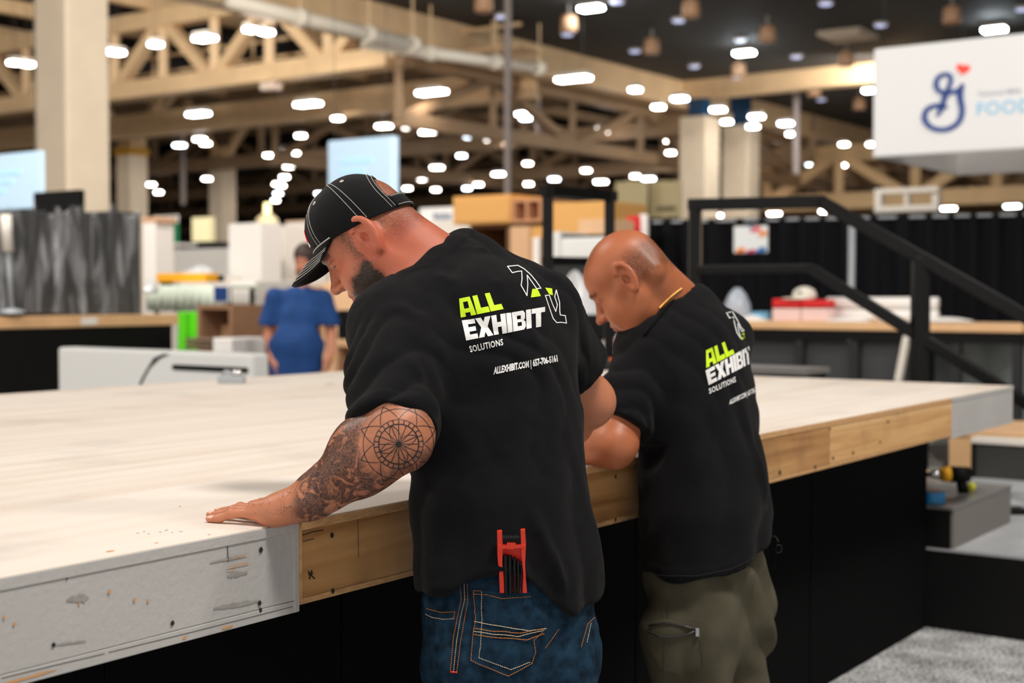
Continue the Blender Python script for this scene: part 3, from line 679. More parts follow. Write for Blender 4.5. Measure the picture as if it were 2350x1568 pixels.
def heap(name, x0, x1, yt, yb, d, m, label, cat, seed, dep=.6):
    """a lumpy mound, draped and creased"""
    rs = np.random.RandomState(seed); A, B = P(x0, yb, d), P(x1, yb, d); H = P(x0, yt, d).z - A.z; nu, nv = 26, 14; vs = []; fs = []
    ph = rs.uniform(0, 6.3, 6); fr = rs.uniform(4, 15, (6, 2))
    for j in range(nv + 1):
        for i in range(nu + 1):
            s, q = i / nu, j / nv
            e = (math.sin(math.pi * s) ** .55) * (math.sin(math.pi * q) ** .6)
            w_ = sum(math.sin(fr[k][0] * s + fr[k][1] * q + ph[k]) for k in range(6)) / 6
            vs.append((A.x + (B.x - A.x) * s, d + dep * q, A.z + H * e * (.82 + .3 * w_)))
    for j in range(nv):
        for i in range(nu): fs.append((j * (nu + 1) + i, j * (nu + 1) + i + 1, (j + 1) * (nu + 1) + i + 1, (j + 1) * (nu + 1) + i))
    k = len(vs); mb = MB(); mb.add(vs, fs)
    mb.bx(A.x + (B.x - A.x) * .04, B.x - (B.x - A.x) * .04, d + .05, d + dep - .05, A.z - .02, A.z + H * .3)
    o = mb.build(name, m, base=((A.x + B.x) / 2, d, A.z - .02), smooth=True); return tag(o, label, cat)
# draped tables
def draped(x0, x1, yt, yb, d, m, label, dep=.8):
    u, n0, n1, za, zb = nspan(x0, x1, yt, yb, d); mb = MB(); vs = []; fs = []; N = 40
    for j, z in enumerate((zb, zb - .012, za)):
        for i in range(N + 1):
            s = i / N; w_ = (.0 if j < 2 else .03 * math.sin(i * 1.7) + .015 * math.sin(i * 3.9)); vs.append(UN(u - (.0 if j == 0 else .01) + w_, n0 + (n1 - n0) * s, z))
    for j in range(2):
        for i in range(N): fs.append((j * (N + 1) + i, j * (N + 1) + i + 1, (j + 1) * (N + 1) + i + 1, (j + 1) * (N + 1) + i))
    t = thing('draped_table', UN(u + .4, (n0 + n1) / 2, 0), label, 'table')
    mb.add(vs, fs); cl = mb.build('cloth', m, t, smooth=True); md = cl.modifiers.new('thickness', 'SOLIDIFY'); md.thickness = .004
    MB().ub(u, u + dep, n0, n1, zb - .03, zb).build('top', m, t, bevel=.01)
    for a in (n0 + .05, n1 - .1):
        for b in (u + .06, u + dep - .1): MB().ub(b, b + .04, a, a + .04, 0, zb - .03).build('leg', BLACK, t)
draped(336, 524, 656, 714, 15.4, C['pale_green_film'], 'table draped in white film behind the lime posts', .5)
nbox('pale_box', 414, 480, 634, 680, 19.0, .6, C['pale_board'], 'pale box under the crumpled white plastic heap', 'box', z0=0)
heap('plastic_heap', 412, 482, 604, 634, 19, mat('crumpled_white_plastic', (214, 216, 220), .25, bump=.5, bscale=20), 'crumpled heap of white plastic sheeting above the pallet jack', 'plastic heap', 4)
heap('plastic_heap', 326, 352, 640, 668, 14.7, mat('crumpled_white_plastic', (214, 216, 220), .25), 'small heap of white plastic right beside the wrapped panels', 'plastic heap', 8, .3)
t = thing('blue_sign', P(506, 693, 14.3), 'small dark blue printed sign with pale border on a post', 'sign')
nbox('card', 488, 525, 655, 694, 14.3, .02, C['paper'], None, None, parent=t, bevel=.004); nbox('print', 491, 522, 658, 691, 14.28, .015, C['navy_card'], None, None, parent=t, bevel=0)
nbox('lettering_bar', 500, 513, 667, 671, 14.26, .01, C['paper'], None, None, parent=t, bevel=0); nbox('lettering_bar', 498, 514, 674, 678, 14.26, .01, C['paper'], None, None, parent=t, bevel=0)
nbox('post', 504, 509, 694, 760, 14.4, .04, C['steel'], None, None, parent=t, z0=0)
nbox('white_cabinet', 528, 586, 644, 714, 15.5, .6, C['white_panel'], 'white cabinet left of the blue-shirted person', 'cabinet', z0=0)
for k, (x0, x1) in enumerate(((408, 424), (434, 453))): nbox('lime_post', x0, x1, 716, 800, 13.6, .15, C['lime_plastic'], ['lime green plastic post beside the plinth end', 'lime green plastic post beside the brown crate'][k], 'post', z0=0)
t = thing('lime_barrier_rail', P(430, 790, 13.7), 'lime green barrier rail low between the lime posts', 'rail'); nbox('rail', 405, 458, 772, 780, 13.75, .06, C['lime_plastic'], None, None, parent=t); nbox('rail', 405, 458, 792, 800, 13.75, .06, C['lime_plastic'], None, None, parent=t)
def slat_crate(x0, x1, yt, yb, d, dep, label, m, slats=4, z0=0.):
    u, n0, n1, za, zb = nspan(x0, x1, yt, yb, d); t = thing('slatted_crate', UN(u, (n0 + n1) / 2, z0), label, 'crate')
    for a in (n0, n1 - .05): MB().ub(u, u + dep, a, a + .05, z0, zb).build('end_frame', m, t)
    for k in range(slats):
        z = z0 + (zb - z0) * (k + .25) / slats; MB().ub(u - .02, u, n0, n1, z, z + (zb - z0) / slats * .55).build('slat', m, t)
    MB().ub(u, u + dep, n0 + .05, n1 - .05, z0 + .02, z0 + .06).build('floor_board', m, t); MB().ub(u + dep, u + dep + .02, n0, n1, z0, zb).build('back_board', C['brown_ply'], t)
open_shelf('wooden_box', 452, 532, 700, 800, 13, .6, mat('brown_crate_wood', (150, 112, 84), .7, var=.1, vscale=4), 'brown wooden box with a white paper label, right of the lime posts', 'box', 1, 1, back=C['kraft_board'])
nbox('paper_label', 478, 505, 728, 768, 13.3, .01, C['paper'], 'white paper label inside the brown wooden box', 'label')
nbox('cardboard_carton', 505, 530, 745, 800, 13.2, .4, C['kraft_board'], 'tan carton inside the brown wooden box', 'carton', z0=0)
slat_crate(536, 604, 716, 800, 14.5, .8, 'slatted grey-brown crate left of the blue-shirted person', mat('weathered_wood', (140, 118, 92), .8, var=.15, vscale=5))
nbox('white_carton', 488, 532, 776, 800, 12.2, .4, C['paper'], 'low white carton behind the reception counter', 'carton', z0=0)
t = thing('low_pallet', P(470, 800, 12.4), 'brown pallet stack behind the reception counter', 'pallet')
for k in range(3): nbox('board', 424, 484, 776 + 9 * k, 783 + 9 * k, 12.5, .8, mat('pallet_wood', (116, 96, 76), .8), None, None, parent=t, z0=None)
slat_crate(584, 640, 656, 722, 17.5, .8, 'tan slatted crate behind the left shoulder of the blue-shirted person', C['tan_board'], 5)
nbox('tan_carton', 740, 860, 648, 716, 17, 1.0, C['tan_board'], 'large tan carton behind the beard of the capped man', 'carton', z0=0)
nbox('pale_screen', 755, 870, 606, 650, 19, .3, C['pale_board'], 'pale board above the large tan carton', 'board', z0=0)
t = thing('monitor', P(800, 778, 13.2), 'black flat monitor right of the blue-shirted person', 'monitor')
nbox('screen', 774, 830, 712, 779, 13.2, .06, BLACK, None, None, parent=t); nbox('stand', 796, 806, 779, 790, 13.22, .05, BLACK, None, None, parent=t)
open_shelf('crate_table', 766, 850, 786, 850, 13.1, .8, C['kraft_board'], 'tan crate table under the black flat monitor', 'table', 2, 1)

# ------------------------------------------------------------------ centre: crates, machine, banners
upc = toun(P(1040, 452, 21))[0]
pc_ = open_shelf('plywood_crate', 1040, 1172, 452, 516, 21, .9, C['orange_ply'], 'orange plywood crate on the stack behind the capped man', 'crate', 1, 1, z0=P(1040, 516, 21).z, back=C['orange_ply'])
nbox('front_board', 1044, 1166, 456, 512, ('u', upc - .022), .02, C['orange_ply'], None, None, parent=pc_)
open_shelf('compartment_crate', 1175, 1242, 458, 516, ('u', upc), .9, mat('rosy_ply', (206, 150, 110), .7), 'plywood crate with two open compartments beside the rail frame', 'crate', 2, 1, z0=P(1040, 516, 21).z, back=C['brown_ply'])
open_shelf('dark_shelf_crate', 1078, 1168, 518, 640, 21, .9, C['brown_ply'], 'dark brown open crate under the orange plywood crate', 'crate', 1, 3)
nbox('tan_upright', 1170, 1216, 520, 640, 20.5, .7, C['tan_board'], 'tall tan board upright under the compartment crate', 'board', z0=0)
nbox('tan_upright', 1218, 1250, 520, 660, 20.2, .5, C['orange_ply'], 'narrow orange board upright left of the rail frame', 'board', z0=0)
nbox('white_booth_wall', 940, 1082, 512, 640, 24, .2, C['pale_board'], 'white ribbed booth wall behind the neck of the capped man', 'partition', z0=0)
t = thing('booth_sign', P(1000, 515, 24), 'white booth sign with grey lettering above the white booth wall', 'sign')
ubs = toun(P(962, 478, 24.2))[0]
nbox('panel', 962, 1042, 478, 514, 24.2, .1, C['paper'], None, None, parent=t)
for k in range(4): nbox('lettering_bar', 994 + k * 11, 1002 + k * 11, 488 + (k % 2) * 2, 504, ('u', ubs - .03), .04, mat('grey_letter', (150, 156, 170), .5), None, None, parent=t, bevel=0)
nbox('orange_crate', 1268, 1392, 466, 508, 18, 1.0, C['orange_ply'], 'orange crate seen through the small black rail frame', 'crate', z0=0)
nbox('kraft_carton', 1326, 1392, 504, 546, 15.5, .6, C['tan_board'], 'tan carton on the white machine inside the rail frame', 'carton', z0=P(1326, 546, 15.5).z)
t = thing('printer', P(1330, 592, 15), 'white machine with a black band inside the rail frame', 'machine')
nbox('body', 1266, 1392, 546, 596, 15, .7, WHITE, None, None, parent=t, bevel=.03); nbox('band', 1280, 1392, 540, 556, 14.97, .5, C['charcoal'], None, None, parent=t); nbox('cover', 1268, 1284, 532, 596, 14.95, .6, WHITE, None, None, parent=t, bevel=.02)
nbox('cart', 1266, 1392, 596, 700, 15, .7, C['charcoal'], None, None, parent=t, z0=0)
heap('plastic_heap', 1270, 1402, 606, 745, 11.2, mat('grey_white_sheeting', (206, 206, 208), .3, bump=.4, bscale=12), 'big heap of white plastic sheeting left of the bald man', 'plastic heap', 12, 1.0)
nbox('black_road_case', 1262, 1404, 722, 775, 11.15, .9, BLACK, 'black road case under the big white plastic heap', 'case', z0=P(1262, 775, 11.15).z)
nbox('equipment_cart', 1290, 1396, 776, 850, 11.2, .8, C['charcoal'], 'dark cart carrying the black road case', 'cart', z0=0)
nbox('white_stand', 1222, 1238, 545, 575, 18.5, .2, C['paper'], 'slim white stand left of the small black rail frame', 'stand', z0=0)
t = thing('work_table', P(1420, 800, 9.2), 'low table with papers between the two men', 'table')
u, n0, n1, za, zb = nspan(1340, 1520, 800, 812, 9.2); MB().ub(u, u + .8, n0, n1, zb - .03, zb).build('top', C['pale_board'], t)
for a in (n0 + .03, n1 - .07): MB().ub(u + .05, u + .09, a, a + .04, 0, zb - .03).build('leg', BLACK, t)
for k, (x0, x1, yt, yb, m) in enumerate(((1380, 1420, 782, 800, C['paper']), (1412, 1455, 768, 792, mat('bluish_paper', (206, 214, 230), .6)), (1384, 1412, 776, 788, mat('pinkish_paper', (236, 200, 200), .6)))):
    nbox('paper_pile', x0, x1, yt, yb, 9.6 - k * .12, .3, m, ['white paper pile between the two men', 'bluish paper pile beside the bald man', 'pinkish paper pile behind the white one'][k], 'paper', z0=zb)
t = thing('orange_handled_tool', P(1415, 842, 7.9), 'orange and black tool lying on the deck between the two men', 'tool')
c = Pz(1418, 846, TOPZ); MB().tube([c + Vector((-.05, 0, .028)), c + Vector((.07, .02, .03))], .028, 12).build('handle', C['orange_plastic'], t, smooth=True); MB().bx(c.x - .12, c.x - .04, c.y - .03, c.y + .03, TOPZ, TOPZ + .05).build('body', C['charcoal'], t, bevel=.006); MB().bar(c + Vector((.06, .02, .03)), c + Vector((.13, .03, .03)), .02).build('blade', C['steel'], t)
t = thing('red_white_sign', P(1462, 530, 16), 'red and white sign panel behind the bald head', 'sign'); nbox('panel', 1438, 1466, 496, 540, 16, .05, C['red_card'], None, None, parent=t); nbox('edge', 1466, 1484, 492, 545, 15.95, .05, C['paper'], None, None, parent=t); nbox('tan_part', 1410, 1438, 505, 540, 16.1, .05, C['tan_board'], None, None, parent=t); nbox('leg', 1450, 1458, 540, 600, 16.1, .05, BLACK, None, None, parent=t, z0=0)
CRB = mat('cream_banner_cloth', (196, 180, 138), .7)
for k, (x0, x1) in enumerate(((1412, 1484), (1490, 1562))):
    t = thing('cream_banner', P(x0, 500, 44), ['cream banner with a faint round emblem, left of the far columns', 'cream banner with dark lower lettering beside the larger wrapped column'][k], 'banner')
    nbox('cloth', x0, x1, 418, 500, 44, .1, CRB, None, None, parent=t)
    cc = P((x0 + x1) / 2, 445, 43.8); MB().lathe([(.42, 0), (.42, .03), (.3, .04)], cc, 24, ax=-EU).build('emblem', mat('faint_banner_print', (196, 178, 132), .7), t)
    nbox('lettering_bar', x0 + 16, x1 - 14, 474, 484, 43.7, .05, mat('banner_dark_print', (120, 108, 82), .7), None, None, parent=t, bevel=0)
    nbox('post', x0 + 30, x0 + 36, 500, 600, 44, .1, POLE, None, None, parent=t, z0=0)

# pale blue hanging signs
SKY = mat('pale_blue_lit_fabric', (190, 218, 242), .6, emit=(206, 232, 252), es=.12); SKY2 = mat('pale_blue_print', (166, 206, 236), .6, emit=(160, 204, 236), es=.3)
for k, (x0, x1, xs, yt, yb, d) in enumerate(((752, 900, 910, 324, 470, 24), (-60, 97, 97, 360, 486, 19))):
    u, n0, n1, za, zb = nspan(x0, x1, yt, yb, d)
    t = thing('hanging_cube_sign', UN(u, (n0 + n1) / 2, za), ['pale blue hanging cube sign behind the black cap', 'pale blue hanging sign at the left edge beside the huge column'][k], 'sign')
    MB().ub(u, u + (n1 - n0) * (.12 if k == 0 else .03), n0, n1, za, zb).build('cube', SKY, t, bevel=.02)
    for j in range(3): MB().ub(u - .01, u, n0 + (n1 - n0) * .2, n0 + (n1 - n0) * (.7 - .12 * j), za + (zb - za) * (.62 - .16 * j), za + (zb - za) * (.7 - .16 * j)).build('faded_print', SKY2, t)
    for a in (.1, .9): MB().bar(UN(u + .02, n0 + (n1 - n0) * a, zb), UN(u + .02, n0 + (n1 - n0) * a, 9.0), .008).build('cable', DUCT_DK, t)

# ------------------------------------------------------------------ big white hanging sign with the script letter and heart
SGN = mat('white_sign_fabric_glow', (222, 222, 222), .6, emit=(240, 240, 240), es=.08); SIN = mat('sign_inner_fabric', (226, 222, 220), .7)  # sign fabric given a weak glow of its own to brighten it
LOGO_B = mat('royal_blue_print', (8, 62, 142), .5); LOGO_R = mat('heart_red_print_glow', (250, 54, 34), .5, emit=(250, 54, 34), es=.15)  # the heart print also emits a little to look brighter
u, n0, n1, za, zb = nspan(2004, 2560, 112, 362, 17.5); us = u
t = thing('hanging_ring_sign', UN(u, (n0 + n1) / 2, za), 'large white square ring sign with a blue script letter and red heart', 'sign')
ue = toun(on_plane_n(2190, 400, n0))[0]
MB().ub(u, u + .06, n0, n1, za, zb).build('front_panel', SGN, t, bevel=.03, seg=3)
MB().ub(u + .06, ue, n0, n0 + .06, za, zb).build('side_panel', SIN, t); MB().ub(u + .06, ue, n1 - .06, n1, za, zb).build('side_panel', SIN, t); MB().ub(ue, ue + .06, n0, n1, za, zb).build('back_panel', SIN, t)
for a, b in ((u + .1, n0 + .1), (u + .1, n1 - .1), (ue, n0 + .1), (ue, n1 - .1)): MB().bar(UN(a, b, zb), UN(a, b, 9.0), .008).build('cable', DUCT_DK, t)
def sign_pt(zx, zy): return on_plane_u(1950 + zx / 4.1275, 40 + zy / 4.1275, us - .012)
def stroke(pts, ws, m, name, parent, closed=False, nrm=None, th=.012, sub=6):
    """ribbon of varying width laid on the sign"""
    P0 = [Vector(p) for p in pts]; out = []; wo = []
    for i in range(len(P0) - 1):
        a, b, c, d = P0[max(i - 1, 0)], P0[i], P0[i + 1], P0[min(i + 2, len(P0) - 1)]
        for k in range(sub):
            s = k / sub; out.append(.5 * ((2 * b) + (c - a) * s + (2 * a - 5 * b + 4 * c - d) * s * s + (-a + 3 * b - 3 * c + d) * s ** 3)); wo.append(ws[i] + (ws[i + 1] - ws[i]) * s)
    out.append(P0[-1]); wo.append(ws[-1]); nrm = nrm or -EU; L = []; R = []
    for i, p in enumerate(out):
        d = (out[min(i + 1, len(out) - 1)] - out[max(i - 1, 0)]).normalized(); s = d.cross(nrm).normalized(); L.append(p + s * wo[i] / 2); R.append(p - s * wo[i] / 2)
    mb = MB()
    for i in range(len(out) - 1): mb.prism([L[i], R[i], R[i + 1], L[i + 1]], nrm * th)
    return mb.build(name, m, parent)
kx = (sign_pt(1100, 500) - sign_pt(1000, 500)).length / 100
G = lambda l: [sign_pt(*p) for p in l]
stroke(G([(1072, 625), (1050, 680), (985, 705), (930, 690), (958, 610), (945, 550), (890, 540), (835, 575), (820, 640), (850, 700), (920, 705)]), [kx * 1.4 * w_ for w_ in (14, 40, 30, 30, 30, 30, 28, 32, 36, 32, 24)], LOGO_B, 'script_upper_loop', t)
stroke(G([(1060, 650), (1045, 720), (1050, 790), (1065, 870), (1050, 960), (990, 1030), (880, 1065), (770, 1040), (712, 970), (720, 890), (780, 845), (860, 835), (930, 855)]), [kx * 1.4 * w_ for w_ in (28, 46, 40, 36, 36, 34, 32, 34, 38, 34, 32, 30, 12)], LOGO_B, 'script_lower_bowl', t)
stroke(G([(950, 690), (905, 740), (890, 800), (870, 850), (850, 900), (825, 935)]), [kx * 1.4 * w_ for w_ in (40, 46, 34, 50, 26, 20)], LOGO_B, 'script_cross_stroke', t)
hp = []
for k in range(28):
    a = 2 * math.pi * k / 28; hx = 16 * math.sin(a) ** 3; hy = 13 * math.cos(a) - 5 * math.cos(2 * a) - 2 * math.cos(3 * a) - math.cos(4 * a)
    ca, sa = math.cos(-.12), math.sin(-.12); hx, hy = hx * 4.1, hy * 3.6; hp.append(sign_pt(1075 + hx * ca - hy * sa, 488 - hx * sa - hy * ca))
MB().prism(hp, -EU * .012).build('red_heart', LOGO_R, t)
def sign_text(s, zx, zy, h, m, name, sp=1.):
    c = bpy.data.curves.new(name, 'FONT'); c.body = s; c.size = 1; c.space_character = sp; c.offset = .012; c.extrude = .0
    o = bpy.data.objects.new('tmp', c); COL.objects.link(o); bpy.context.view_layer.update()
    me = bpy.data.meshes.new_from_object(o.evaluated_get(bpy.context.evaluated_depsgraph_get())); bpy.data.objects.remove(o)
    org = sign_pt(zx, zy); sc = h / .7; n_ = len(me.vertices); gid = list(range(n_))
    def find(a):
        while gid[a] != a: gid[a] = gid[gid[a]]; a = gid[a]
        return a
    for p in me.polygons:
        for a in p.vertices[1:]: gid[find(a)] = find(p.vertices[0])
    grp = {}
    for p in me.polygons: grp.setdefault(find(p.vertices[0]), []).append(tuple(p.vertices))
    for fs in grp.values():            # one part for each letter
        ids = sorted({i for f in fs for i in f}); k_ = {a: i for i, a in enumerate(ids)}
        mb = MB(); mb.add([org + EN * (me.vertices[i].co.x * sc) + ZV * (me.vertices[i].co.y * sc) for i in ids], [tuple(k_[i] for i in f) for f in fs]); mb.build(name, m, t)
    bpy.data.meshes.remove(me)
sign_text('General Mills', 1215, 745, kx * 48, mat('faint_grey_print', (190, 194, 204), .6), 'letter', 1.08)
sign_text('FOODSERVICE', 1195, 925, kx * 118, mat('pale_sky_print_glow', (150, 204, 236), .6, emit=(168, 216, 240), es=.05), 'letter', 1.12)  # pale blue letters carry a trace of emission too

# ------------------------------------------------------------------ right: drape wall, poster, counter
def drape(x0, x1, ya, yb, zt, label):
    a = P(x0, ya, (zt - CAM_Z) * F_PX / (673 - ya)); b = P(x1, yb, (zt - CAM_Z) * F_PX / (673 - yb)); d = b - a; d.z = 0; L = d.length; d.normalize(); nn = Vector((d.y, -d.x, 0)); N = int(L * 26); vs = []; fs = []
    t = thing('drape_wall', (a.x / 2 + b.x / 2, a.y / 2 + b.y / 2, 0), label, 'drape')
    for j, z in enumerate((0, zt * .5, zt - .04, zt)):
        for i in range(N + 1):
            s = i / N * L; w_ = (.05 * math.sin(s * 21 + 1.4 * math.sin(s * 3)) + .025 * math.sin(s * 47 + j)) * (.5 if j == 3 else 1); p = Vector((a.x, a.y, 0)) + d * s + nn * w_; vs.append((p.x, p.y, z))
    for j in range(3):
        for i in range(N): fs.append((j * (N + 1) + i, j * (N + 1) + i + 1, (j + 1) * (N + 1) + i + 1, (j + 1) * (N + 1) + i))
    mb = MB(); mb.add(vs, fs); o = mb.build('cloth', mat('black_drape_cloth', (15, 15, 19), .8, spec=.1), t, smooth=True)
    MB().tube([Vector((a.x, a.y, zt - .03)), Vector((b.x, b.y, zt - .03))], .02, 8).build('rod', C['steel'], t)
    for f in (0, .5, 1):
        p = a.lerp(b, f); MB().tube([(p.x, p.y + .1, 0), (p.x, p.y + .1, zt - .03)], .022, 8).build('upright', C['steel'], t)
    return a, b
da, db = drape(1478, 3200, 506, 469, 2.44, 'long black pleated drape wall behind the stair rails')
t = thing('poster', P(1722, 582, 16.8), 'small white poster with colourful corners on the black drape', 'poster')
upo = toun(P(1684, 520, 16.9))[0]
pm = mat('poster_white', (228, 232, 232), .5); nbox('sheet', 1684, 1762, 520, 581, 16.9, .01, pm, None, None, parent=t, bevel=.004)
for x0, x1, y0, y1, cc, nm in ((1722, 1748, 520, 534, (226, 90, 96), 'red_shape'), (1740, 1762, 528, 545, (238, 150, 90), 'orange_shape'), (1688, 1712, 568, 581, (240, 130, 50), 'orange_shape'), (1712, 1738, 572, 581, (196, 60, 110), 'pink_shape'), (1736, 1760, 566, 581, (20, 110, 180), 'blue_shape'), (1718, 1730, 520, 526, (40, 120, 190), 'blue_shape')):
    u, a0, a1, z0, z1 = nspan(x0, x1, y0, y1, ('u', upo - .003)); MB().prism([UN(u - .004, a0, z0), UN(u - .004, a1, z0 + (z1 - z0) * .25), UN(u - .004, a1 - (a1 - a0) * .2, z1), UN(u - .004, a0 + (a1 - a0) * .2, z1 - (z1 - z0) * .2)], -EU * .003).build(nm, mat('print_%d_%d' % (x0, y0), cc, .5), t)
o = MB().tube([P(1955, 505, 15.5), Vector((P(1955, 505, 15.5).x, 15.5, 0))], .037, 12).build('white_pole', C['steel'], base=(P(1955, 505, 15.5).x, 15.5, 0), smooth=True); tag(o, 'pale upright pole in front of the black drape behind the sloping rail', 'pole')
t = thing('white_window_display', P(2080, 488, 26), 'white window-like frame standing above the black drape', 'frame')
uwf = toun(P(2006, 434, 26))[0]
for x0, x1, y0, y1 in ((2006, 2153, 434, 446), (2006, 2153, 474, 488), (2006, 2022, 446, 474), (2138, 2153, 446, 474), (2074, 2084, 446, 474)): nbox('bar', x0, x1, y0, y1, ('u', uwf), .2, C['pale_board'], None, None, parent=t)
nbox('post', 2010, 2016, 488, 600, 26.1, .1, C['steel'], None, None, parent=t, z0=0); nbox('post', 2144, 2150, 488, 600, 26.1, .1, C['steel'], None, None, parent=t, z0=0)
# wood topped counter
u, n0, n1, za, zb = nspan(1560, 2346, 735, 752, 13.0); uk = u
t = thing('display_counter', UN(u + .4, (n0 + n1) / 2, 0), 'long counter with wood top and black framed front under the drape', 'counter')
MB().ub(u, u + .75, n0, n1, za, zb).build('top', WOODTOP, t, bevel=.008)
pn = lambda x: toun(on_plane_u(x, 800, uk))[1]
for x in (1560, 1822, 1948, 2088, 2180, 2320): MB().ub(u + .03, u + .12, pn(x), pn(x) + .07, 0, za).build('leg', C['charcoal'], t)
MB().ub(u + .02, u + .1, n0, n1, za - .09, za).build('apron', BLACK, t)
for xa, xb in ((1575, 1818), (1836, 1944), (1962, 2080)): MB().ub(u + .1, u + .13, pn(xa), pn(xb), .05, za - .1).build('front_panel', mat('dark_slate_panel', (58, 60, 62), .5), t)
MB().bar(on_plane_u(2082, 772, u + .02), on_plane_u(2062, 875, u + .02), .07, .05).build('pale_strut', C['pale_board'], t)
MB().ub(u + .5, u + .53, pn(2100), pn(2320), .05, za - .1).build('back_panel', mat('translucent_grey_panel', (112, 120, 120), .3, var=.3, vscale=3), t)
nbox('grey_end_panel', 2312, 2420, 757, 900, 12.2, .2, mat('olive_grey_panel', (92, 90, 84), .6), 'olive grey end panel right of the wood-topped counter', 'panel', z0=0)
# things on the counter
zc = zb
def cbox(name, x0, x1, yt, d, dep, m, label, cat, parent=None, z0=None, bevel=.008):
    uu = uk + d; a, b = on_plane_u(x0, yt, uu), on_plane_u(x1, yt, uu); z0 = zc if z0 is None else z0
    mb = MB().ub(uu, uu + dep, toun(a)[1], toun(b)[1], z0, a.z)
    if parent is not None: return mb.build(name, m, parent, bevel=bevel)
    return tag(mb.build(name, m, base=UN(uu + dep / 2, (toun(a)[1] + toun(b)[1]) / 2, z0), bevel=bevel), label, cat)
for k, (x0, x1) in enumerate(((1772, 1836), (1838, 1898))):
    zl = on_plane_u(x0, 705, uk + .2).z
    t = thing('red_carton', UN(uk + .3, toun(on_plane_u(x0, 700, uk + .2))[1], zc), ['red and white carton on the counter, left one', 'red and white carton on the counter, right one under the white cap'][k], 'carton')
    cbox('lower_band', x0, x1, 708, .2, .3, mat('pinkish_white_card', (236, 206, 202), .6), None, None, t); cbox('red_top', x0, x1, 686 + 2 * k, .2, .3, C['red_card'], None, None, t, z0=zl)
c = on_plane_u(1846, 686, uk + .33); t = thing('white_baseball_hat', c, 'white cap lying on the red cartons', 'cap')
MB().lathe([(.105, 0), (.11, .03), (.09, .08), (.045, .105), (.005, .112)], c, 20).build('crown', mat('off_white_cap_cloth', (232, 226, 212), .8), t, smooth=True); MB().lathe([(.14, -.004), (.15, .004), (.1, .012)], c + EN * -.05 - EU * .03, 20).build('brim', mat('off_white_cap_cloth', (232, 226, 212), .8), t, smooth=True)
MB().prism([c - EU * .105 + ZV * .05 + EN * -.03, c - EU * .105 + ZV * .05 + EN * .03, c - EU * .1 + ZV * .075], -EU * .004).build('dark_badge', C['charcoal'], t)
a, b = on_plane_u(1900, 700, uk + .42), on_plane_u(2152, 700, uk + .42); r = .055
o = MB().tube([Vector((a.x, a.y, zc + r)), Vector((b.x, b.y, zc + r))], r, 18).build('paper_roll', C['paper'], base=Vector((a.x, a.y, zc)), smooth=True); tag(o, 'long white paper roll lying along the back of the counter', 'roll')
o = MB().tube([Vector((a.x, a.y, zc + r * 3)) , Vector((b.x, b.y, zc + r * 3))], r * .95, 18).build('paper_roll', C['paper'], base=Vector((a.x, a.y, zc + r * 2)), smooth=True); tag(o, 'second long white paper roll resting on the first one', 'roll')
for k, (x0, x1, yt, d) in enumerate(((1690, 1776, 722, .1), (1905, 2000, 727, .1), (2090, 2240, 727, .08), (2030, 2085, 730, .06))): 
    heap('paper_sheets', x0, x1, yt, 738, on_plane_u(x0, 735, uk + d).y, C['paper'], ['loose white sheets left of the red cartons', 'loose white sheets right of the red cartons', 'loose white sheets at the right end of the counter', 'small white sheets between the two larger piles'][k], 'paper', 20 + k, .25)
t = thing('plastic_bag', on_plane_u(1690, 735, uk + .3), 'clear plastic bag with red print beside the bald man', 'bag')
c = on_plane_u(1692, 735, uk + .3); c.z = zc
mb = MB(); 
for (rr, hh) in ((.11, 0),): mb.lathe([(.1, 0), (.13, .06), (.12, .15), (.08, .24), (.03, .3)], c, 18)
mb.build('bag', mat('milky_bag', (196, 206, 220), .25, alpha=.75), t, smooth=True); MB().lathe([(.1, 0), (.105, .05), (.1, .11)], c - EN * .1 - EU * .05, 18).build('red_content', mat('coral_print', (236, 96, 84), .5), t, smooth=True)
cbox('blue_folder', 1722, 1762, 716, .3, .2, mat('sky_folder', (110, 170, 206), .5), 'small pale blue folder on the counter left of the cartons', 'folder')

# ------------------------------------------------------------------ stair rails
RAIL = mat('satin_black_rail', (11, 11, 12), .4, spec=.2)
ur = toun(P(1595, 470, 8.2))[0]; RP = lambda x, y: on_plane_u(x, y, ur)
t = thing('stair_rail', Vector((RP(1595, 470).x, RP(1595, 470).y, 0)), 'black stair handrail sloping down to the right in front of the drape', 'handrail')
def poly_rail(pts, w_, name):
    for a, b in zip(pts, pts[1:]): MB().bar(a, b, w_, w_).build(name, RAIL, t, bevel=.006)
poly_rail([RP(1583, 470), RP(1892, 463)], .068, 'top_rail'); poly_rail([RP(1882, 462), RP(2420, 764)], .068, 'sloping_top_rail')
poly_rail([RP(1600, 619), RP(1866, 616)], .05, 'middle_rail'); poly_rail([RP(1858, 615), RP(2420, 966)], .06, 'sloping_middle_rail')
for x, y in ((1594, 462), (2113, 590)): 
    p = RP(x, y); MB().bar((p.x, p.y, 0 if x < 2000 else on_plane_u(2190, 1262, UBASE + .003).z), p, .066 if x < 2000 else .085).build('post', RAIL, t, bevel=.005)
p = RP(1607, 478); MB().bar((p.x, p.y, RP(1607, 612).z), p, .02).build('inner_edge', mat('brown_edge_strip', (96, 84, 70), .5), t)  # thin brown strip along the inside of the first post
pe_ = RP(2408, 758); MB().bar((pe_.x, pe_.y, on_plane_u(2190, 1262, UBASE + .003).z), pe_, .066).build('end_post', RAIL, t, bevel=.005)
nr = toun(P(1257, 436, 8.0))[1]; FP = lambda x, y: on_plane_n(x, y, nr)
t = thing('rail_frame', Vector((FP(1257, 436).x, FP(1257, 436).y, 0)), 'square black guard rail frame between the two men', 'rail frame')
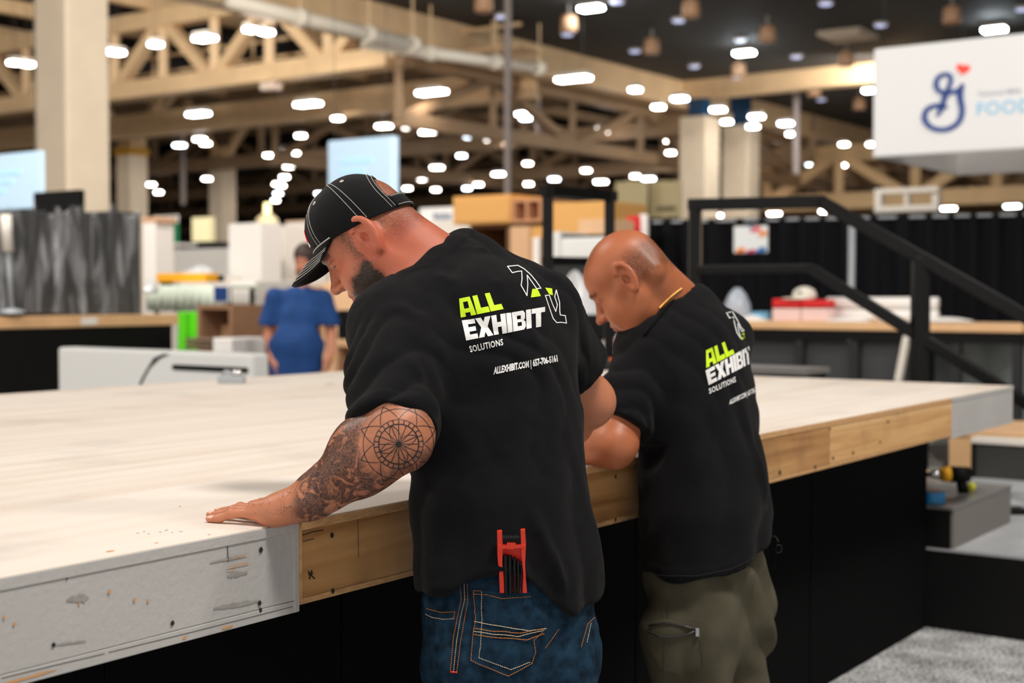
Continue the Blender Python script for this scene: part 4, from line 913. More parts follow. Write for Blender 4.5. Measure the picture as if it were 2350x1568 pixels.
p = FP(1257, 430); MB().bar((p.x, p.y, 0), p, .062).build('post', RAIL, t, bevel=.005); p2 = FP(1399, 442); MB().bar((p2.x, p2.y, 0), p2, .062).build('post', RAIL, t, bevel=.005)
MB().bar(FP(1246, 437), FP(1409, 451), .062).build('top_rail', RAIL, t, bevel=.005); MB().bar(FP(1250, 599), FP(1405, 602), .05).build('middle_rail', RAIL, t, bevel=.005)
# dark landing behind the deck that carries the rails
u = ur; a = toun(RP(1560, 850))[1]; b = toun(RP(1905, 850))[1]
t = thing('stair_landing', UN(u + .5, (a + b) / 2, 0), 'dark stair landing just beyond the deck under the handrail', 'landing')
zl = on_plane_u(1800, 846, u - .35).z; GM = mat('grey_landing_top', (120, 116, 114), .4)
MB().ub(u - .35, u - .06, a - .5, b, 0, zl - .03).build('body', BLACK, t); MB().ub(u - .37, u - .05, a - .5, b + .02, zl - .03, zl).build('tread', GM, t)

# ------------------------------------------------------------------ lower right: steps, tools
GREYTOP = mat('pale_grey_step_top', (168, 170, 174), .5, var=.12, vscale=5); STEP_LIT = mat('lit_step_face_grey', (112, 108, 104), .6)
uf = UBASE + .003; zt1 = on_plane_u(2190, 1262, uf).z; nn0 = toun(on_plane_u(2120, 1440, uf))[1]
t = thing('low_stage', UN(uf + 1, nn0 + 1, 0), 'low black stage with a pale grey top at lower right', 'stage')
MB().ub(uf, uf + 3.6, nn0 - .6, nn0 + 3.2, 0, zt1 - .012).build('body', BLACK, t); MB().ub(uf + .0, uf + 3.6, nn0 - .6, nn0 + 3.2, zt1 - .012, zt1).build('top', GREYTOP, t)
n2 = toun(on_plane_u(2187, 1165, uf))[1]; zt2 = on_plane_u(2187, 1165, uf).z; u2 = toun(on_plane_n(2320, 1112, n2))[0]
t = thing('stage_step', UN(uf + .3, n2 - .4, zt1), 'dark grey step box carrying the blue tape and drill', 'step')
MB().ub(uf - .001, u2, n2 - .9, n2 - .012, zt1, zt2 - .014).build('body', BLACK, t); MB().ub(uf + .01, u2, n2 - .012, n2, zt1, zt2 - .014).build('lit_side_face', STEP_LIT, t); MB().ub(uf - .006, u2 + .004, n2 - .9, n2 + .004, zt2 - .014, zt2).build('tread', mat('mid_grey_tread', (112, 110, 108), .35), t, bevel=.003)  # side face coloured paler than the black body to look lit
c = Pz(2140, 1153, zt2); t = thing('tape_roll', c, 'roll of blue masking tape on the dark step box', 'tape')
MB().lathe([(.055, 0), (.055, .05)], c, 28).build('tape', C['skyblue_tape'], t, bevel=.003); MB().lathe([(.038, .0505), (.038, .053), (.03, .053)], c, 24).build('core', C['kraft_board'], t)
c = Pz(2213, 1140, zt2) + Vector((0, .12, 0)); t = thing('cordless_drill', c, 'black and yellow cordless drill standing on the dark step box', 'drill')
X = Vector((1, 0, 0)); YEL = mat('drill_yellow', (244, 176, 24), .45)
MB().tube([c - X * .07 + ZV * .085, c - X * .03 + ZV * .085], [.03, .038], 18).build('gear_case', YEL, t, smooth=True); MB().tube([c - X * .03 + ZV * .085, c + X * .06 + ZV * .085], [.038, .034], 18).build('motor', BLACK, t, smooth=True)
MB().tube([c - X * .15 + ZV * .085, c - X * .1 + ZV * .085, c - X * .07 + ZV * .085], [.008, .018, .022], 14).build('chuck', mat('chrome', (210, 210, 212), .15, 1.), t, smooth=True); MB().tube([c + X * .02 + ZV * .07, c + X * .035 + ZV * .0], [.022, .026], 12).build('grip', BLACK, t, smooth=True)
c2 = Pz(2246, 1135, zt2); o = MB().lathe([(.012, 0), (.02, .02), (.014, .04)], c2 + Vector((0, .1, 0)), 12).build('yellow_plug', mat('fluoro_yellow', (226, 226, 60), .5), base=c2, smooth=True); tag(o, 'small fluorescent yellow plug beside the drill', 'plug')
c3 = Pz(2140, 1112, zt2) + Vector((0, .25, 0)); t = thing('wood_offcut', c3, 'pale wood offcut behind the blue tape', 'offcut'); MB().bar(c3 - X * .06 + ZV * .02, c3 + X * .05 + ZV * .02, .05, .04).build('block', C['tan_board'], t, bevel=.004); MB().bar(c3 - X * .03 + ZV * .05, c3 + X * .02 + ZV * .05, .03, .02).build('top_piece', C['orange_ply'], t)
# framed board and wood bench behind
ub2 = toun(P(2232, 1090, 8.3))[0]
def lbox(name, x0, x1, y0, y1, du, dep, m, par, z0=None):
    a, b = on_plane_u(x0, y0, ub2 + du), on_plane_u(x1, y0, ub2 + du); z_ = on_plane_u(x0, y1, ub2 + du).z if z0 is None else z0
    return MB().ub(ub2 + du, ub2 + du + dep, toun(a)[1], toun(b)[1], z_, a.z).build(name, m, par, bevel=.004)
t = thing('framed_bench', on_plane_u(2290, 1090, ub2), 'black framed bench with a pale top edge at the right border', 'bench')
lbox('front', 2232, 2420, 1016, 1092, 0, .06, mat('dark_olive_panel', (54, 55, 52), .6), t, z0=zt1); lbox('top_edge', 2228, 2420, 1003, 1017, -.02, .1, C['pale_board'], t); lbox('frame_post', 2228, 2238, 1017, 1092, -.015, .06, BLACK, t, z0=zt1)
t = thing('wood_bench', on_plane_u(2200, 1065, ub2 + .3), 'light wood bench end behind the drill', 'bench')
lbox('end_panel', 2177, 2229, 995, 1066, .3, .05, WOODTOP, t, z0=zt1); lbox('top', 2140, 2420, 985, 1004, .3, .9, WOODTOP, t); 
t = thing('curved_bracket', on_plane_u(2150, 1095, ub2 - .3), 'dark curved bracket behind the blue tape', 'bracket')
bp_ = [on_plane_u(x, y, ub2 - .25) for x, y in ((2118, 1022), (2174, 1018), (2174, 1104), (2142, 1104), (2160, 1080), (2166, 1062), (2150, 1056), (2138, 1040), (2118, 1034))]
MB().prism(bp_, EU * .03).build('plate', mat('bronze_bracket', (62, 56, 52), .5), t); lbox('foot', 2130, 2176, 1104, 1110, -.3, .3, BLACK, t, z0=zt1)
c = on_plane_u(2350, 1185, uf + .6); c = Pz(2330, 1183, zt1); o = MB().bx(c.x - .02, c.x + .06, c.y, c.y + .1, zt1, zt1 + .03).build('black_foot_block', BLACK, base=c, bevel=.004); tag(o, 'small black block on the low grey stage right of the step', 'block')
# ------------------------------------------------------------------ implicit surfaces for people (smooth unions meshed by surface nets)
A3 = lambda v: np.array(v, np.float32)
def s_ell(p, c, r, R=None):
    q = p - A3(c)
    if R is not None: q = q @ np.array(R, np.float32).T
    r = A3(r); k0 = np.sqrt(((q / r) ** 2).sum(-1)) + 1e-9; k1 = np.sqrt(((q / (r * r)) ** 2).sum(-1)) + 1e-9
    return k0 * (k0 - 1) / k1
def s_cap(p, a, b, ra, rb):
    a, b = A3(a), A3(b); ab = b - a; t = np.clip(((p - a) @ ab) / (ab @ ab), 0, 1)
    return np.sqrt(((p - a - t[..., None] * ab) ** 2).sum(-1)) - (ra + (rb - ra) * t)
def s_ecap(p, a, b, A0, B0, A1, B1, side, fwd):
    """elliptical capsule: half width A along side, half depth B along fwd"""
    a, b, side, fwd = A3(a), A3(b), A3(side), A3(fwd); ab = b - a; t = np.clip(((p - a) @ ab) / (ab @ ab), 0, 1)
    v = p - a - t[..., None] * ab; x = v @ side; y = v @ fwd; w2 = np.maximum((v * v).sum(-1) - x * x - y * y, 0)
    A = A0 + (A1 - A0) * t; B = B0 + (B1 - B0) * t
    k0 = np.sqrt((x / A) ** 2 + (y / B) ** 2 + w2 / (B * B)) + 1e-9
    k1 = np.sqrt((x / A ** 2) ** 2 + (y / B ** 2) ** 2 + w2 / (B ** 4)) + 1e-9
    return k0 * (k0 - 1) / k1
def smin(a, b, k):
    if k <= 0: return np.minimum(a, b)
    h = np.maximum(k - np.abs(a - b), 0) / k; return np.minimum(a, b) - h * h * k * .25
def smax(a, b, k): return -smin(-a, -b, k)

class Body:
    """list of (op, k, fn, centre, radius)"""
    def __init__(s): s.pr = []
    def add(s, fn, c, r, k=.01, op='u'): s.pr.append((op, k, fn, A3(c), r)); return s
    def cap(s, a, b, ra, rb, k=.01):
        a, b = Vector(a), Vector(b); return s.add(lambda p: s_cap(p, a, b, ra, rb), (a + b) / 2, (a - b).length / 2 + max(ra, rb), k)
    def ell(s, c, r, k=.01, R=None): return s.add(lambda p: s_ell(p, c, r, R), c, max(r), k)
    def tube(s, rows, side, fwd, k=.03):
        for (a, A0, B0), (b, A1, B1) in zip(rows, rows[1:]):
            a, b = Vector(a), Vector(b)
            s.add(lambda p, a=a, b=b, A0=A0, B0=B0, A1=A1, B1=B1: s_ecap(p, a, b, A0, B0, A1, B1, side, fwd), (a + b) / 2, (a - b).length / 2 + max(A0, A1, B0, B1), k)
        return s
    def eval(s, p, act=None):
        d = np.full(p.shape[:-1], 1., np.float32)
        for i, (op, k, fn, c, r) in enumerate(s.pr):
            if act is not None and not act[i]: continue
            v = fn(p)
            d = smin(d, v, k) if op == 'u' else (smax(d, -v, k) if op == 's' else smax(d, v, k))
        return d
    def mesh(s, h, smooth=1):
        us = [q for q in s.pr if q[0] == 'u']
        lo = np.min([q[3] - q[4] for q in us], 0) - 4 * h; hi = np.max([q[3] + q[4] for q in us], 0) + 4 * h
        n = np.ceil((hi - lo) / h).astype(int) + 1
        F = np.full(n, 1., np.float32); Bk = 20; half = Bk * h * .5 * 1.7321
        ax = [np.arange(m, dtype=np.float32) * h + l for m, l in zip(n, lo)]
        C = np.array([q[3] for q in s.pr]); Rr = np.array([q[4] for q in s.pr]); K = np.array([q[1] for q in s.pr]); isu = np.array([q[0] == 'u' for q in s.pr]); isi = np.array([q[0] == 'i' for q in s.pr])
        for i in range(0, n[0], Bk):
            for j in range(0, n[1], Bk):
                for k in range(0, n[2], Bk):
                    c = np.array([ax[0][i], ax[1][j], ax[2][k]]) + Bk * h * .5
                    act = np.linalg.norm(C - c, axis=1) - Rr < half + K + 2 * h
                    if not (act & isu).any(): continue
                    act |= isi
                    g = np.stack(np.meshgrid(ax[0][i:i + Bk], ax[1][j:j + Bk], ax[2][k:k + Bk], indexing='ij'), -1)
                    F[i:i + Bk, j:j + Bk, k:k + Bk] = s.eval(g, act)
        return surface_nets(F, lo, h, smooth)

def surface_nets(F, lo, h, smooth=1):
    ins = F < 0
    cs = np.zeros(tuple(m - 1 for m in F.shape), np.int8)
    for a in (0, 1):
        for b in (0, 1):
            for c in (0, 1): cs += ins[a:F.shape[0] - 1 + a, b:F.shape[1] - 1 + b, c:F.shape[2] - 1 + c]
    act = (cs > 0) & (cs < 8)
    idx = np.argwhere(act); N = len(idx); ID = np.full(act.shape, -1, np.int32); ID[act] = np.arange(N)
    acc = np.zeros((N, 3), np.float32); cnt = np.zeros(N, np.float32)
    cor = [(a, b, c) for a in (0, 1) for b in (0, 1) for c in (0, 1)]
    val = {q: F[idx[:, 0] + q[0], idx[:, 1] + q[1], idx[:, 2] + q[2]] for q in cor}
    for q in cor:
        for ax in range(3):
            if q[ax] == 0:
                r = list(q); r[ax] = 1; r = tuple(r); v0, v1 = val[q], val[r]; m = (v0 < 0) != (v1 < 0)
                t = np.where(m, v0 / (v0 - v1 + 1e-12), 0); pt = np.tile(A3(q), (N, 1)); pt[:, ax] = t
                acc += pt * m[:, None]; cnt += m
    V = (idx + acc / cnt[:, None]) * h + lo
    Q = []
    for ax in range(3):
        b, c = (ax + 1) % 3, (ax + 2) % 3
        s0 = [slice(None)] * 3; s1 = [slice(None)] * 3; s0[ax] = slice(0, -1); s1[ax] = slice(1, None)
        for o in (b, c): s0[o] = slice(1, -1); s1[o] = slice(1, -1)
        A, B = ins[tuple(s0)], ins[tuple(s1)]; e = np.argwhere(A != B)
        if len(e) == 0: continue
        flip = A[tuple(e.T)]; e = e.copy(); e[:, b] += 1; e[:, c] += 1
        def cell(db, dc):
            q = e.copy(); q[:, b] += db; q[:, c] += dc; return ID[tuple(q.T)]
        q = np.stack([cell(-1, -1), cell(0, -1), cell(0, 0), cell(-1, 0)], 1)
        q[~flip] = q[~flip][:, ::-1]; Q.append(q)
    Q = np.concatenate(Q)
    for _ in range(smooth): V = lap(V, Q, .5); V = lap(V, Q, -.45)
    return V.astype(np.float64), Q
def lap(V, Q, w):
    S = np.zeros_like(V); n = np.zeros(len(V))
    for i in range(4):
        for j in ((i + 1) % 4, (i - 1) % 4):
            for a in range(3): S[:, a] += np.bincount(Q[:, i], V[Q[:, j], a], len(V))
            n += np.bincount(Q[:, i], minlength=len(V))
    return V + w * (S / np.maximum(n, 1)[:, None] - V)
def vnormals(V, Q):
    fn = np.cross(V[Q[:, 2]] - V[Q[:, 0]], V[Q[:, 3]] - V[Q[:, 1]]); N = np.zeros_like(V)
    for i in range(4):
        for a in range(3): N[:, a] += np.bincount(Q[:, i], fn[:, a], len(V))
    return N / (np.linalg.norm(N, axis=1, keepdims=True) + 1e-12)
def noise3(p, seed=0):
    """smooth value noise in -1..1"""
    p = np.asarray(p, np.float64); i = np.floor(p).astype(np.int64); f = p - i; f = f * f * (3 - 2 * f); out = 0
    for a in (0, 1):
        for b in (0, 1):
            for c in (0, 1):
                h = (i[..., 0] + a) * 374761393 + (i[..., 1] + b) * 668265263 + (i[..., 2] + c) * 2147483647 + seed * 974711
                h = (h ^ (h >> 13)) * 1274126177; h = (h ^ (h >> 16)) & 0xffff
                out = out + (h / 32767.5 - 1) * (f[..., 0] if a else 1 - f[..., 0]) * (f[..., 1] if b else 1 - f[..., 1]) * (f[..., 2] if c else 1 - f[..., 2])
    return out
def bump1(x, c, w): return np.exp(-((x - c) / w) ** 2)
def seg_dist(V, pts):
    """distance to a polyline and parameter 0..1 along it"""
    best = np.full(len(V), 9.); par = np.zeros(len(V)); L = [0]
    pts = [np.array(p, float) for p in pts]
    for a, b in zip(pts, pts[1:]): L.append(L[-1] + np.linalg.norm(b - a))
    for i, (a, b) in enumerate(zip(pts, pts[1:])):
        ab = b - a; t = np.clip(((V - a) @ ab) / (ab @ ab), 0, 1); d = np.linalg.norm(V - a - t[:, None] * ab, axis=1); m = d < best
        best[m] = d[m]; par[m] = (L[i] + t[m] * (L[i + 1] - L[i])) / L[-1]
    return best, par

# ------------------------------------------------------------------ head and hand in their own frames
class Frame:
    def __init__(s, o, x, y, z, sc=1.): s.o = Vector(o); s.R = np.array([list(x), list(y), list(z)], np.float32); s.sc = sc
    def loc(s, p): return ((p - A3(s.o)) @ s.R.T) / s.sc
    def w(s, l): return Vector(s.R.T @ (np.array(l, np.float32) * s.sc)) + s.o
def head_frame(o, yaw_dir, pitch, roll=0., sc=1.):
    f = Vector((yaw_dir[0], yaw_dir[1], 0)).normalized(); r = Vector((f.y, -f.x, 0)); u = ZV.copy()
    f2 = f * math.cos(pitch) - u * math.sin(pitch); u2 = u * math.cos(pitch) + f * math.sin(pitch)
    r2 = r * math.cos(roll) + u2 * math.sin(roll); u3 = u2 * math.cos(roll) - r * math.sin(roll)
    return Frame(o, r2, f2, u3, sc)
def sd_ear(q, s, big=1.):
    e1 = np.array([s * .26, -.965, 0], np.float32); e1 /= np.linalg.norm(e1); e2 = np.array([0, -.22, .975], np.float32); e2 /= np.linalg.norm(e2)
    e3 = np.cross(e1, e2) * (-1 if s > 0 else 1); e3 = e3 * np.sign(e3[0] * s)
    v = q - A3((s * .0775, -.016, .002)); a = v @ e1 / big; b = v @ e2 / big; c = v @ e3
    wid = .0185 + .004 * np.clip(b / .03, -1, 1)
    rho = np.sqrt((a / wid) ** 2 + (b / .033) ** 2)
    plate = np.maximum((rho - 1) * .018, np.abs(c - .001) - .0028)
    rim = np.sqrt(((rho - .93) * .019) ** 2 + (c - .006) ** 2) - .0046; rim = np.where((a < -.006) & (b < .012), .05, rim)
    anti = np.sqrt(((np.sqrt(((a - .0) / .0115) ** 2 + ((b - .0) / .021) ** 2) - 1) * .0125) ** 2 + (c - .003) ** 2) - .0028; anti = np.where(a < .001, .05, anti)
    lobe = s_ell(np.stack([a, b, c], -1), (-.003, -.029, .001), (.0085, .0095, .005))
    trag = s_ell(np.stack([a, b, c], -1), (-.0145, -.004, .003), (.0045, .007, .005))
    back = s_cap(q, (s * .068, -.018, .0), (s * .078, -.022, .004), .012, .008)
    d = smin(plate, rim, .004); d = smin(d, anti, .004); d = smin(d, lobe, .005); d = smin(d, trag, .003); d = smin(d, back, .006)
    abc = np.stack([a, b, c], -1)
    h1 = s_ell(abc, (-.004, -.004, .005), (.0092, .0125, .0135)); h2 = s_ell(abc, (.0015, .017, .006), (.0088, .0105, .0058)); h3 = s_ell(abc, (.0115, .0, .006), (.0035, .016, .005))
    return d * .9, np.minimum(h1, h2)
def sd_head(q, fat=0., ear=1., jaw=1.):
    d = s_ell(q, (0, -.014, .046), (.0755, .096, .082))
    d = smin(d, s_ell(q, (0, .042, .044), (.061, .05, .055)), .02)
    d = smin(d, s_ell(q, (0, .046, -.035), (.056 + fat, .047, .068)), .022)
    d = smin(d, s_ell(q, (0, .043, -.075), (.046 * jaw + fat, .044, .032)), .02)
    d = smin(d, s_ell(q, (0, .076, -.098), (.022, .018, .016)), .018)
    ax = np.abs(q[..., 0]); m = np.stack([ax, q[..., 1], q[..., 2]], -1)
    d = smin(d, s_cap(m, (.054 * jaw, -.002, -.045), (.03, .062, -.095), .018 + fat, .015 + fat), .022)
    d = smin(d, s_cap(m, (.056, .012, -.008), (.041, .053, -.024), .015, .016), .028)
    d = smin(d, s_ell(m, (.034, .058, -.046), (.024, .03, .027)), .03)
    d = smin(d, s_ell(m, (.024, .083, .03), (.027, .014, .009)), .012)
    d = smax(d, -s_ell(m, (.036, .098, .008), (.021, .02, .0125)), .012)
    d = smin(d, s_ell(m, (.032, .073, .0075), (.0155, .0125, .0115)), .003)
    d = smin(d, s_ell(m, (.033, .0765, .0115), (.016, .0115, .0065)), .003)
    d = smax(d, -s_ell(m, (.034, .0875, .0035), (.0155, .006, .0013)), .0015)
    d = smin(d, s_cap(q, (0, .088, .018), (0, .108, -.02), .008, .0115), .01)
    d = smin(d, s_ell(q, (0, .1145, -.0245), (.0125, .012, .0105)), .008)
    d = smin(d, s_ell(m, (.0125, .1015, -.0285), (.0085, .0115, .0085)), .005)
    d = smax(d, -s_ell(m, (.0075, .1075, -.037), (.0048, .0075, .006)), .002)
    d = smin(d, s_ell(q, (0, .0945, -.0545), (.0245, .0105, .0072)), .008)
    d = smin(d, s_ell(q, (0, .0935, -.0665), (.021, .0105, .0078)), .006)
    d = smax(d, -s_ell(q, (0, .106, -.0605), (.025, .0105, .0016)), .002)
    e_, h_ = sd_ear(m, 1., ear); d = smin(d, e_, .005); d = smax(d, -h_, .0025)
    return d
FING = [('index', .084, .030, .088, 8, .0083), ('middle', .086, .0105, .097, 3, .0085), ('ring', .079, -.0105, .092, -4, .0081), ('pinky', .067, -.030, .079, -13, .0075)]
def sd_hand(q, curl=0., ground=-.026, thumb=True):
    """x to the fingertips, y to the thumb side, z out of the back of the hand"""
    d = s_ecap(q, (-.03, 0, .01), (.03, .002, .0), .029, .024, .036, .024, (0, 1, 0), (0, 0, 1))
    d = smin(d, s_ecap(q, (.03, .002, .0), (.07, .0, -.006), .036, .024, .04, .0155, (0, 1, 0), (0, 0, 1)), .02)
    d = smin(d, s_ell(q, (.03, -.022, -.012), (.034, .016, .015)), .012)
    for nm, x, y, L, an, r in FING:
        a = math.radians(an); dr = np.array([math.cos(a), math.sin(a)])
        z0, z1, z2, z3 = -.006, -.0085, ground + r * 1.05, ground + r * .8
        if curl: z1, z2, z3 = -.012, -.028, -.052
        k = 1 - .35 * curl
        p = [(x - .03, y * .8, -.006), (x, y, z0), (x + L * .45 * dr[0] * k, y + L * .45 * dr[1], z1), (x + L * .75 * dr[0] * k, y + L * .75 * dr[1], z2), (x + L * dr[0] * k - L * .4 * curl, y + L * dr[1], z3)]
        f = s_cap(q, p[0], p[1], r * .9, r * 1.12)
        f = smin(f, s_cap(q, p[1], p[2], r * 1.12, r), .006); f = smin(f, s_cap(q, p[2], p[3], r * 1.04, r * .94), .004); f = smin(f, s_cap(q, p[3], p[4], r * .96, r * .8), .004)
        f = smin(f, s_ell(q, p[2], (r * .95, r * 1.06, r * 1.08)), .005)
        d = smin(d, f, .006)
        d = smin(d, s_cap(q, (x - .06, y * .55, .016), (x - .002, y, .0065), .003, .006), .008)
    if thumb:
        t = s_cap(q, (.012, .024, -.008), (.048, .050, -.013), .016, .0125); t = smin(t, s_cap(q, (.048, .05, -.013), (.085, .066, -.016), .0118, .0088), .005); d = smin(d, t, .014)
    return d
# ------------------------------------------------------------------ skin, cloth and hair materials
def attr(nt, name): n = nd(nt, 'ShaderNodeAttribute'); n.attribute_name = name; return n
def mth(nt, op, a, b=None, c=None, clamp=False):
    n = nd(nt, 'ShaderNodeMath', operation=op); n.use_clamp = clamp
    for i, v in enumerate((a, b, c)):
        if v is None: continue
        if isinstance(v, (int, float)): n.inputs[i].default_value = v
        else: nt.links.new(v, n.inputs[i])
    return n.outputs[0]
def mixc(nt, f, a, b):
    n = nd(nt, 'ShaderNodeMix', data_type='RGBA')
    for k, v in (('Factor', f), ('A', a), ('B', b)):
        if isinstance(v, (int, float)): n.inputs[k].default_value = v
        elif isinstance(v, tuple): n.inputs[k].default_value = (*v, 1)
        else: nt.links.new(v, n.inputs[k])
    return n.outputs['Result']
def ss(nt, x, a, b):
    n = nd(nt, 'ShaderNodeMapRange', interpolation_type='SMOOTHSTEP'); nt.links.new(x, n.inputs['Value']); n.inputs['From Min'].default_value = a; n.inputs['From Max'].default_value = b; return n.outputs['Result']
def skin_material(name, c, cred, hairc, tattoo=False, rough=.45):
    m = bpy.data.materials.new(name); m.use_nodes = True; nt = m.node_tree; b = nt.nodes['Principled BSDF']
    tc = nd(nt, 'ShaderNodeTexCoord')
    def nz(sc, det=3):
        n = nd(nt, 'ShaderNodeTexNoise'); n.inputs['Scale'].default_value = sc; n.inputs['Detail'].default_value = det; nt.links.new(tc.outputs['Object'], n.inputs[0]); return n.outputs[0]
    n1, n2 = nz(18, 4), nz(620, 2)
    col = mixc(nt, ss(nt, n1, .35, .7), lin(c), tuple(x * .9 for x in lin(c)))
    col = mixc(nt, mth(nt, 'MULTIPLY', attr(nt, 'red').outputs['Fac'], .85, clamp=True), col, lin(cred))
    # tattoo ink
    if tattoo:
        tm = attr(nt, 'tattoo').outputs['Fac']; ink = lin((26, 27, 31))
        uv = nd(nt, 'ShaderNodeSeparateXYZ'); nt.links.new(attr(nt, 'comp').outputs['Vector'], uv.inputs[0])
        x, y = uv.outputs[0], uv.outputs[1]
        r = mth(nt, 'SQRT', mth(nt, 'ADD', mth(nt, 'MULTIPLY', x, x), mth(nt, 'MULTIPLY', y, y)))
        ang = mth(nt, 'ARCTAN2', y, x)
        def line(v, w): return mth(nt, 'LESS_THAN', mth(nt, 'ABSOLUTE', v), w)
        L = line(mth(nt, 'SUBTRACT', r, .034), .0012)
        for rr in (.042, .0605): L = mth(nt, 'MAXIMUM', L, line(mth(nt, 'SUBTRACT', r, rr), .0008))
        ps = mth(nt, 'PINGPONG', mth(nt, 'MULTIPLY', ang, 8 / math.pi), 1.)          # zigzag star points
        L = mth(nt, 'MAXIMUM', L, line(mth(nt, 'SUBTRACT', mth(nt, 'ADD', .042, mth(nt, 'MULTIPLY', ps, .027)), r), .0013))
        ps2 = mth(nt, 'PINGPONG', mth(nt, 'ADD', mth(nt, 'MULTIPLY', ang, 4 / math.pi), .5), 1.)
        L = mth(nt, 'MAXIMUM', L, line(mth(nt, 'SUBTRACT', mth(nt, 'ADD', .008, mth(nt, 'MULTIPLY', ps2, .026)), r), .0013))
        spk = mth(nt, 'PINGPONG', mth(nt, 'MULTIPLY', ang, 8 / math.pi), .5)
        L = mth(nt, 'MAXIMUM', L, mth(nt, 'MULTIPLY', mth(nt, 'LESS_THAN', mth(nt, 'MULTIPLY', spk, r), .0022), mth(nt, 'LESS_THAN', r, .034)))
        bd = mth(nt, 'PINGPONG', mth(nt, 'MULTIPLY', ang, 26 / math.pi), 1.)
        L = mth(nt, 'MAXIMUM', L, mth(nt, 'MULTIPLY', mth(nt, 'GREATER_THAN', bd, .78), mth(nt, 'MULTIPLY', mth(nt, 'GREATER_THAN', r, .034), mth(nt, 'LESS_THAN', r, .042))))
        inC = mth(nt, 'MULTIPLY', mth(nt, 'SUBTRACT', 1., ss(nt, r, .060, .078)), mth(nt, 'ADD', .25, mth(nt, 'MULTIPLY', .75, ss(nt, mth(nt, 'ADD', y, mth(nt, 'MULTIPLY', x, -.5)), -.05, -.015))))
        L = mth(nt, 'MULTIPLY', L, mth(nt, 'LESS_THAN', r, .074))
        # shaded pictures elsewhere on the arm
        w1 = nd(nt, 'ShaderNodeTexNoise'); w1.inputs['Scale'].default_value = 30; w1.inputs['Detail'].default_value = 8; w1.inputs['Roughness'].default_value = .62; w1.inputs['Distortion'].default_value = 1.6; nt.links.new(tc.outputs['Object'], w1.inputs[0])
        w2 = nd(nt, 'ShaderNodeTexNoise'); w2.inputs['Scale'].default_value = 95; w2.inputs['Detail'].default_value = 4; w2.inputs['Distortion'].default_value = 3.; nt.links.new(tc.outputs['Object'], w2.inputs[0])
        blot = ss(nt, w1.outputs[0], .38, .5)
        lines = line(mth(nt, 'SUBTRACT', w1.outputs[0], .5), .012)
        fine = line(mth(nt, 'SUBTRACT', w2.outputs[0], .5), .022)
        dark = mth(nt, 'MAXIMUM', mth(nt, 'MULTIPLY', mth(nt, 'MULTIPLY', blot, mth(nt, 'ADD', .66, mth(nt, 'MULTIPLY', ss(nt, w2.outputs[0], .42, .58), .3))), .95), mth(nt, 'MAXIMUM', mth(nt, 'MULTIPLY', lines, .9), mth(nt, 'MULTIPLY', fine, .72)))
        inkf = mth(nt, 'ADD', mth(nt, 'MULTIPLY', L, .82), mth(nt, 'MULTIPLY', dark, mth(nt, 'SUBTRACT', 1., mth(nt, 'MULTIPLY', inC, .74))), clamp=True)
        inkf = mth(nt, 'MULTIPLY', inkf, tm)
        hl = attr(nt, 'handline').outputs['Fac']
        wv = nd(nt, 'ShaderNodeTexNoise'); wv.inputs['Scale'].default_value = 30; wv.inputs['Distortion'].default_value = 1.; nt.links.new(tc.outputs['Object'], wv.inputs[0])
        inkf = mth(nt, 'MAXIMUM', inkf, mth(nt, 'MULTIPLY', mth(nt, 'MAXIMUM', line(mth(nt, 'SUBTRACT', wv.outputs[0], .5), .005), line(mth(nt, 'SUBTRACT', wv.outputs[0], .42), .004)), mth(nt, 'MULTIPLY', hl, .8)))
        col = mixc(nt, inkf, col, ink)
    # stubble: fine dark specks where hair or beard grows
    hm = attr(nt, 'hair').outputs['Fac']
    sp = mth(nt, 'ADD', mth(nt, 'MULTIPLY', ss(nt, n2, .38, .62), .6), mth(nt, 'MULTIPLY', ss(nt, nz(260, 4), .35, .65), .4))
    hf = mth(nt, 'MULTIPLY', hm, mth(nt, 'ADD', mth(nt, 'MULTIPLY', sp, mth(nt, 'SUBTRACT', 1.25, mth(nt, 'MULTIPLY', hm, .55))), mth(nt, 'MULTIPLY', mth(nt, 'POWER', hm, 3.), .78)), clamp=True)
    col = mixc(nt, hf, col, lin(hairc))
    col = mixc(nt, attr(nt, 'lip').outputs['Fac'], col, lin((176, 92, 84)))
    col = mixc(nt, attr(nt, 'nail').outputs['Fac'], col, lin((236, 186, 172)))
    col = mixc(nt, attr(nt, 'brow').outputs['Fac'], col, lin(hairc))
    nt.links.new(col, b.inputs['Base Color'])
    b.inputs['Roughness'].default_value = rough; b.inputs['Specular IOR Level'].default_value = .4
    b.inputs['Subsurface Weight'].default_value = .12; b.inputs['Subsurface Radius'].default_value = (.01, .004, .002); b.inputs['Subsurface Scale'].default_value = .6
    bp = nd(nt, 'ShaderNodeBump'); bp.inputs['Strength'].default_value = .09; bp.inputs['Distance'].default_value = .002
    nt.links.new(n2, bp.inputs['Height']); nt.links.new(bp.outputs[0], b.inputs['Normal'])
    return m
def cloth_material(name, c, weave=900, bump=.25, sheen=.0, c2=None, vs=40, var=.12):
    m = mat(name, c, .9, var=var, vscale=vs, bump=bump, bscale=weave, sheen=sheen, c2=c2, spec=.12); return m
TEE = cloth_material('black_jersey', (16, 16, 18), sheen=.03)
TEE2 = cloth_material('black_jersey_rib', (10, 10, 11), 700)
DENIM = cloth_material('blue_denim', (32, 60, 82), 1200, .35, .0, (15, 31, 45), 45)
OLIVE = cloth_material('olive_cotton', (90, 86, 71), 900, .25, .0, (74, 70, 57), 12)
INK_W = mat('white_screen_print', (226, 226, 226), .7, var=.06, vscale=80); INK_G = mat('lime_screen_print', (198, 232, 10), .7)

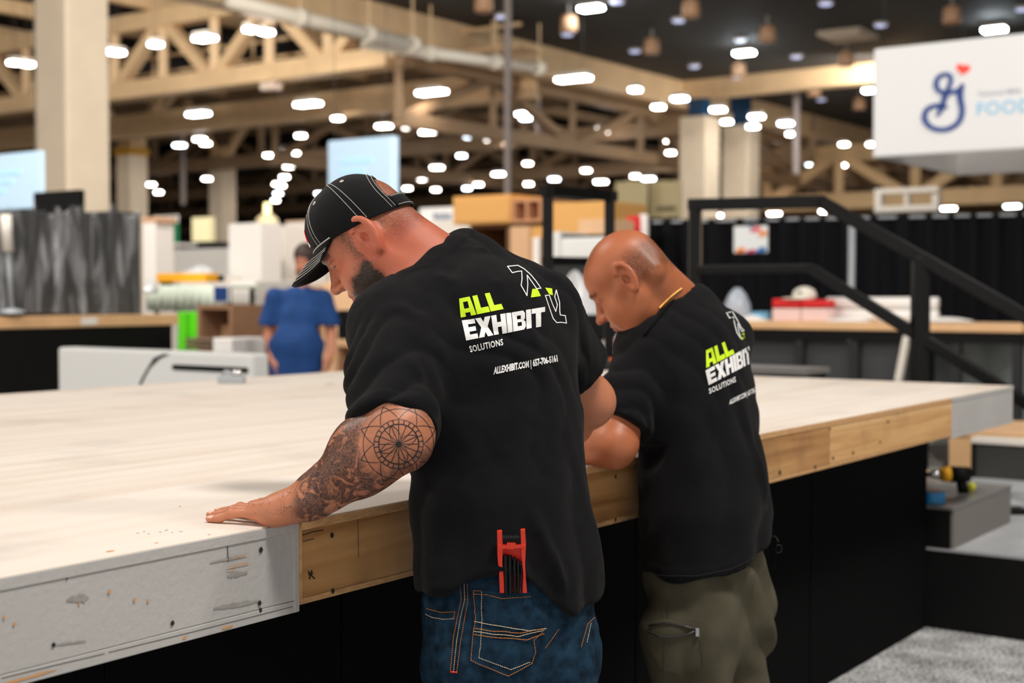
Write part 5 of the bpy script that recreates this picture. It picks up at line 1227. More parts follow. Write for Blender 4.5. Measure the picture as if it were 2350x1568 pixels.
def surf_bvh(V, Q): return BVHTree.FromPolygons([tuple(v) for v in V], [tuple(int(i) for i in q) for q in Q])
def hit(bvh, px, py, off):
    r = ray(px, py).normalized(); loc, nrm, _, _ = bvh.ray_cast(Vector((0, 0, CAM_Z)), r)
    if loc is None: return None
    if nrm.dot(r) > 0: nrm = -nrm
    return loc + nrm * off
def print_poly(bvh, polys, name, m, parent, off=.0012, step=5.):
    """screen print: flat shapes (pixel polygons with holes resolved as triangles) laid onto the cloth"""
    bm = bmesh.new()
    for poly in polys:
        vs = [bm.verts.new((x, y, 0)) for x, y in poly]
        try: bm.faces.new(vs)
        except ValueError: pass
    bmesh.ops.triangulate(bm, faces=bm.faces[:])
    for _ in range(6):
        lng = [e for e in bm.edges if e.calc_length() > step]
        if not lng: break
        bmesh.ops.subdivide_edges(bm, edges=lng, cuts=1); bmesh.ops.triangulate(bm, faces=bm.faces[:])
    bad = []
    for v in bm.verts:
        h = hit(bvh, v.co.x, v.co.y, off)
        if h is None: bad.append(v)
        else: v.co = h
    bmesh.ops.delete(bm, geom=bad, context='VERTS')
    lng = [f for f in bm.faces if max(e.calc_length() for e in f.edges) > .03]; bmesh.ops.delete(bm, geom=lng, context='FACES')
    off_ = Vector(parent['_w'])
    for v in bm.verts: v.co -= off_
    me = bpy.data.meshes.new(name); bm.to_mesh(me); bm.free(); me.materials.append(m)
    o = bpy.data.objects.new(name, me); COL.objects.link(o); o.parent = parent; o['_w'] = tuple(off_); return o
def quadmap(TL, TR, BR, BL):
    def f(s, t):       # s 0..1 right, t 0..1 up
        a = [BL[i] + (BR[i] - BL[i]) * s for i in (0, 1)]; b = [TL[i] + (TR[i] - TL[i]) * s for i in (0, 1)]; return (a[0] + (b[0] - a[0]) * t, a[1] + (b[1] - a[1]) * t)
    return f
BLK = {  # heavy block letters on a unit cell: list of polygons (x 0..1, y 0..1)
    'A': [[(0, 0), (.34, 0), (.34, .2), (.34, .42), (.34, .78), (.2, 1), (.14, 1)], [(.34, .2), (.66, .2), (.66, .42), (.34, .42)], [(.66, 0), (1, 0), (.86, 1), (.66, .78)], [(.2, 1), (.34, .78), (.66, .78), (.86, 1)]],
    'L': [[(0, 0), (1, 0), (1, .3), (.42, .3), (.42, 1), (0, 1)]],
    'E': [[(0, 0), (1, 0), (1, .24), (.4, .24), (.4, .39), (.95, .39), (.95, .61), (.4, .61), (.4, .76), (1, .76), (1, 1), (0, 1)]],
    'X': [[(0, 0), (.38, 0), (.5, .25), (.62, 0), (1, 0), (.72, .5), (1, 1), (.63, 1), (.5, .76), (.37, 1), (0, 1), (.28, .5)]],
    'H': [[(0, 0), (.36, 0), (.36, .38), (.64, .38), (.64, 0), (1, 0), (1, 1), (.64, 1), (.64, .62), (.36, .62), (.36, 1), (0, 1)]],
    'I': [[(0, 0), (1, 0), (1, 1), (0, 1)]],
    'B': [[(0, 0), (.36, 0), (.36, 1), (0, 1)], [(.36, 0), (.85, 0), (1, .14), (1, .4), (.88, .5), (.7, .42), (.7, .22), (.36, .22)], [(.36, .42), (.7, .42), (.88, .5), (.7, .58), (.36, .58)], [(.88, .5), (.97, .6), (.97, .86), (.84, 1), (.36, 1), (.36, .78), (.66, .78), (.66, .58), (.7, .58)]],
    'T': [[(.3, 0), (.7, 0), (.7, .74), (1, .74), (1, 1), (0, 1), (0, .74), (.3, .74)]],
}
def block_word(word, widths, qm, gap=.018, warp=lambda s: s):
    tot = sum(widths) + gap * (len(word) - 1); x = 0; out = []
    for ch, w_ in zip(word, widths):
        for poly in BLK[ch]: out.append((ch, [qm(warp((x + p[0] * w_) / tot), p[1]) for p in poly]))
        x += w_ + gap
    return out
def font_word(s, qm, bold=.02, warp=lambda s: s, sp=1.):
    c = bpy.data.curves.new('w', 'FONT'); c.body = s; c.size = 1; c.offset = bold; c.resolution_u = 2; c.space_character = sp
    o = bpy.data.objects.new('tmp', c); COL.objects.link(o); bpy.context.view_layer.update()
    me = bpy.data.meshes.new_from_object(o.evaluated_get(bpy.context.evaluated_depsgraph_get())); bpy.data.objects.remove(o)
    xs = [v.co.x for v in me.vertices]; ys = [v.co.y for v in me.vertices]; x0, x1, y0, y1 = min(xs), max(xs), min(ys), max(ys); x1 -= 0
    y0, y1 = 0, .7
    P2 = [qm(warp((v.co.x - x0) / (x1 - x0)), (v.co.y - y0) / (y1 - y0)) for v in me.vertices]
    polys = [[P2[i] for i in p.vertices] for p in me.polygons]; bpy.data.meshes.remove(me); return polys
def outline(pts, w_):
    """closed line of given width in pixels as quads"""
    out = []; n = len(pts)
    for i in range(n):
        a, b = pts[i], pts[(i + 1) % n]; dx, dy = b[0] - a[0], b[1] - a[1]; L = math.hypot(dx, dy) or 1; nx, ny = -dy / L * w_ / 2, dx / L * w_ / 2; ex, ey = dx / L * w_ * .35, dy / L * w_ * .35
        out.append([(a[0] - ex + nx, a[1] - ey + ny), (b[0] + ex + nx, b[1] + ey + ny), (b[0] + ex - nx, b[1] + ey - ny), (a[0] - ex - nx, a[1] - ey - ny)])
    return out
def stitch(bvh, pts, name, m, parent, dash=3.2, gap=1.6, r=.0007, off=.0012):
    """dashed thread along pixel polyline on a cloth"""
    mb = MB(); d0 = 0; on = True
    for a, b in zip(pts, pts[1:]):
        L = math.hypot(b[0] - a[0], b[1] - a[1]); k = 0.
        while k < L:
            e = min(k + dash, L); p = [hit(bvh, a[0] + (b[0] - a[0]) * t / L, a[1] + (b[1] - a[1]) * t / L, off) for t in (k, e)]
            if p[0] is not None and p[1] is not None and (p[0] - p[1]).length < .02 and (p[0] - p[1]).length > 1e-4: mb.tube(p, r, 5)
            k = e + gap
    o = mb.build(name, m, parent, smooth=True); o['kind'] = 'stuff'; return o
SHOE = mat('dark_work_shoe', (34, 32, 31), .6)
def shoe(parent, foot, fdir, name='shoe'):
    f = Vector(fdir).normalized(); s = Vector((f.y, -f.x, 0)); mb = Body()
    fr = Frame(foot, s, f, ZV)
    mb.add(lambda p: s_ell(fr.loc(p), (0, .06, .035), (.048, .145, .05)), fr.w((0, .06, .04)), .16, .01); mb.add(lambda p: s_cap(fr.loc(p), (0, -.03, .04), (0, -.02, .11), .045, .05), fr.w((0, 0, .07)), .12, .02)
    mb.add(lambda p: -(p[..., 2] - .002), fr.o, .4, .002, 'i')
    V, Q = mb.mesh(.009); return rawmesh(name, V, Q, SHOE, parent)

# ================================================================== man in the black cap
F1 = Vector((-.45, .89, 0)).normalized(); R1 = Vector((F1.y, -F1.x, 0))
spine1 = [(P(1174, 1450, 2.60), .168, .128), (P(1166, 1300, 2.62), .168, .13), (P(1150, 1150, 2.64), .164, .126), (P(1134, 980, 2.67), .17, .126), (P(1110, 830, 2.71), .18, .124), (P(1086, 735, 2.74), .175, .112), (P(1046, 668, 2.77), .125, .085)]
SL1, EL1, WR1 = P(893, 752, 2.645), P(905, 1006, 2.43), P(678, 1177, 2.445)
SR1, ER1, HR1 = P(1238, 716, 2.81), P(1352, 922, 2.98), Vector((.075, 3.2, 1.075))
HF1 = head_frame((-.281, 2.757, 1.548), (-math.cos(math.radians(4)), math.sin(math.radians(4))), math.radians(42), math.radians(-4), .97)
D1 = Vector((-.86, .51, 0)).normalized(); T1 = Vector((D1.y, -D1.x, 0)); WRz = Vector((WR1.x, WR1.y, TOPZ + .026 * 1.08))
HAND1 = Frame(WRz, D1, T1, ZV, 1.08)
man1 = thing('person', Vector((0, 2.62, 0)), 'man in black cap and black printed tee pressing his tattooed arm on the deck', 'person')

def mesh_body1():
    b = Body(); f = HF1
    b.add(lambda p: sd_head(f.loc(p), .002, 1.13) * f.sc, f.w((0, 0, .01)), .17, .01)
    b.cap(f.w((0, -.03, -.01)), P(1000, 640, 2.77), .064, .078, .035)
    b.cap(f.w((0, -.055, .0)), P(1020, 612, 2.79), .048, .056, .03)
    b.cap(f.w((-.03, .01, -.06)), P(975, 668, 2.72), .03, .05, .035)
    b.tube([(p, a - .025, d - .025) for p, a, d in spine1[2:]], R1, F1, .04)
    b.cap(P(1000, 690, 2.74), SL1, .06, .055, .04); b.cap(P(1120, 670, 2.78), SR1, .06, .055, .04)
    # tattooed left arm: upper arm, elbow, forearm with muscle, wrist
    b.cap(SL1, EL1, .058, .056, .03); mid = EL1.lerp(WRz, .3)
    b.ell(EL1.lerp(SL1, .1) + Vector((.012, -.01, 0)), (.058, .056, .06), .03)
    b.cap(EL1, EL1.lerp(WRz, .35), .056, .056, .03); b.cap(EL1.lerp(WRz, .3), EL1.lerp(WRz, .75), .054, .037, .03); b.cap(EL1.lerp(WRz, .7), WRz + ZV * .012, .038, .029, .025)
    b.ell(EL1.lerp(WRz, .22) + Vector((-.022, .0, .018)), (.045, .04, .045), .03)
    b.ell(EL1 + Vector((.03, -.012, -.012)), (.026, .026, .028), .03)
    h = HAND1; b.add(lambda p: sd_hand(h.loc(p)) * h.sc, h.w((.07, 0, -.01)), .16, .02)
    # right arm
    b.cap(SR1, ER1, .055, .047, .03); b.ell(ER1, (.046, .046, .046), .02); b.cap(ER1, ER1.lerp(HR1, .4), .05, .045, .03); b.cap(ER1.lerp(HR1, .4), HR1, .045, .028, .02)
    hr = Frame(Vector((HR1.x, HR1.y, TOPZ + .0265)), Vector((-.7, .7, 0)).normalized(), -Vector((.7, .7, 0)).normalized(), ZV); b.add(lambda p: sd_hand(hr.loc(p)), hr.w((.07, 0, -.01)), .145, .02)
    return b.mesh(.0034, 1)
V, Q = mesh_body1()
body1 = rawmesh('body', V, Q, None, man1)
q = HF1.loc(V.astype(np.float32)).astype(float); x, y, z = q.T
inhead = (np.linalg.norm(q - np.array([0, 0, 0]), axis=1) < .19)
sstep = lambda v, a, b: np.clip((v - a) / (b - a), 0, 1) ** 2 * (3 - 2 * np.clip((v - a) / (b - a), 0, 1))
wob = noise3(q * 45, 3) * .006 + noise3(q * 120, 5) * .003
# hair: clipped scalp behind and above the ear, sideburn, full beard on jaw and chin
scalp = sstep(z + wob, -.03, .005) * sstep(-(y + .6 * z) + wob + .03, .0, .035) * (1 - sstep(.022 - np.hypot(y + .02, z), 0, .006) * (np.abs(x) > .06))
scalp = np.maximum(scalp, sstep(z + .5 * y + wob, .055, .085) * .9)
nape = sstep(-y + wob, .03, .07) * sstep(z + wob, -.06, -.03); scalp = np.maximum(scalp * .85, nape * .75)
side = bump1(y + wob, .024 + .15 * z, .02) * sstep(z, -.045, -.02) * (1 - sstep(z, .03, .06)) * .8
bline = -.024 - .5 * (y - .03) * (y > .03)           # upper beard line falls toward the mouth
beard = sstep(bline - z + wob, -.008, .014) * sstep(y + .45 * 0 + wob, .0, .022) * sstep(z + .135 + wob, 0, .02) * (np.abs(x) > .006) 
moust = bump1(z, -.045, .0065) * sstep(y, .08, .09) * (np.abs(x) < .032)
lipm = ((z > -.073) & (z < -.052) & (y > .092) & (np.abs(x) < .02)).astype(float)
hair1 = np.clip(np.maximum.reduce([scalp * .8, side * .95, beard * 1.0, moust * .9]), 0, 1) * inhead * (1 - lipm)
ears = inhead & (np.abs(x) > .074) & (np.abs(z) < .042) & (np.abs(y + .015) < .035)
hair1[ears] = 0
fattr(body1, 'hair', hair1); fattr(body1, 'lip', lipm * inhead)
browm = bump1(z - .1 * (np.abs(x) - .03), .027, .0055) * (np.abs(x) > .008) * (np.abs(x) < .052) * (y > .07) * inhead; lash = bump1(z, .0035, .002) * (np.abs(x) > .019) * (np.abs(x) < .047) * (y > .076) * inhead; fattr(body1, 'brow', np.clip(np.maximum(browm * .85, lash * .9), 0, 1))
redm = np.clip(inhead * (.25 + .5 * ears + .35 * bump1(np.hypot(np.abs(x) - .05, z + .01), 0, .03)) + .55 * (q[:, 1] < .03) * (z < -.02) * (np.linalg.norm(q, axis=1) < .3), 0, 1); fattr(body1, 'red', redm * .8)
dist, par = seg_dist(V, [SL1, EL1, WRz]); arm = (dist < .1) & (V[:, 0] < WRz.x + .4)
hq = HAND1.loc(V.astype(np.float32)).astype(float); hx = hq[:, 0]; onhand = (np.linalg.norm(hq - [.07, 0, 0], axis=1) < .15)
left = V[:, 0] < -.05
tat = left * (dist < .1) * (1 - sstep(hx, -.035, -.008) * (np.abs(hq[:, 1]) < .12) * (hq[:, 2] < .05)) * (np.linalg.norm(q, axis=1) > .2)
fattr(body1, 'tattoo', np.clip(tat, 0, 1)); fattr(body1, 'handline', (onhand & (hq[:, 2] > -.004) & (hx > -.02) & (hx < .085)).astype(float) * .9)
bvb = surf_bvh(V, Q); cc = hit(bvb, 915, 1020, 0.); e_r = Vector((1, 0, 0)); vdir = (cc - Vector((0, 0, CAM_Z))).normalized(); e_r = vdir.cross(ZV).normalized(); e_u = e_r.cross(vdir)
W_ = V - np.array(cc); fattr(body1, 'comp', np.stack([W_ @ np.array(e_r), W_ @ np.array(e_u), W_ @ np.array(vdir)], 1))
nail = np.zeros(len(V))
for nm, fx, fy, L, an, r in FING:
    a = math.radians(an); c_ = np.array([fx + (L - .003) * math.cos(a), fy + (L - .003) * math.sin(a), -.026 + r * 1.6]); nail = np.maximum(nail, (np.linalg.norm((hq - c_) * [1, 1.3, 1.2], axis=1) < .0078).astype(float))
fattr(body1, 'nail', nail)
body1.data.materials.append(skin_material('ruddy_skin', (192, 124, 92), (184, 82, 64), (36, 27, 22), True))

# ---- shirt
HEM1 = np.array([[-.5, .90], [-.17, .895], [-.12, .91], [-.045, .945], [-.02, .957], [.015, .95], [.04, .925], [.075, .885], [.11, .86], [.14, .87], [.2, .90], [.5, .92]])
def shirt1():
    b = Body(); b.tube(spine1, R1, F1, .05)
    b.cap(spine1[4][0] - F1 * .05, spine1[5][0] - F1 * .055, .1, .1, .06)                        # rounded upper back
    b.cap(spine1[5][0], SL1 + ZV * .004, .082, .074, .06); b.cap(spine1[5][0], SR1 + ZV * .004, .082, .074, .06)
    b.cap(P(1012, 640, 2.79), SL1 + Vector((.03, 0, .012)), .068, .06, .06); b.cap(P(1080, 628, 2.82), SR1 + Vector((-.03, 0, .01)), .062, .06, .06)
    b.cap(P(1015, 622, 2.79), P(1070, 614, 2.81), .07, .062, .05)
    # left sleeve, widening to the hem
    dl = (EL1 - SL1); e = SL1 + dl * .80
    b.cap(SL1, SL1 + dl * .5, .072, .076, .04); b.cap(SL1 + dl * .45, e + dl * .1, .076, .078, .03)
    b.cap(SL1 + dl * .3 + Vector((.045, .02, 0)), spine1[3][0] - R1 * .1, .075, .06, .06)
    dn = dl.normalized(); nl = (dn + Vector((-.12, 0, -.02))).normalized(); pe = P(895, 972, 2.43)
    b.add(lambda p, pe=A3(pe), nl=A3(nl): np.where(s_cap(p, SL1, EL1 + dl * .2, .13, .13) < 0, (p - pe) @ nl, -1.).astype(np.float32), pe, .14, .004, 'i')
    # right sleeve
    dr = ER1 - SR1; b.cap(SR1, SR1 + dr * .8, .066, .07, .05); b.cap(SR1 + dr * .3, SR1 + dr * .78, .07, .076, .04)
    nr_ = dr.normalized(); pr_ = SR1 + dr * .63
    b.add(lambda p, pe=A3(pr_), nl=A3(nr_): np.where(s_cap(p, SR1 + dr * .5, ER1 + dr * .3, .12, .12) < 0, np.where(((p - A3(spine1[3][0])) @ A3(R1)) > .16, (p - pe) @ nl, -1.), -1.).astype(np.float32), pr_, .14, .004, 'i')
    # collar opening
    nk = HF1.w((0, -.03, -.02)); nb = P(1012, 635, 2.78)
    ctop = P(1008, 560, 2.78); cn = (nk - nb).normalized()
    b.add(lambda p: np.where(s_cap(p, nb, nk, .12, .13) < 0, (p - A3(ctop)) @ A3((Vector((-.55, -.12, .83))).normalized()) , -1.).astype(np.float32), ctop, .16, .006, 'i')
    # hem
    b.add(lambda p: (np.interp(p[..., 0], HEM1[:, 0], HEM1[:, 1]) - p[..., 2]).astype(np.float32), (0, 2.62, .9), .3, .004, 'i')
    return b.mesh(.0052, 2)
V, Q = shirt1(); N_ = vnormals(V, Q)
rel = V - np.array(spine1[3][0]); cx = rel @ np.array(R1); cf = rel @ np.array(F1); th = np.arctan2(cx, -cf)
low = sstep(1.32 - V[:, 2], 0, .35); warp = noise3(V * 5, 2)
torso = (np.abs(cx) < .24) * sstep(seg_dist(V, [SL1, EL1])[0], .07, .12)
fold = np.abs(np.sin(th * 5.2 + 2.2 * warp + (V[:, 2] - 1.2) * 2.4)) ** 1.5
disp = torso * low * (.011 * (fold - .45))
diag = np.abs(np.sin((cx * .9 + (V[:, 2]) * .55) * 42 + 3 * noise3(V * 7, 4))) ; disp += torso * .006 * (diag - .5) * sstep(V[:, 2], 1.05, 1.25)
sd_, sp_ = seg_dist(V, [SL1, EL1]); slv = sstep(.12 - sd_, 0, .04) * sstep(sp_, .05, .4)
disp += slv * .009 * (np.abs(np.sin(sp_ * 17 + 5 * noise3(V * 9, 8) + (V[:, 0] * 20))) - .5)
sr_, srp = seg_dist(V, [SR1, ER1]); disp += sstep(.11 - sr_, 0, .04) * .004 * noise3(V * np.array([22, 22, 9]), 6)
disp += .0028 * noise3(V * 14, 9) + .0012 * noise3(V * 45, 1)
def ridge(pts, d, w_, amp):
    global disp
    dd, pp = seg_dist(V, [P(a, c, d) for a, c in pts]); disp = disp + amp * np.exp(-(dd / w_) ** 2) * np.minimum(1, 4 * np.minimum(pp, 1 - pp) + .25)
ridge([(1228, 1170), (1260, 1260), (1300, 1360), (1325, 1430)], 2.50, .012, .02); ridge([(1275, 900), (1300, 1060), (1345, 1240), (1372, 1380)], 2.62, .014, .014)
ridge([(1040, 585), (1090, 590), (1122, 575)], 2.72, .012, .008); ridge([(985, 610), (1040, 650), (1090, 720)], 2.62, .014, .007); ridge([(905, 690), (960, 730), (1010, 830)], 2.55, .016, .008)
ridge([(880, 760), (930, 800), (975, 880)], 2.46, .014, .008); ridge([(960, 870), (975, 920), (990, 960)], 2.44, .02, .008); ridge([(1180, 640), (1215, 760), (1240, 900)], 2.6, .012, .005); ridge([(1130, 640), (1160, 700)], 2.62, .01, .005)
cd_ = (V - np.array(P(1008, 560, 2.78))) @ np.array(Vector((-.55, -.12, .83)).normalized()); nkd = seg_dist(V, [P(1012, 635, 2.78), HF1.w((0, -.03, -.02))])[0]; disp += ((cd_ > -.02) & (nkd < .125)) * .0028
# sleeve hem turn-up
pe = np.array(P(895, 972, 2.43)); nl = np.array((EL1 - SL1).normalized() + Vector((-.12, 0, -.02))); nl /= np.linalg.norm(nl); hd = (V - pe) @ nl; disp += ((hd > -.026) & (sd_ < .1)) * .0018
hz = np.interp(V[:, 0], HEM1[:, 0], HEM1[:, 1]); disp += ((V[:, 2] < hz + .022)) * .0015
V = V + N_ * disp[:, None]; V = lap(V, Q, .35)
shirtO = rawmesh('tee_shirt', V, Q, TEE, man1); shirtO['label'] = 'black short-sleeved tee with lime and white back print'
bv1 = surf_bvh(V, Q); Zp = lambda a, b: (1000 + a / 4.611, 560 + b / 4.611)
# print on the back
qm = quadmap(Zp(228, 585), Zp(640, 505), Zp(716, 692), Zp(265, 782))
for ch in ('A0', 'L1', 'L2'):
    pass
def letters(word, widths, qm, m, bvh, parent, warp=lambda s: s, gap=.05):
    tot = sum(widths) + gap * (len(word) - 1); xx = 0
    for ch, w_ in zip(word, widths):
        print_poly(bvh, [[qm(warp((xx + p[0] * w_) / tot), p[1]) for p in poly] for poly in BLK[ch]], 'print_letter', m, parent); xx += w_ + gap
letters('ALL', (1.05, .85, .85), qm, INK_G, bv1, shirtO)
letters('EXHIBIT', (.92, 1.08, 1.0, .36, .95, .36, .95), quadmap(Zp(274, 815), Zp(1152, 668), Zp(1150, 868), Zp(322, 1024)), INK_W, bv1, shirtO)
print_poly(bv1, font_word('SOLUTIONS', quadmap(Zp(350, 1082), Zp(706, 1008), Zp(714, 1070), Zp(366, 1148)), .025, sp=1.1), 'print_line', INK_W, shirtO, step=3)
print_poly(bv1, font_word('ALLEXHIBIT.COM | 657-706-5161', quadmap(Zp(616, 1308), Zp(1278, 1178), Zp(1288, 1242), Zp(610, 1378)), .045), 'print_line', INK_W, shirtO, step=3)
AR1 = [(758, 243), (868, 232), (935, 270), (1000, 328), (1060, 400), (1108, 472), (1063, 477), (1020, 415), (964, 335), (970, 430), (962, 550), (900, 442), (910, 370), (906, 292), (866, 296), (808, 310)]
AR2 = [(1155, 548), (1197, 546), (1230, 640), (1265, 717), (1282, 645), (1254, 560), (1272, 492), (1306, 620), (1308, 720), (1314, 755), (1366, 760), (1378, 840), (1320, 832), (1275, 836), (1236, 790), (1205, 700)]
print_poly(bv1, outline([Zp(*p) for p in AR1], 2.1), 'print_arrow', INK_W, shirtO); print_poly(bv1, outline([Zp(*p) for p in AR2], 2.1), 'print_arrow', INK_W, shirtO)
print_poly(bv1, [[Zp(*p) for p in ((1018, 480), (1072, 478), (1108, 555), (1003, 570))]], 'print_block', INK_G, shirtO); print_poly(bv1, [[Zp(*p) for p in ((1153, 467), (1227, 475), (1235, 547), (1195, 535))]], 'print_block', INK_G, shirtO)
# collar rib
nbp = [hit(bv1, x_, y_, .001) for x_, y_ in ((884, 652), (915, 618), (945, 590), (968, 574), (1000, 566), (1040, 562), (1080, 566), (1105, 572))]; nbp = [p for p in nbp if p]
THR = mat('grey_thread', (52, 52, 54), .8)

# ---- jeans
pel1 = P(1168, 1410, 2.63); HL1, HRt1 = pel1 - R1 * .078 - ZV * .1, pel1 + R1 * .078 - ZV * .1
KL1, KR1 = Vector((HL1.x + .03, HL1.y - .03, .48)), Vector((HRt1.x + .0, HRt1.y - .02, .48)); AL1, AR_1 = Vector((KL1.x + .03, KL1.y - .03, .09)), Vector((KR1.x + .02, KR1.y - .02, .09))
def jeans1():
    b = Body(); b.tube([(pel1 + ZV * .16, .155, .116), (pel1 + ZV * .02, .16, .122), (pel1 - ZV * .08, .158, .122)], R1, F1, .04)
    b.cap(HL1 - F1 * .04 + ZV * .02, HL1 - F1 * .035 - ZV * .05, .086, .08, .05); b.cap(HRt1 - F1 * .04 + ZV * .02, HRt1 - F1 * .035 - ZV * .05, .086, .08, .05)
    for H, K, A in ((HL1, KL1, AL1), (HRt1, KR1, AR_1)): b.cap(H, K, .088, .07, .025); b.cap(K, A, .07, .066, .03)
    return b.mesh(.0065, 2)
V, Q = jeans1(); N_ = vnormals(V, Q); dj = .004 * noise3(V * np.array([12, 12, 20]), 3) + .003 * np.abs(noise3(V * np.array([25, 25, 8]), 5)) + .0018 * noise3(V * 60, 2)
V = V + N_ * dj[:, None]; jeansO = rawmesh('jeans', V, Q, DENIM, man1); jeansO['label'] = 'dark blue worn denim jeans with orange stitching'
bj = surf_bvh(V, Q); Zj = lambda a, b: (900 + a / 3.843, 1160 + b / 3.843)
pk = [(718, 742), (810, 750), (960, 768), (1210, 758), (1225, 860), (1268, 1000), (1330, 1030), (1326, 1130), (1245, 1330), (1225, 1400), (1012, 1510), (690, 1385), (720, 1100)]
pocket = print_poly(bj, [[Zj(*p) for p in pk]], 'back_pocket', cloth_material('blue_denim_pocket', (30, 57, 78), 1200, .35, .0, (14, 30, 44), 45), jeansO, off=.004, step=6)
ORG = mat('orange_thread', (196, 122, 50), .7); CRM = mat('cream_thread', (206, 190, 160), .7)
def sj(pts, m=ORG, off=.0055, **k): stitch(bj, [Zj(*p) for p in pts], 'stitching', m, jeansO, off=off, **k)
sj([(722, 760), (740, 1000), (724, 1100), (700, 1370), (1015, 1500), (1222, 1390), (1250, 1290), (1240, 1180), (1320, 1100)]); sj([(795, 760), (795, 1000), (770, 1345), (1035, 1445), (1200, 1380)], CRM); sj([(722, 752), (795, 752)]); sj([(730, 780), (830, 785), (960, 822), (1215, 805)])
sj([(725, 1022), (900, 1055), (1200, 1102), (1350, 1075)], CRM, dash=8, gap=.6); sj([(725, 1085), (850, 1105), (1130, 1122), (1340, 1072)], dash=8, gap=.6); sj([(722, 1112), (850, 1130), (1100, 1152), (1330, 1090)], CRM, dash=8, gap=.6); sj([(725, 1138), (900, 1165), (1180, 1177), (1330, 1120)], dash=8, gap=.6)
sj([(600, 710), (612, 830), (575, 1000), (545, 1150), (515, 1465)], off=.001); sj([(636, 690), (642, 830), (600, 1010), (570, 1200), (543, 1465)], CRM, off=.001); sj([(664, 695), (668, 850), (640, 1000), (605, 1200), (572, 1470)], off=.001)
sj([(515, 1468), (578, 1474)], mat('red_thread', (214, 62, 40), .7), off=.0015, r=.0016, dash=9, gap=.2); sj([(310, 912), (430, 945), (555, 940), (545, 1005)], off=.0015); sj([(300, 960), (360, 990), (450, 1005), (550, 1000)], CRM, off=.0015)
sj([(760, 603), (935, 603)], CRM, off=.0015); sj([(1665, 1250), (1720, 1050), (1812, 960)], off=.001); sj([(1715, 1210), (1750, 1040)], CRM, off=.001); sj([(1350, 1260), (1470, 1090)], off=.001)
shoe(man1, Vector((AL1.x, AL1.y, 0)), F1); shoe(man1, Vector((AR_1.x, AR_1.y, 0)), F1)

# ---- folding hex key set in the back pocket
ZT = lambda a, b: (900 + a / 3.843, 1160 + b / 3.843)
pb_ = hit(bj, *ZT(1070, 800), .012); dT = pb_.y
sh_ = min(hit(bv1, *ZT(x_, y_), .0).y for x_ in (930, 1000, 1070, 1170) for y_ in (225, 300, 380, 460) if hit(bv1, *ZT(x_, y_), .0) is not None)
dTop = sh_ - .02
def TP(a, b, off=0.): return P(*ZT(a, min(b, 775)), dTop + (dT - .006 - dTop) * (b - 230) / 530. - off)
tool = thing('hex_key_set', TP(1070, 760), 'red folding hex key set sticking out of the jeans back pocket', 'hex key set')
REDT = mat('red_tool_plastic', (226, 56, 34), .45); KEY = mat('black_oxide_steel', (34, 34, 36), .35, .6)
yb = Vector((0, .016, 0))
def tp(name, pts, m, off=0., th=.016): MB().prism([TP(x_, y_, off) for x_, y_ in pts], (0, th, 0)).build(name, m, tool, bevel=.0006)
tp('side_plate', [(925, 232), (968, 228), (975, 350), (972, 520), (985, 640), (988, 900), (950, 900), (942, 600), (928, 440)], REDT); tp('side_plate', [(1132, 220), (1172, 216), (1180, 350), (1172, 520), (1178, 640), (1190, 900), (1150, 900), (1156, 600), (1140, 440)], REDT)
tp('back_plate', [(968, 350), (1140, 345), (1160, 900), (975, 900)], mat('red_tool_plastic_dark', (200, 40, 28), .5), off=-.01, th=.005); tp('bridge', [(930, 348), (1010, 352), (1012, 332), (1088, 332), (1092, 350), (1178, 346), (1176, 382), (1090, 380), (1052, 392), (1010, 384), (932, 388)], REDT, off=.002, th=.012)
for k, (x_, yt, r_) in enumerate(((1000, 440, .0042), (1038, 446, .0038), (1078, 462, .0031), (1110, 480, .0026), (1141, 500, .0021))): MB().tube([TP(x_, yt, -.002), TP(x_ + 6, 900, -.002)], r_, 6).build('hex_key', KEY, tool)
for k in range(7): MB().lathe([(.006, -.0009), (.006, .0009)], TP(985 + k * 21, 285, -.004), 14, ax=(1, 0, 0)).build('pivot_washer', KEY, tool)
MB().tube([TP(955, 285, -.004), TP(1150, 280, -.004)], .0028, 10).build('pivot_bolt', KEY, tool)

# ---- cap
CAPM = cloth_material('black_cap_twill', (12, 13, 15), 1000, .25, .1); WTH = mat('white_cap_thread', (196, 194, 190), .8)
cap = thing('baseball_cap', HF1.o, 'black baseball cap with white contrast stitching worn by the tattooed man', 'cap')
cf_ = HF1
def cap_pt(th, ph, off=0.):
    """th: 0 front .. pi back (right), ph: 0 rim .. pi/2 top. ellipsoid a little larger than the skull, rim tilted"""
    a, b, c_ = .083 + off, .106 + off, .082 + off
    x_ = a * math.sin(th) * math.cos(ph) ** .8; y_ = b * math.cos(th) * math.cos(ph) ** .8 - .010
    z0 = .037 + .018 * math.cos(th) - .010 * (1 - math.cos(th))
    z_ = z0 + (c_ + .06 - z0) * math.sin(ph) ** .95 * (1 if math.cos(th) > -2 else 1)
    return cf_.w((x_, y_, z_))
def inarch(th, ph): 
    t = abs(abs(th) - math.pi); return (t / .64) ** 2 + ((ph - .22) / .5) ** 2 < 1 and ph > .22
mb = MB(); nT, nP = 240, 72; vs = []; fs = []
for j in range(nP + 1):
    for i in range(nT): vs.append(cap_pt(i / nT * 2 * math.pi - math.pi, j / nP * math.pi / 2 * .985))
for j in range(nP):
    for i in range(nT):
        th_ = (i + .5) / nT * 2 * math.pi - math.pi; ph_ = (j + .5) / nP * math.pi / 2
        if inarch(th_, ph_): continue
        if abs(abs(th_) - math.pi) < .64 and ph_ < .22: continue      # strap is its own part
        fs.append((j * nT + i, j * nT + (i + 1) % nT, (j + 1) * nT + (i + 1) % nT, (j + 1) * nT + i))
fs.append(tuple(nP * nT + i for i in range(nT)))
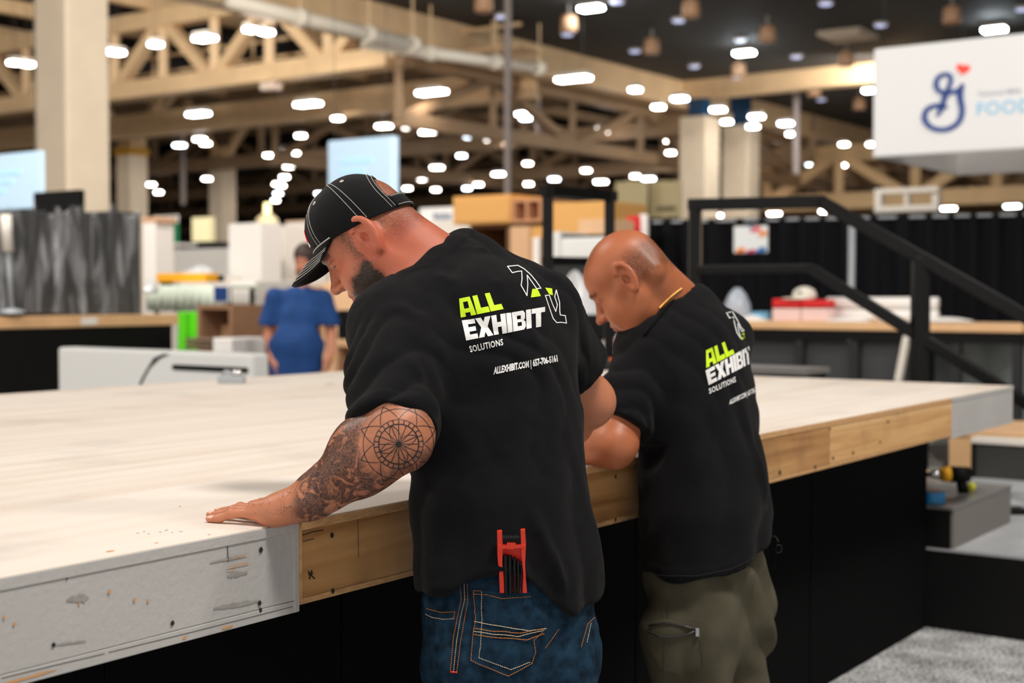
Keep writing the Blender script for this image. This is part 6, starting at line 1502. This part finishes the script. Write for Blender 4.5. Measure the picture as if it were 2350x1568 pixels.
mb.add(vs, fs); o = mb.build('crown', CAPM, cap, smooth=True); md = o.modifiers.new('t', 'SOLIDIFY'); md.thickness = .0022; md.offset = 1; crownO = o
mb = MB(); st = []
for j in range(4):
    for i in range(21): st.append(cap_pt(math.pi - .66 + i / 20 * 1.32, .0 + .2 * j / 3, .002))
mb.add(st, [(j * 21 + i, j * 21 + i + 1, (j + 1) * 21 + i + 1, (j + 1) * 21 + i) for j in range(3) for i in range(20)]); o = mb.build('strap', CAPM, cap, smooth=True); md = o.modifiers.new('t', 'SOLIDIFY'); md.thickness = .0025; md.offset = 1
# brim: curved bill
def brim_pt(s, t_, lift=0.):
    th = (s - .5) * 2 * 1.05; a = cap_pt(th, 0.02, .001); l = cf_.loc(A3(a)); oe = max(0., 1 - abs(2 * s - 1) ** 2.4) ** .55; ext = .08 * oe * t_
    c = .5 - .5 * math.cos(s * 2 * math.pi); droop = (-.03 * (abs(s - .5) * 2) ** 2 - .016) * t_ * oe
    l2 = np.array([l[0] * (1 - .1 * t_), l[1] + ext, l[2] + droop])
    if lift:
        e = .01; n_ = (brim_pt(s + e, t_) - brim_pt(s - e, t_)).cross(brim_pt(s, t_ + e) - brim_pt(s, t_ - e)).normalized(); up_ = cf_.w((0, 0, 1)) - cf_.w((0, 0, 0)); n_ = n_ if n_.dot(up_) > 0 else -n_; return cf_.w(l2) + n_ * lift
    return cf_.w(l2)
mb = MB(); nS, nB = 40, 12
mb.add([brim_pt(i / nS, j / nB) for j in range(nB + 1) for i in range(nS + 1)], [(j * (nS + 1) + i, j * (nS + 1) + i + 1, (j + 1) * (nS + 1) + i + 1, (j + 1) * (nS + 1) + i) for j in range(nB) for i in range(nS)])
o = mb.build('brim', CAPM, cap, smooth=True); md = o.modifiers.new('t', 'SOLIDIFY'); md.thickness = .004; md.offset = 0; brimO = o
def thread(name, pts, r=.0007, par=cap, m=WTH, dashed=True):
    mb = MB()
    L = [(pts[i + 1] - pts[i]).length for i in range(len(pts) - 1)]; acc = 0; 
    if not dashed: mb.tube(pts, r, 6)
    else:
        tot = sum(L); n_ = max(2, int(tot / .0036)); cum = [0]
        for l_ in L: cum.append(cum[-1] + l_)
        def at(s):
            k = 0
            while k < len(L) - 1 and cum[k + 1] < s: k += 1
            return pts[k].lerp(pts[k + 1], (s - cum[k]) / max(L[k], 1e-6))
        for i in range(n_): mb.tube([at(tot * i / n_), at(tot * (i + .7) / n_)], r, 5)
    o = mb.build(name, m, par, smooth=True); o['kind'] = 'stuff'
for th0 in (-1.78, ):
    for dth in (-.06, .06): thread('seam_stitching', [cap_pt(th0 + dth * (1 + .0), ph_ / 30 * 1.45 + .04, .0032) for ph_ in range(31)], par=crownO)
for th0 in (1.78,):
    for dth in (-.06, .06): thread('seam_stitching', [cap_pt(th0 + dth, ph_ / 30 * 1.45 + .04, .0032) for ph_ in range(31)], par=crownO)
for th0 in (-.72, .72):
    for dth in (-.05, .05): thread('seam_stitching', [cap_pt(th0 + dth, ph_ / 30 * 1.4 + .04, .0032) for ph_ in range(31)], par=crownO)
for k in (0, .09):
    pts = []
    for i in range(41):
        a = math.pi * i / 40; tt = (.68 + k) * math.cos(a); ph_ = .22 + (.53 + k * .9) * math.sin(a); pts.append(cap_pt(-math.pi + tt if tt > 0 else math.pi + tt, ph_, .0034))
    thread('arch_stitching', pts, par=crownO)
    for sg in (-1, 1): thread('arch_stitching', [cap_pt(sg * (math.pi - .68 - k), .22 - .2 * i / 8, .0034) for i in range(9)], par=crownO)
thread('strap_stitching', [cap_pt(math.pi - .62 + i / 20 * 1.24, .025, .0052) for i in range(21)]); thread('strap_stitching', [cap_pt(math.pi - .62 + i / 20 * 1.24, .18, .0052) for i in range(21)])
for k in range(5): thread('brim_stitching', [brim_pt(.04 + .92 * i / 40, .93 - .13 * k, .0028) for i in range(41)], par=brimO)
thread('brim_piping', [cap_pt((i / 30 - .5) * 2 * 1.05, .05, .0035) for i in range(31)], .0012, dashed=False)
for th0, ph_ in ((-1.05, .95), (-2.1, .95), (1.05, .95), (2.1, .95), (0, .95)): 
    c_ = cap_pt(th0, ph_, .003); nn_ = (c_ - cf_.w((0, -.01, .04))).normalized(); MB().lathe([(.0042, -.001), (.0042, .0012), (.0022, .0016), (.0016, .0002)], c_, 14, ax=nn_).build('eyelet', WTH, cap, smooth=True)
MB().lathe([(.009, -.004), (.008, .002), (.003, .005)], cap_pt(0, 1.54, .002), 16, ax=cf_.w((0, 0, 1)) - cf_.w((0, 0, 0))).build('button', CAPM, cap, smooth=True)
pat = [cap_pt(th_, ph_, .0036) for th_, ph_ in ((-.3, .22), (.3, .22), (.3, .62), (-.3, .62))]
mb = MB(); mb.add([cap_pt(-.36 + .72 * i / 8, .18 + .5 * j / 6, .003) for j in range(7) for i in range(9)], [(j * 9 + i, j * 9 + i + 1, (j + 1) * 9 + i + 1, (j + 1) * 9 + i) for j in range(6) for i in range(8)]); mb.build('white_patch', mat('white_cap_patch', (232, 230, 226), .8), cap, smooth=True)
mb = MB(); mb.add([cap_pt(-.42 + .12 * i / 3, .28 + .3 * j / 5, .004) for j in range(6) for i in range(4)], [(j * 4 + i, j * 4 + i + 1, (j + 1) * 4 + i + 1, (j + 1) * 4 + i) for j in range(5) for i in range(3)]); mb.build('red_patch', mat('red_cap_patch', (220, 20, 36), .7), cap, smooth=True)
# ================================================================== bald man
F2 = Vector((-.70, .714, 0)).normalized(); R2 = Vector((F2.y, -F2.x, 0))
spine2 = [(P(1628, 1310, 3.38), .168, .13), (P(1620, 1190, 3.40), .166, .132), (P(1612, 1080, 3.43), .158, .128), (P(1602, 960, 3.46), .160, .124), (P(1582, 860, 3.49), .172, .122), (P(1562, 785, 3.51), .168, .108), (P(1540, 728, 3.52), .112, .082)]
SL2, EL2, HL2 = P(1487, 802, 3.42), P(1408, 1024, 3.30), Vector((.045, 3.47, TOPZ + .032))
SR2, ER2, HR2 = spine2[5][0] + R2 * .165, Vector((.50, 3.82, 1.10)), Vector((.33, 3.93, TOPZ + .032))
HF2 = head_frame((.289, 3.43, 1.474), (-math.cos(math.radians(15)), math.sin(math.radians(15))), math.radians(40), math.radians(-3), 1.0)
man2 = thing('person', Vector((.5, 3.4, 0)), 'bald man in black printed tee and olive cargo trousers leaning on the deck', 'person')
def mesh_body2():
    b = Body(); f = HF2
    b.add(lambda p: sd_head(f.loc(p), -.001, 1.12, .98) * f.sc, f.w((0, 0, .01)), .17, .01)
    b.cap(f.w((0, -.03, -.015)), P(1535, 715, 3.51), .058, .068, .035); b.cap(f.w((0, -.06, .0)), P(1560, 690, 3.53), .046, .055, .03); b.cap(f.w((-.03, .012, -.06)), P(1512, 745, 3.47), .026, .042, .035)
    for s_ in (-1, 1): b.cap(f.w((s_ * .03, -.062, .02)), f.w((s_ * .04, -.07, -.02)), .022, .024, .02)
    b.tube([(p, a - .025, d - .025) for p, a, d in spine2[2:]], R2, F2, .04)
    b.cap(P(1530, 760, 3.50), SL2, .055, .05, .04); b.cap(P(1560, 760, 3.53), SR2, .055, .05, .04)
    b.cap(SL2, EL2.lerp(SL2, .1), .054, .05, .03); b.ell(EL2, (.05, .048, .046), .02); b.ell(EL2 + Vector((.0, -.02, -.012)), (.026, .026, .028), .02)
    b.cap(EL2, EL2.lerp(HL2, .4), .05, .05, .03); b.cap(EL2.lerp(HL2, .4), HL2, .048, .027, .03)
    d = (HL2 - EL2); d.z = 0; d.normalize(); h = Frame(Vector((HL2.x, HL2.y, TOPZ + .0265)), d, Vector((d.y, -d.x, 0)), ZV); b.add(lambda p: sd_hand(h.loc(p)), h.w((.07, 0, -.01)), .145, .02)
    b.cap(SR2, ER2, .05, .046, .03); b.cap(ER2, HR2, .046, .027, .03)
    d2 = (HR2 - ER2); d2.z = 0; d2.normalize(); h2 = Frame(Vector((HR2.x, HR2.y, TOPZ + .0265)), d2, -Vector((d2.y, -d2.x, 0)), ZV); b.add(lambda p: sd_hand(h2.loc(p)), h2.w((.07, 0, -.01)), .145, .02)
    return b.mesh(.0042, 1)
V, Q = mesh_body2(); body2 = rawmesh('body', V, Q, None, man2)
q = HF2.loc(V.astype(np.float32)).astype(float); x, y, z = q.T; inhead = np.linalg.norm(q, axis=1) < .19; wob = noise3(q * 40, 3) * .008
ears = inhead & (np.abs(x) > .074) & (np.abs(z) < .042) & (np.abs(y + .015) < .035)
hz_ = sstep(z + wob, -.045, -.015) * sstep(-(y) + wob, -.005, .03) * (1 - sstep(z + wob, .03, .07)); top = sstep(z + .2 * y + wob, .085, .11) * sstep(y + wob, -.02, .04) * .55
hair2 = np.clip(np.maximum(hz_ * .72, top * .95) + bump1(y, .03, .015) * bump1(z, .0, .03) * .25, 0, 1) * inhead; hair2[ears] = 0
for nm in ('tattoo', 'handline', 'nail'): fattr(body2, nm, np.zeros(len(V)))
fattr(body2, 'hair', hair2); fattr(body2, 'lip', ((z > -.073) & (z < -.052) & (y > .092) & (np.abs(x) < .02) & inhead).astype(float) * .7)
fattr(body2, 'brow', np.clip(bump1(z - .1 * (np.abs(x) - .03), .027, .005) * (np.abs(x) > .01) * (np.abs(x) < .05) * (y > .07) * inhead * .6, 0, 1)); fattr(body2, 'red', np.clip(.15 + .4 * ears + .2 * noise3(V * 12, 4), 0, 1) * .6)
body2.data.materials.append(skin_material('tan_skin', (176, 106, 70), (170, 84, 58), (30, 22, 18), False, .44))
HEM2 = np.array([[-.5, .80], [.30, .785], [.36, .775], [.42, .78], [.5, .79], [.56, .815], [.62, .85], [.7, .87], [1.2, .87]])
def shirt2():
    b = Body(); b.tube(spine2, R2, F2, .05); b.tube([(spine2[0][0] - ZV * .12 , .168, .13), spine2[0]], R2, F2, .05)
    b.cap(spine2[4][0] - F2 * .04, spine2[5][0] - F2 * .045, .092, .09, .06)
    b.cap(spine2[5][0], SL2 + ZV * .004, .076, .066, .06); b.cap(spine2[5][0], SR2, .076, .066, .06)
    b.cap(P(1545, 712, 3.53), SL2 + Vector((.03, 0, .01)), .06, .055, .06); b.cap(P(1570, 712, 3.55), SR2, .058, .055, .06); b.cap(P(1545, 706, 3.53), P(1580, 706, 3.55), .056, .052, .05)
    dl = EL2 - SL2; b.cap(SL2, SL2 + dl * .5, .066, .069, .04); b.cap(SL2 + dl * .45, SL2 + dl * .92, .069, .071, .03); b.cap(SL2 + dl * .3 + Vector((.05, .03, 0)), spine2[3][0] - R2 * .08, .068, .06, .06)
    pe = P(1440, 963, 3.28); nl = (dl.normalized() + Vector((-.05, 0, .05))).normalized()
    b.add(lambda p, pe=A3(pe), nl=A3(nl): np.where(s_cap(p, SL2, EL2 + dl * .2, .12, .12) < 0, (p - pe) @ nl, -1.).astype(np.float32), pe, .13, .004, 'i')
    dr = ER2 - SR2; b.cap(SR2, SR2 + dr * .6, .066, .068, .05)
    ctop = P(1560, 676, 3.52); nk = HF2.w((0, -.03, -.02)); nb = P(1545, 705, 3.52)
    b.add(lambda p: np.where(s_cap(p, nb, nk, .11, .12) < 0, (p - A3(ctop)) @ A3(Vector((-.5, .0, .86)).normalized()), -1.).astype(np.float32), ctop, .15, .006, 'i')
    b.add(lambda p: (np.interp(p[..., 0], HEM2[:, 0], HEM2[:, 1]) - p[..., 2]).astype(np.float32), (.5, 3.4, .8), .3, .004, 'i')
    return b.mesh(.006, 2)
V, Q = shirt2(); N_ = vnormals(V, Q); rel = V - np.array(spine2[3][0]); cx = rel @ np.array(R2); cf = rel @ np.array(F2); th = np.arctan2(cx, -cf); low = sstep(1.3 - V[:, 2], 0, .35); warp = noise3(V * 5, 12)
sd_, sp_ = seg_dist(V, [SL2, EL2]); torso = sstep(sd_, .065, .11)
disp = torso * low * .012 * (np.abs(np.sin(th * 4.6 + 2.4 * warp)) ** 1.5 - .45) + torso * .004 * (np.abs(np.sin((cx * .8 + V[:, 2] * .7) * 40 + 3 * noise3(V * 7, 14))) - .5) * sstep(V[:, 2], 1.05, 1.25)
disp += sstep(.11 - sd_, 0, .04) * .006 * (np.abs(np.sin(sp_ * 15 + 4 * noise3(V * 9, 18) - V[:, 0] * 18)) - .5) + .0028 * noise3(V * 14, 19)
ridge([(1712, 930), (1735, 1040), (1752, 1180)], 3.36, .016, .014); ridge([(1560, 720), (1620, 760), (1660, 850)], 3.4, .014, .007); ridge([(1530, 1180), (1490, 1230), (1478, 1260)], 3.3, .014, .01); ridge([(1500, 800), (1545, 850), (1570, 930)], 3.34, .016, .008)
pe = np.array(P(1440, 963, 3.28)); nl = np.array((EL2 - SL2).normalized() + Vector((-.05, 0, .05))); disp += (((V - pe) @ (nl / np.linalg.norm(nl)) > -.025) & (sd_ < .095)) * .002
hz = np.interp(V[:, 0], HEM2[:, 0], HEM2[:, 1]); disp += (V[:, 2] < hz + .03) * .0018
V = lap(V + N_ * disp[:, None], Q, .35); sh2 = rawmesh('tee_shirt', V, Q, TEE, man2); sh2['label'] = 'black short-sleeved tee with lime and white back print'
bv2 = surf_bvh(V, Q); Z2 = lambda a, b: (1300 + a / 3.408, 500 + b / 3.408)
wp = lambda s: s + .16 * s * (1 - s)
letters('ALL', (1.05, .85, .85), quadmap(Z2(1080, 1042), Z2(1268, 955), Z2(1312, 1062), Z2(1092, 1176)), INK_G, bv2, sh2)
letters('EXHIBIT', (.92, 1.08, 1.0, .36, .95, .36, .95), quadmap(Z2(1086, 1196), Z2(1425, 1005), Z2(1438, 1138), Z2(1112, 1310)), INK_W, bv2, sh2, warp=lambda s: s + .35 * s * (1 - s))
print_poly(bv2, font_word('SOLUTIONS', quadmap(Z2(1110, 1338), Z2(1318, 1242), Z2(1324, 1282), Z2(1116, 1378)), .025, warp=wp, sp=1.1), 'print_line', INK_W, sh2, step=3)
print_poly(bv2, font_word('ALLEXHIBIT.COM | 657-706-5161', quadmap(Z2(1276, 1425), Z2(1500, 1312), Z2(1508, 1350), Z2(1270, 1462)), .03), 'print_line', INK_W, sh2, step=3)
print_poly(bv2, outline([Z2(*p) for p in ((1250, 745), (1296, 737), (1332, 800), (1362, 858), (1386, 884), (1368, 890), (1336, 830), (1342, 880), (1360, 945), (1330, 900), (1314, 840), (1302, 778), (1272, 786))], 2.0), 'print_arrow', INK_W, sh2); print_poly(bv2, [[Z2(*p) for p in ((1364, 905), (1386, 900), (1392, 945), (1366, 958))]], 'print_block', INK_G, sh2)
nbp = [hit(bv2, x_, y_, .001) for x_, y_ in ((1478, 772), (1500, 745), (1522, 716), (1545, 690), (1570, 672), (1588, 664))]; nbp = [p for p in nbp if p]
if len(nbp) > 3: MB().tube(nbp, .005, 8, flat=.6).build('collar_rib', TEE2, sh2, smooth=True)
stitch(bv2, [(1480, 1316), (1530, 1322), (1600, 1322), (1680, 1306), (1740, 1275), (1772, 1255)], 'hem_stitching', THR, sh2, r=.0006)
# gold chain
GOLD = mat('gold_chain', (236, 190, 110), .25, 1.); bb2 = surf_bvh(np.array([body2.matrix_basis @ v.co + Vector(man2.location) for v in body2.data.vertices]), Q=np.array([list(p.vertices) for p in body2.data.polygons]))
chain = thing('gold_chain', P(1530, 690, 3.45), 'thin gold chain around the neck of the bald man', 'necklace'); prev = None
for i in range(26):
    s_ = i / 25; px_ = 1513 + (1563 - 1513) * s_; py_ = 706 + (662 - 706) * s_ - 3 * math.sin(math.pi * s_); h = hit(bb2, px_, py_, .002)
    if h is None: continue
    MB().lathe([(.0018, -.0016), (.0034, -.0008), (.0034, .0008), (.0018, .0016)], h, 8, ax=(.6 if i % 2 else .2, -.3, .7)).build('link', GOLD, chain, smooth=True)
# ---- olive cargo trousers
pel2 = P(1620, 1330, 3.40); HA, HB = pel2 - R2 * .085 - ZV * .1, pel2 + R2 * .085 - ZV * .1
KA, KB = Vector((HA.x + .02, HA.y - .02, .46)), Vector((HB.x + .01, HB.y - .02, .46)); AA, AB = Vector((KA.x + .03, KA.y - .03, .09)), Vector((KB.x + .02, KB.y - .02, .09))
def trousers2():
    b = Body(); b.tube([(pel2 + ZV * .12, .15, .11), (pel2, .162, .118), (pel2 - ZV * .08, .166, .12)], R2, F2, .04)
    b.cap(HA - F2 * .035, HA - F2 * .03 - ZV * .06, .09, .085, .05); b.cap(HB - F2 * .035, HB - F2 * .03 - ZV * .06, .09, .085, .05)
    for H, K, A in ((HA, KA, AA), (HB, KB, AB)): b.cap(H, K, .098, .08, .03); b.cap(K, A, .08, .07, .03)
    return b.mesh(.0075, 2)
V, Q = trousers2(); N_ = vnormals(V, Q); w_ = noise3(V * 4, 3)
dj = .017 * (np.abs(np.sin((V[:, 0] * .7 + V[:, 2] * .75) * 26 + 3.5 * w_)) ** 1.4 - .4) + .006 * noise3(V * np.array([16, 16, 10]), 5)
V = lap(V + N_ * dj[:, None], Q, .3); trO = rawmesh('trousers', V, Q, OLIVE, man2); trO['label'] = 'crumpled olive cargo trousers with a zipped thigh pocket'
bt = surf_bvh(V, Q); Z6 = lambda a, b: (1400 + a / 3.751, 1150 + b / 3.751)
print_poly(bt, [[Z6(*p) for p in ((290, 1045), (480, 1018), (800, 1060), (790, 1200), (800, 1420), (640, 1500), (440, 1440), (330, 1200))]], 'cargo_pocket', OLIVE, trO, off=.006, step=7)
ZIP = mat('dark_zip', (60, 58, 56), .4); 
for pts in ([(360, 1075), (480, 1050), (640, 1078), (755, 1108)], [(345, 1120), (450, 1160), (540, 1165), (660, 1145), (755, 1112)]):
    h = [hit(bt, *Z6(*p), .009) for p in pts]; h = [p for p in h if p]
    if len(h) > 1: MB().tube(h, .0028, 6).build('zip', ZIP, trO, smooth=True)
h = hit(bt, *Z6(757, 1110), .012)
if h: MB().bx(h.x - .004, h.x + .004, h.y - .003, h.y + .003, h.z - .014, h.z + .004).build('zip_pull', C['steel'], trO)
for pts in ([(480, 850), (470, 1000)], [(520, 850), (510, 1000)], [(480, 1230), (480, 1500)], [(780, 1180), (800, 1400)], [(1220, 640), (1215, 900), (1240, 1300)]): stitch(bt, [Z6(*p) for p in pts], 'stitching', mat('olive_thread', (74, 70, 56), .8), trO, r=.0009, off=.0075)
shoe(man2, Vector((AA.x, AA.y, 0)), F2); shoe(man2, Vector((AB.x, AB.y, 0)), F2)
# key ring clipped at the right hip
kr = P(1787, 1260, 3.42); ring = thing('key_ring', kr, 'small key ring with strap hanging at the right hip of the bald man', 'key ring')
MB().tube([kr + Vector((.008 * math.cos(a), 0, .01 * math.sin(a))) for a in [i * 2 * math.pi / 18 for i in range(19)]], .0009, 6).build('ring', C['charcoal'], ring, smooth=True)
MB().tube([kr + Vector((-.008, 0, .03)), kr + Vector((-.006, 0, .0)), kr + Vector((-.012, .0, -.05))], .004, 6, flat=.4).build('strap', TEE2, ring); MB().tube([kr + Vector((-.03, .02, .03)), kr + Vector((-.008, 0, .03)), kr + Vector((.0, 0, .018))], .002, 6).build('clip', C['charcoal'], ring)

# ================================================================== person in the blue shirt, far behind
d3 = 11.6; man3 = thing('person', (P(690, 800, d3).x, d3, 0), 'person in a plain blue tee standing beyond the deck with arms hanging', 'person')
px3 = lambda a, b, dd=0.: P(a, b, d3 + dd)
def body3():
    b = Body(); fr = head_frame(px3(700, 598), (-.25, -1), math.radians(18), 0, 1.0)
    b.add(lambda p: sd_head(fr.loc(p), .004), fr.w((0, 0, .01)), .17, .01); b.cap(fr.w((0, -.02, -.05)), px3(690, 672, .05), .055, .06, .03)
    b.tube([(px3(688, 715, .03), .13, .09), (px3(684, 780), .16, .13), (px3(682, 900), .15, .11)], (1, 0, 0), (0, 1, 0), .05)
    for s_, (sx, sy), (ex, ey), (hx, hy) in ((-1, (622, 682), (617, 775), (627, 838)), (1, (748, 682), (760, 770), (757, 832))):
        b.cap(px3(690, 700), px3(sx, sy + 8), .05, .045, .03); b.cap(px3(sx, sy), px3(ex, ey, .02), .055, .045, .03); b.cap(px3(ex, ey, .02), px3(hx, hy - 18, -.06), .043, .03, .02)
        fr2 = Frame(px3(hx, hy - 16, -.06), Vector((0, -.2, -1)).normalized(), Vector((-s_ * .4, -1, .2)).normalized(), Vector((s_ * 1., -.4, 0)).normalized()); b.add(lambda p, fr2=fr2: sd_hand(fr2.loc(p), .6), fr2.w((.07, 0, -.01)), .15, .02)
    return b.mesh(.009, 1), fr
(V, Q), fr3 = body3(); bo3 = rawmesh('body', V, Q, mat('ruddy_skin_far', (206, 136, 106), .5), man3)
b = Body(); b.add(lambda p: smax(s_ell(fr3.loc(p), (0, -.02, .045), (.092, .115, .1)), -s_ell(fr3.loc(p), (0, .12, -.03), (.07, .07, .085)), .015), fr3.w((0, 0, .01)), .19, .01)
b.cap(fr3.w((.065, -.02, .0)), fr3.w((.075, .0, -.11)), .03, .024, .03); b.cap(fr3.w((-.065, -.02, .0)), fr3.w((-.07, .0, -.1)), .03, .02, .03)
V, Q = b.mesh(.01, 2); rawmesh('hair', V, Q, mat('dark_brown_hair', (62, 44, 40), .6, var=.2, vscale=80), man3)
b = Body(); fr_ = fr3; b.ell(fr3.w((0, .06, -.09)), (.045, .04, .05), .02); V, Q = b.mesh(.01, 1); rawmesh('beard', V, Q, mat('reddish_brown_beard', (96, 52, 44), .8), man3)
b = Body(); b.tube([(px3(690, 684, .04), .15, .1), (px3(688, 720, .02), .205, .13), (px3(682, 790, -.02), .215, .165), (px3(680, 840), .205, .15), (px3(680, 870), .2, .15)], (1, 0, 0), (0, 1, 0), .06)
for (sx, sy), (ex, ey) in (((632, 684), (616, 742)), ((742, 684), (757, 742))): b.cap(px3(690, 684, .03), px3(sx, sy), .085, .07, .05); b.cap(px3(sx, sy), px3(ex, ey), .075, .085, .04); b.add(lambda p, c=px3(ex, ey + 4): np.where(np.linalg.norm(p - A3(c), axis=-1) < .14, A3(c)[2] - p[..., 2], -1.).astype(np.float32), px3(ex, ey), .14, .004, 'i')
nk3 = fr3.w((0, .0, -.06)); b.add(lambda p: s_cap(p, px3(690, 640), px3(692, 660, -.08), .058, .045), px3(690, 660), .1, .01, 's'); b.add(lambda p: (.76 - p[..., 2]).astype(np.float32), (0, d3, .7), .3, .004, 'i')
V, Q = b.mesh(.011, 2); N_ = vnormals(V, Q); V = V + N_ * (.012 * noise3(V * np.array([9, 9, 4]), 3))[:, None]; rawmesh('tee_shirt', V, Q, mat('royal_blue_jersey', (18, 64, 124), .85, var=.1, vscale=10), man3)
b = Body(); hp = px3(681, 885); hp.z = .86; b.tube([(hp, .17, .12), (hp - ZV * .1, .175, .125)], (1, 0, 0), (0, 1, 0), .04)
for s_ in (-1, 1): b.cap(hp + Vector((s_ * .085, 0, -.1)), hp + Vector((s_ * .1, -.02, -.78)), .095, .065, .03)
V, Q = b.mesh(.014, 2); rawmesh('trousers', V, Q, mat('dark_work_trousers', (50, 52, 58), .85), man3)
for s_ in (-1, 1): shoe(man3, Vector((hp.x + s_ * .1, d3, 0)), (0, -1, 0))
o = MB().lathe([(.036, -.012), (.042, 0), (.036, .012)], px3(757, 820, -.05), 16, ax=(0, .2, 1)).build('wristband', mat('yellow_silicone_band', (240, 216, 60), .5), base=px3(757, 820, -.05), smooth=True); tag(o, 'yellow wristband on the hand of the blue-shirted person', 'wristband')

# ------------------------------------------------------------------ tidy up helper properties
for o in bpy.data.objects:
    if '_w' in o: del o['_w']
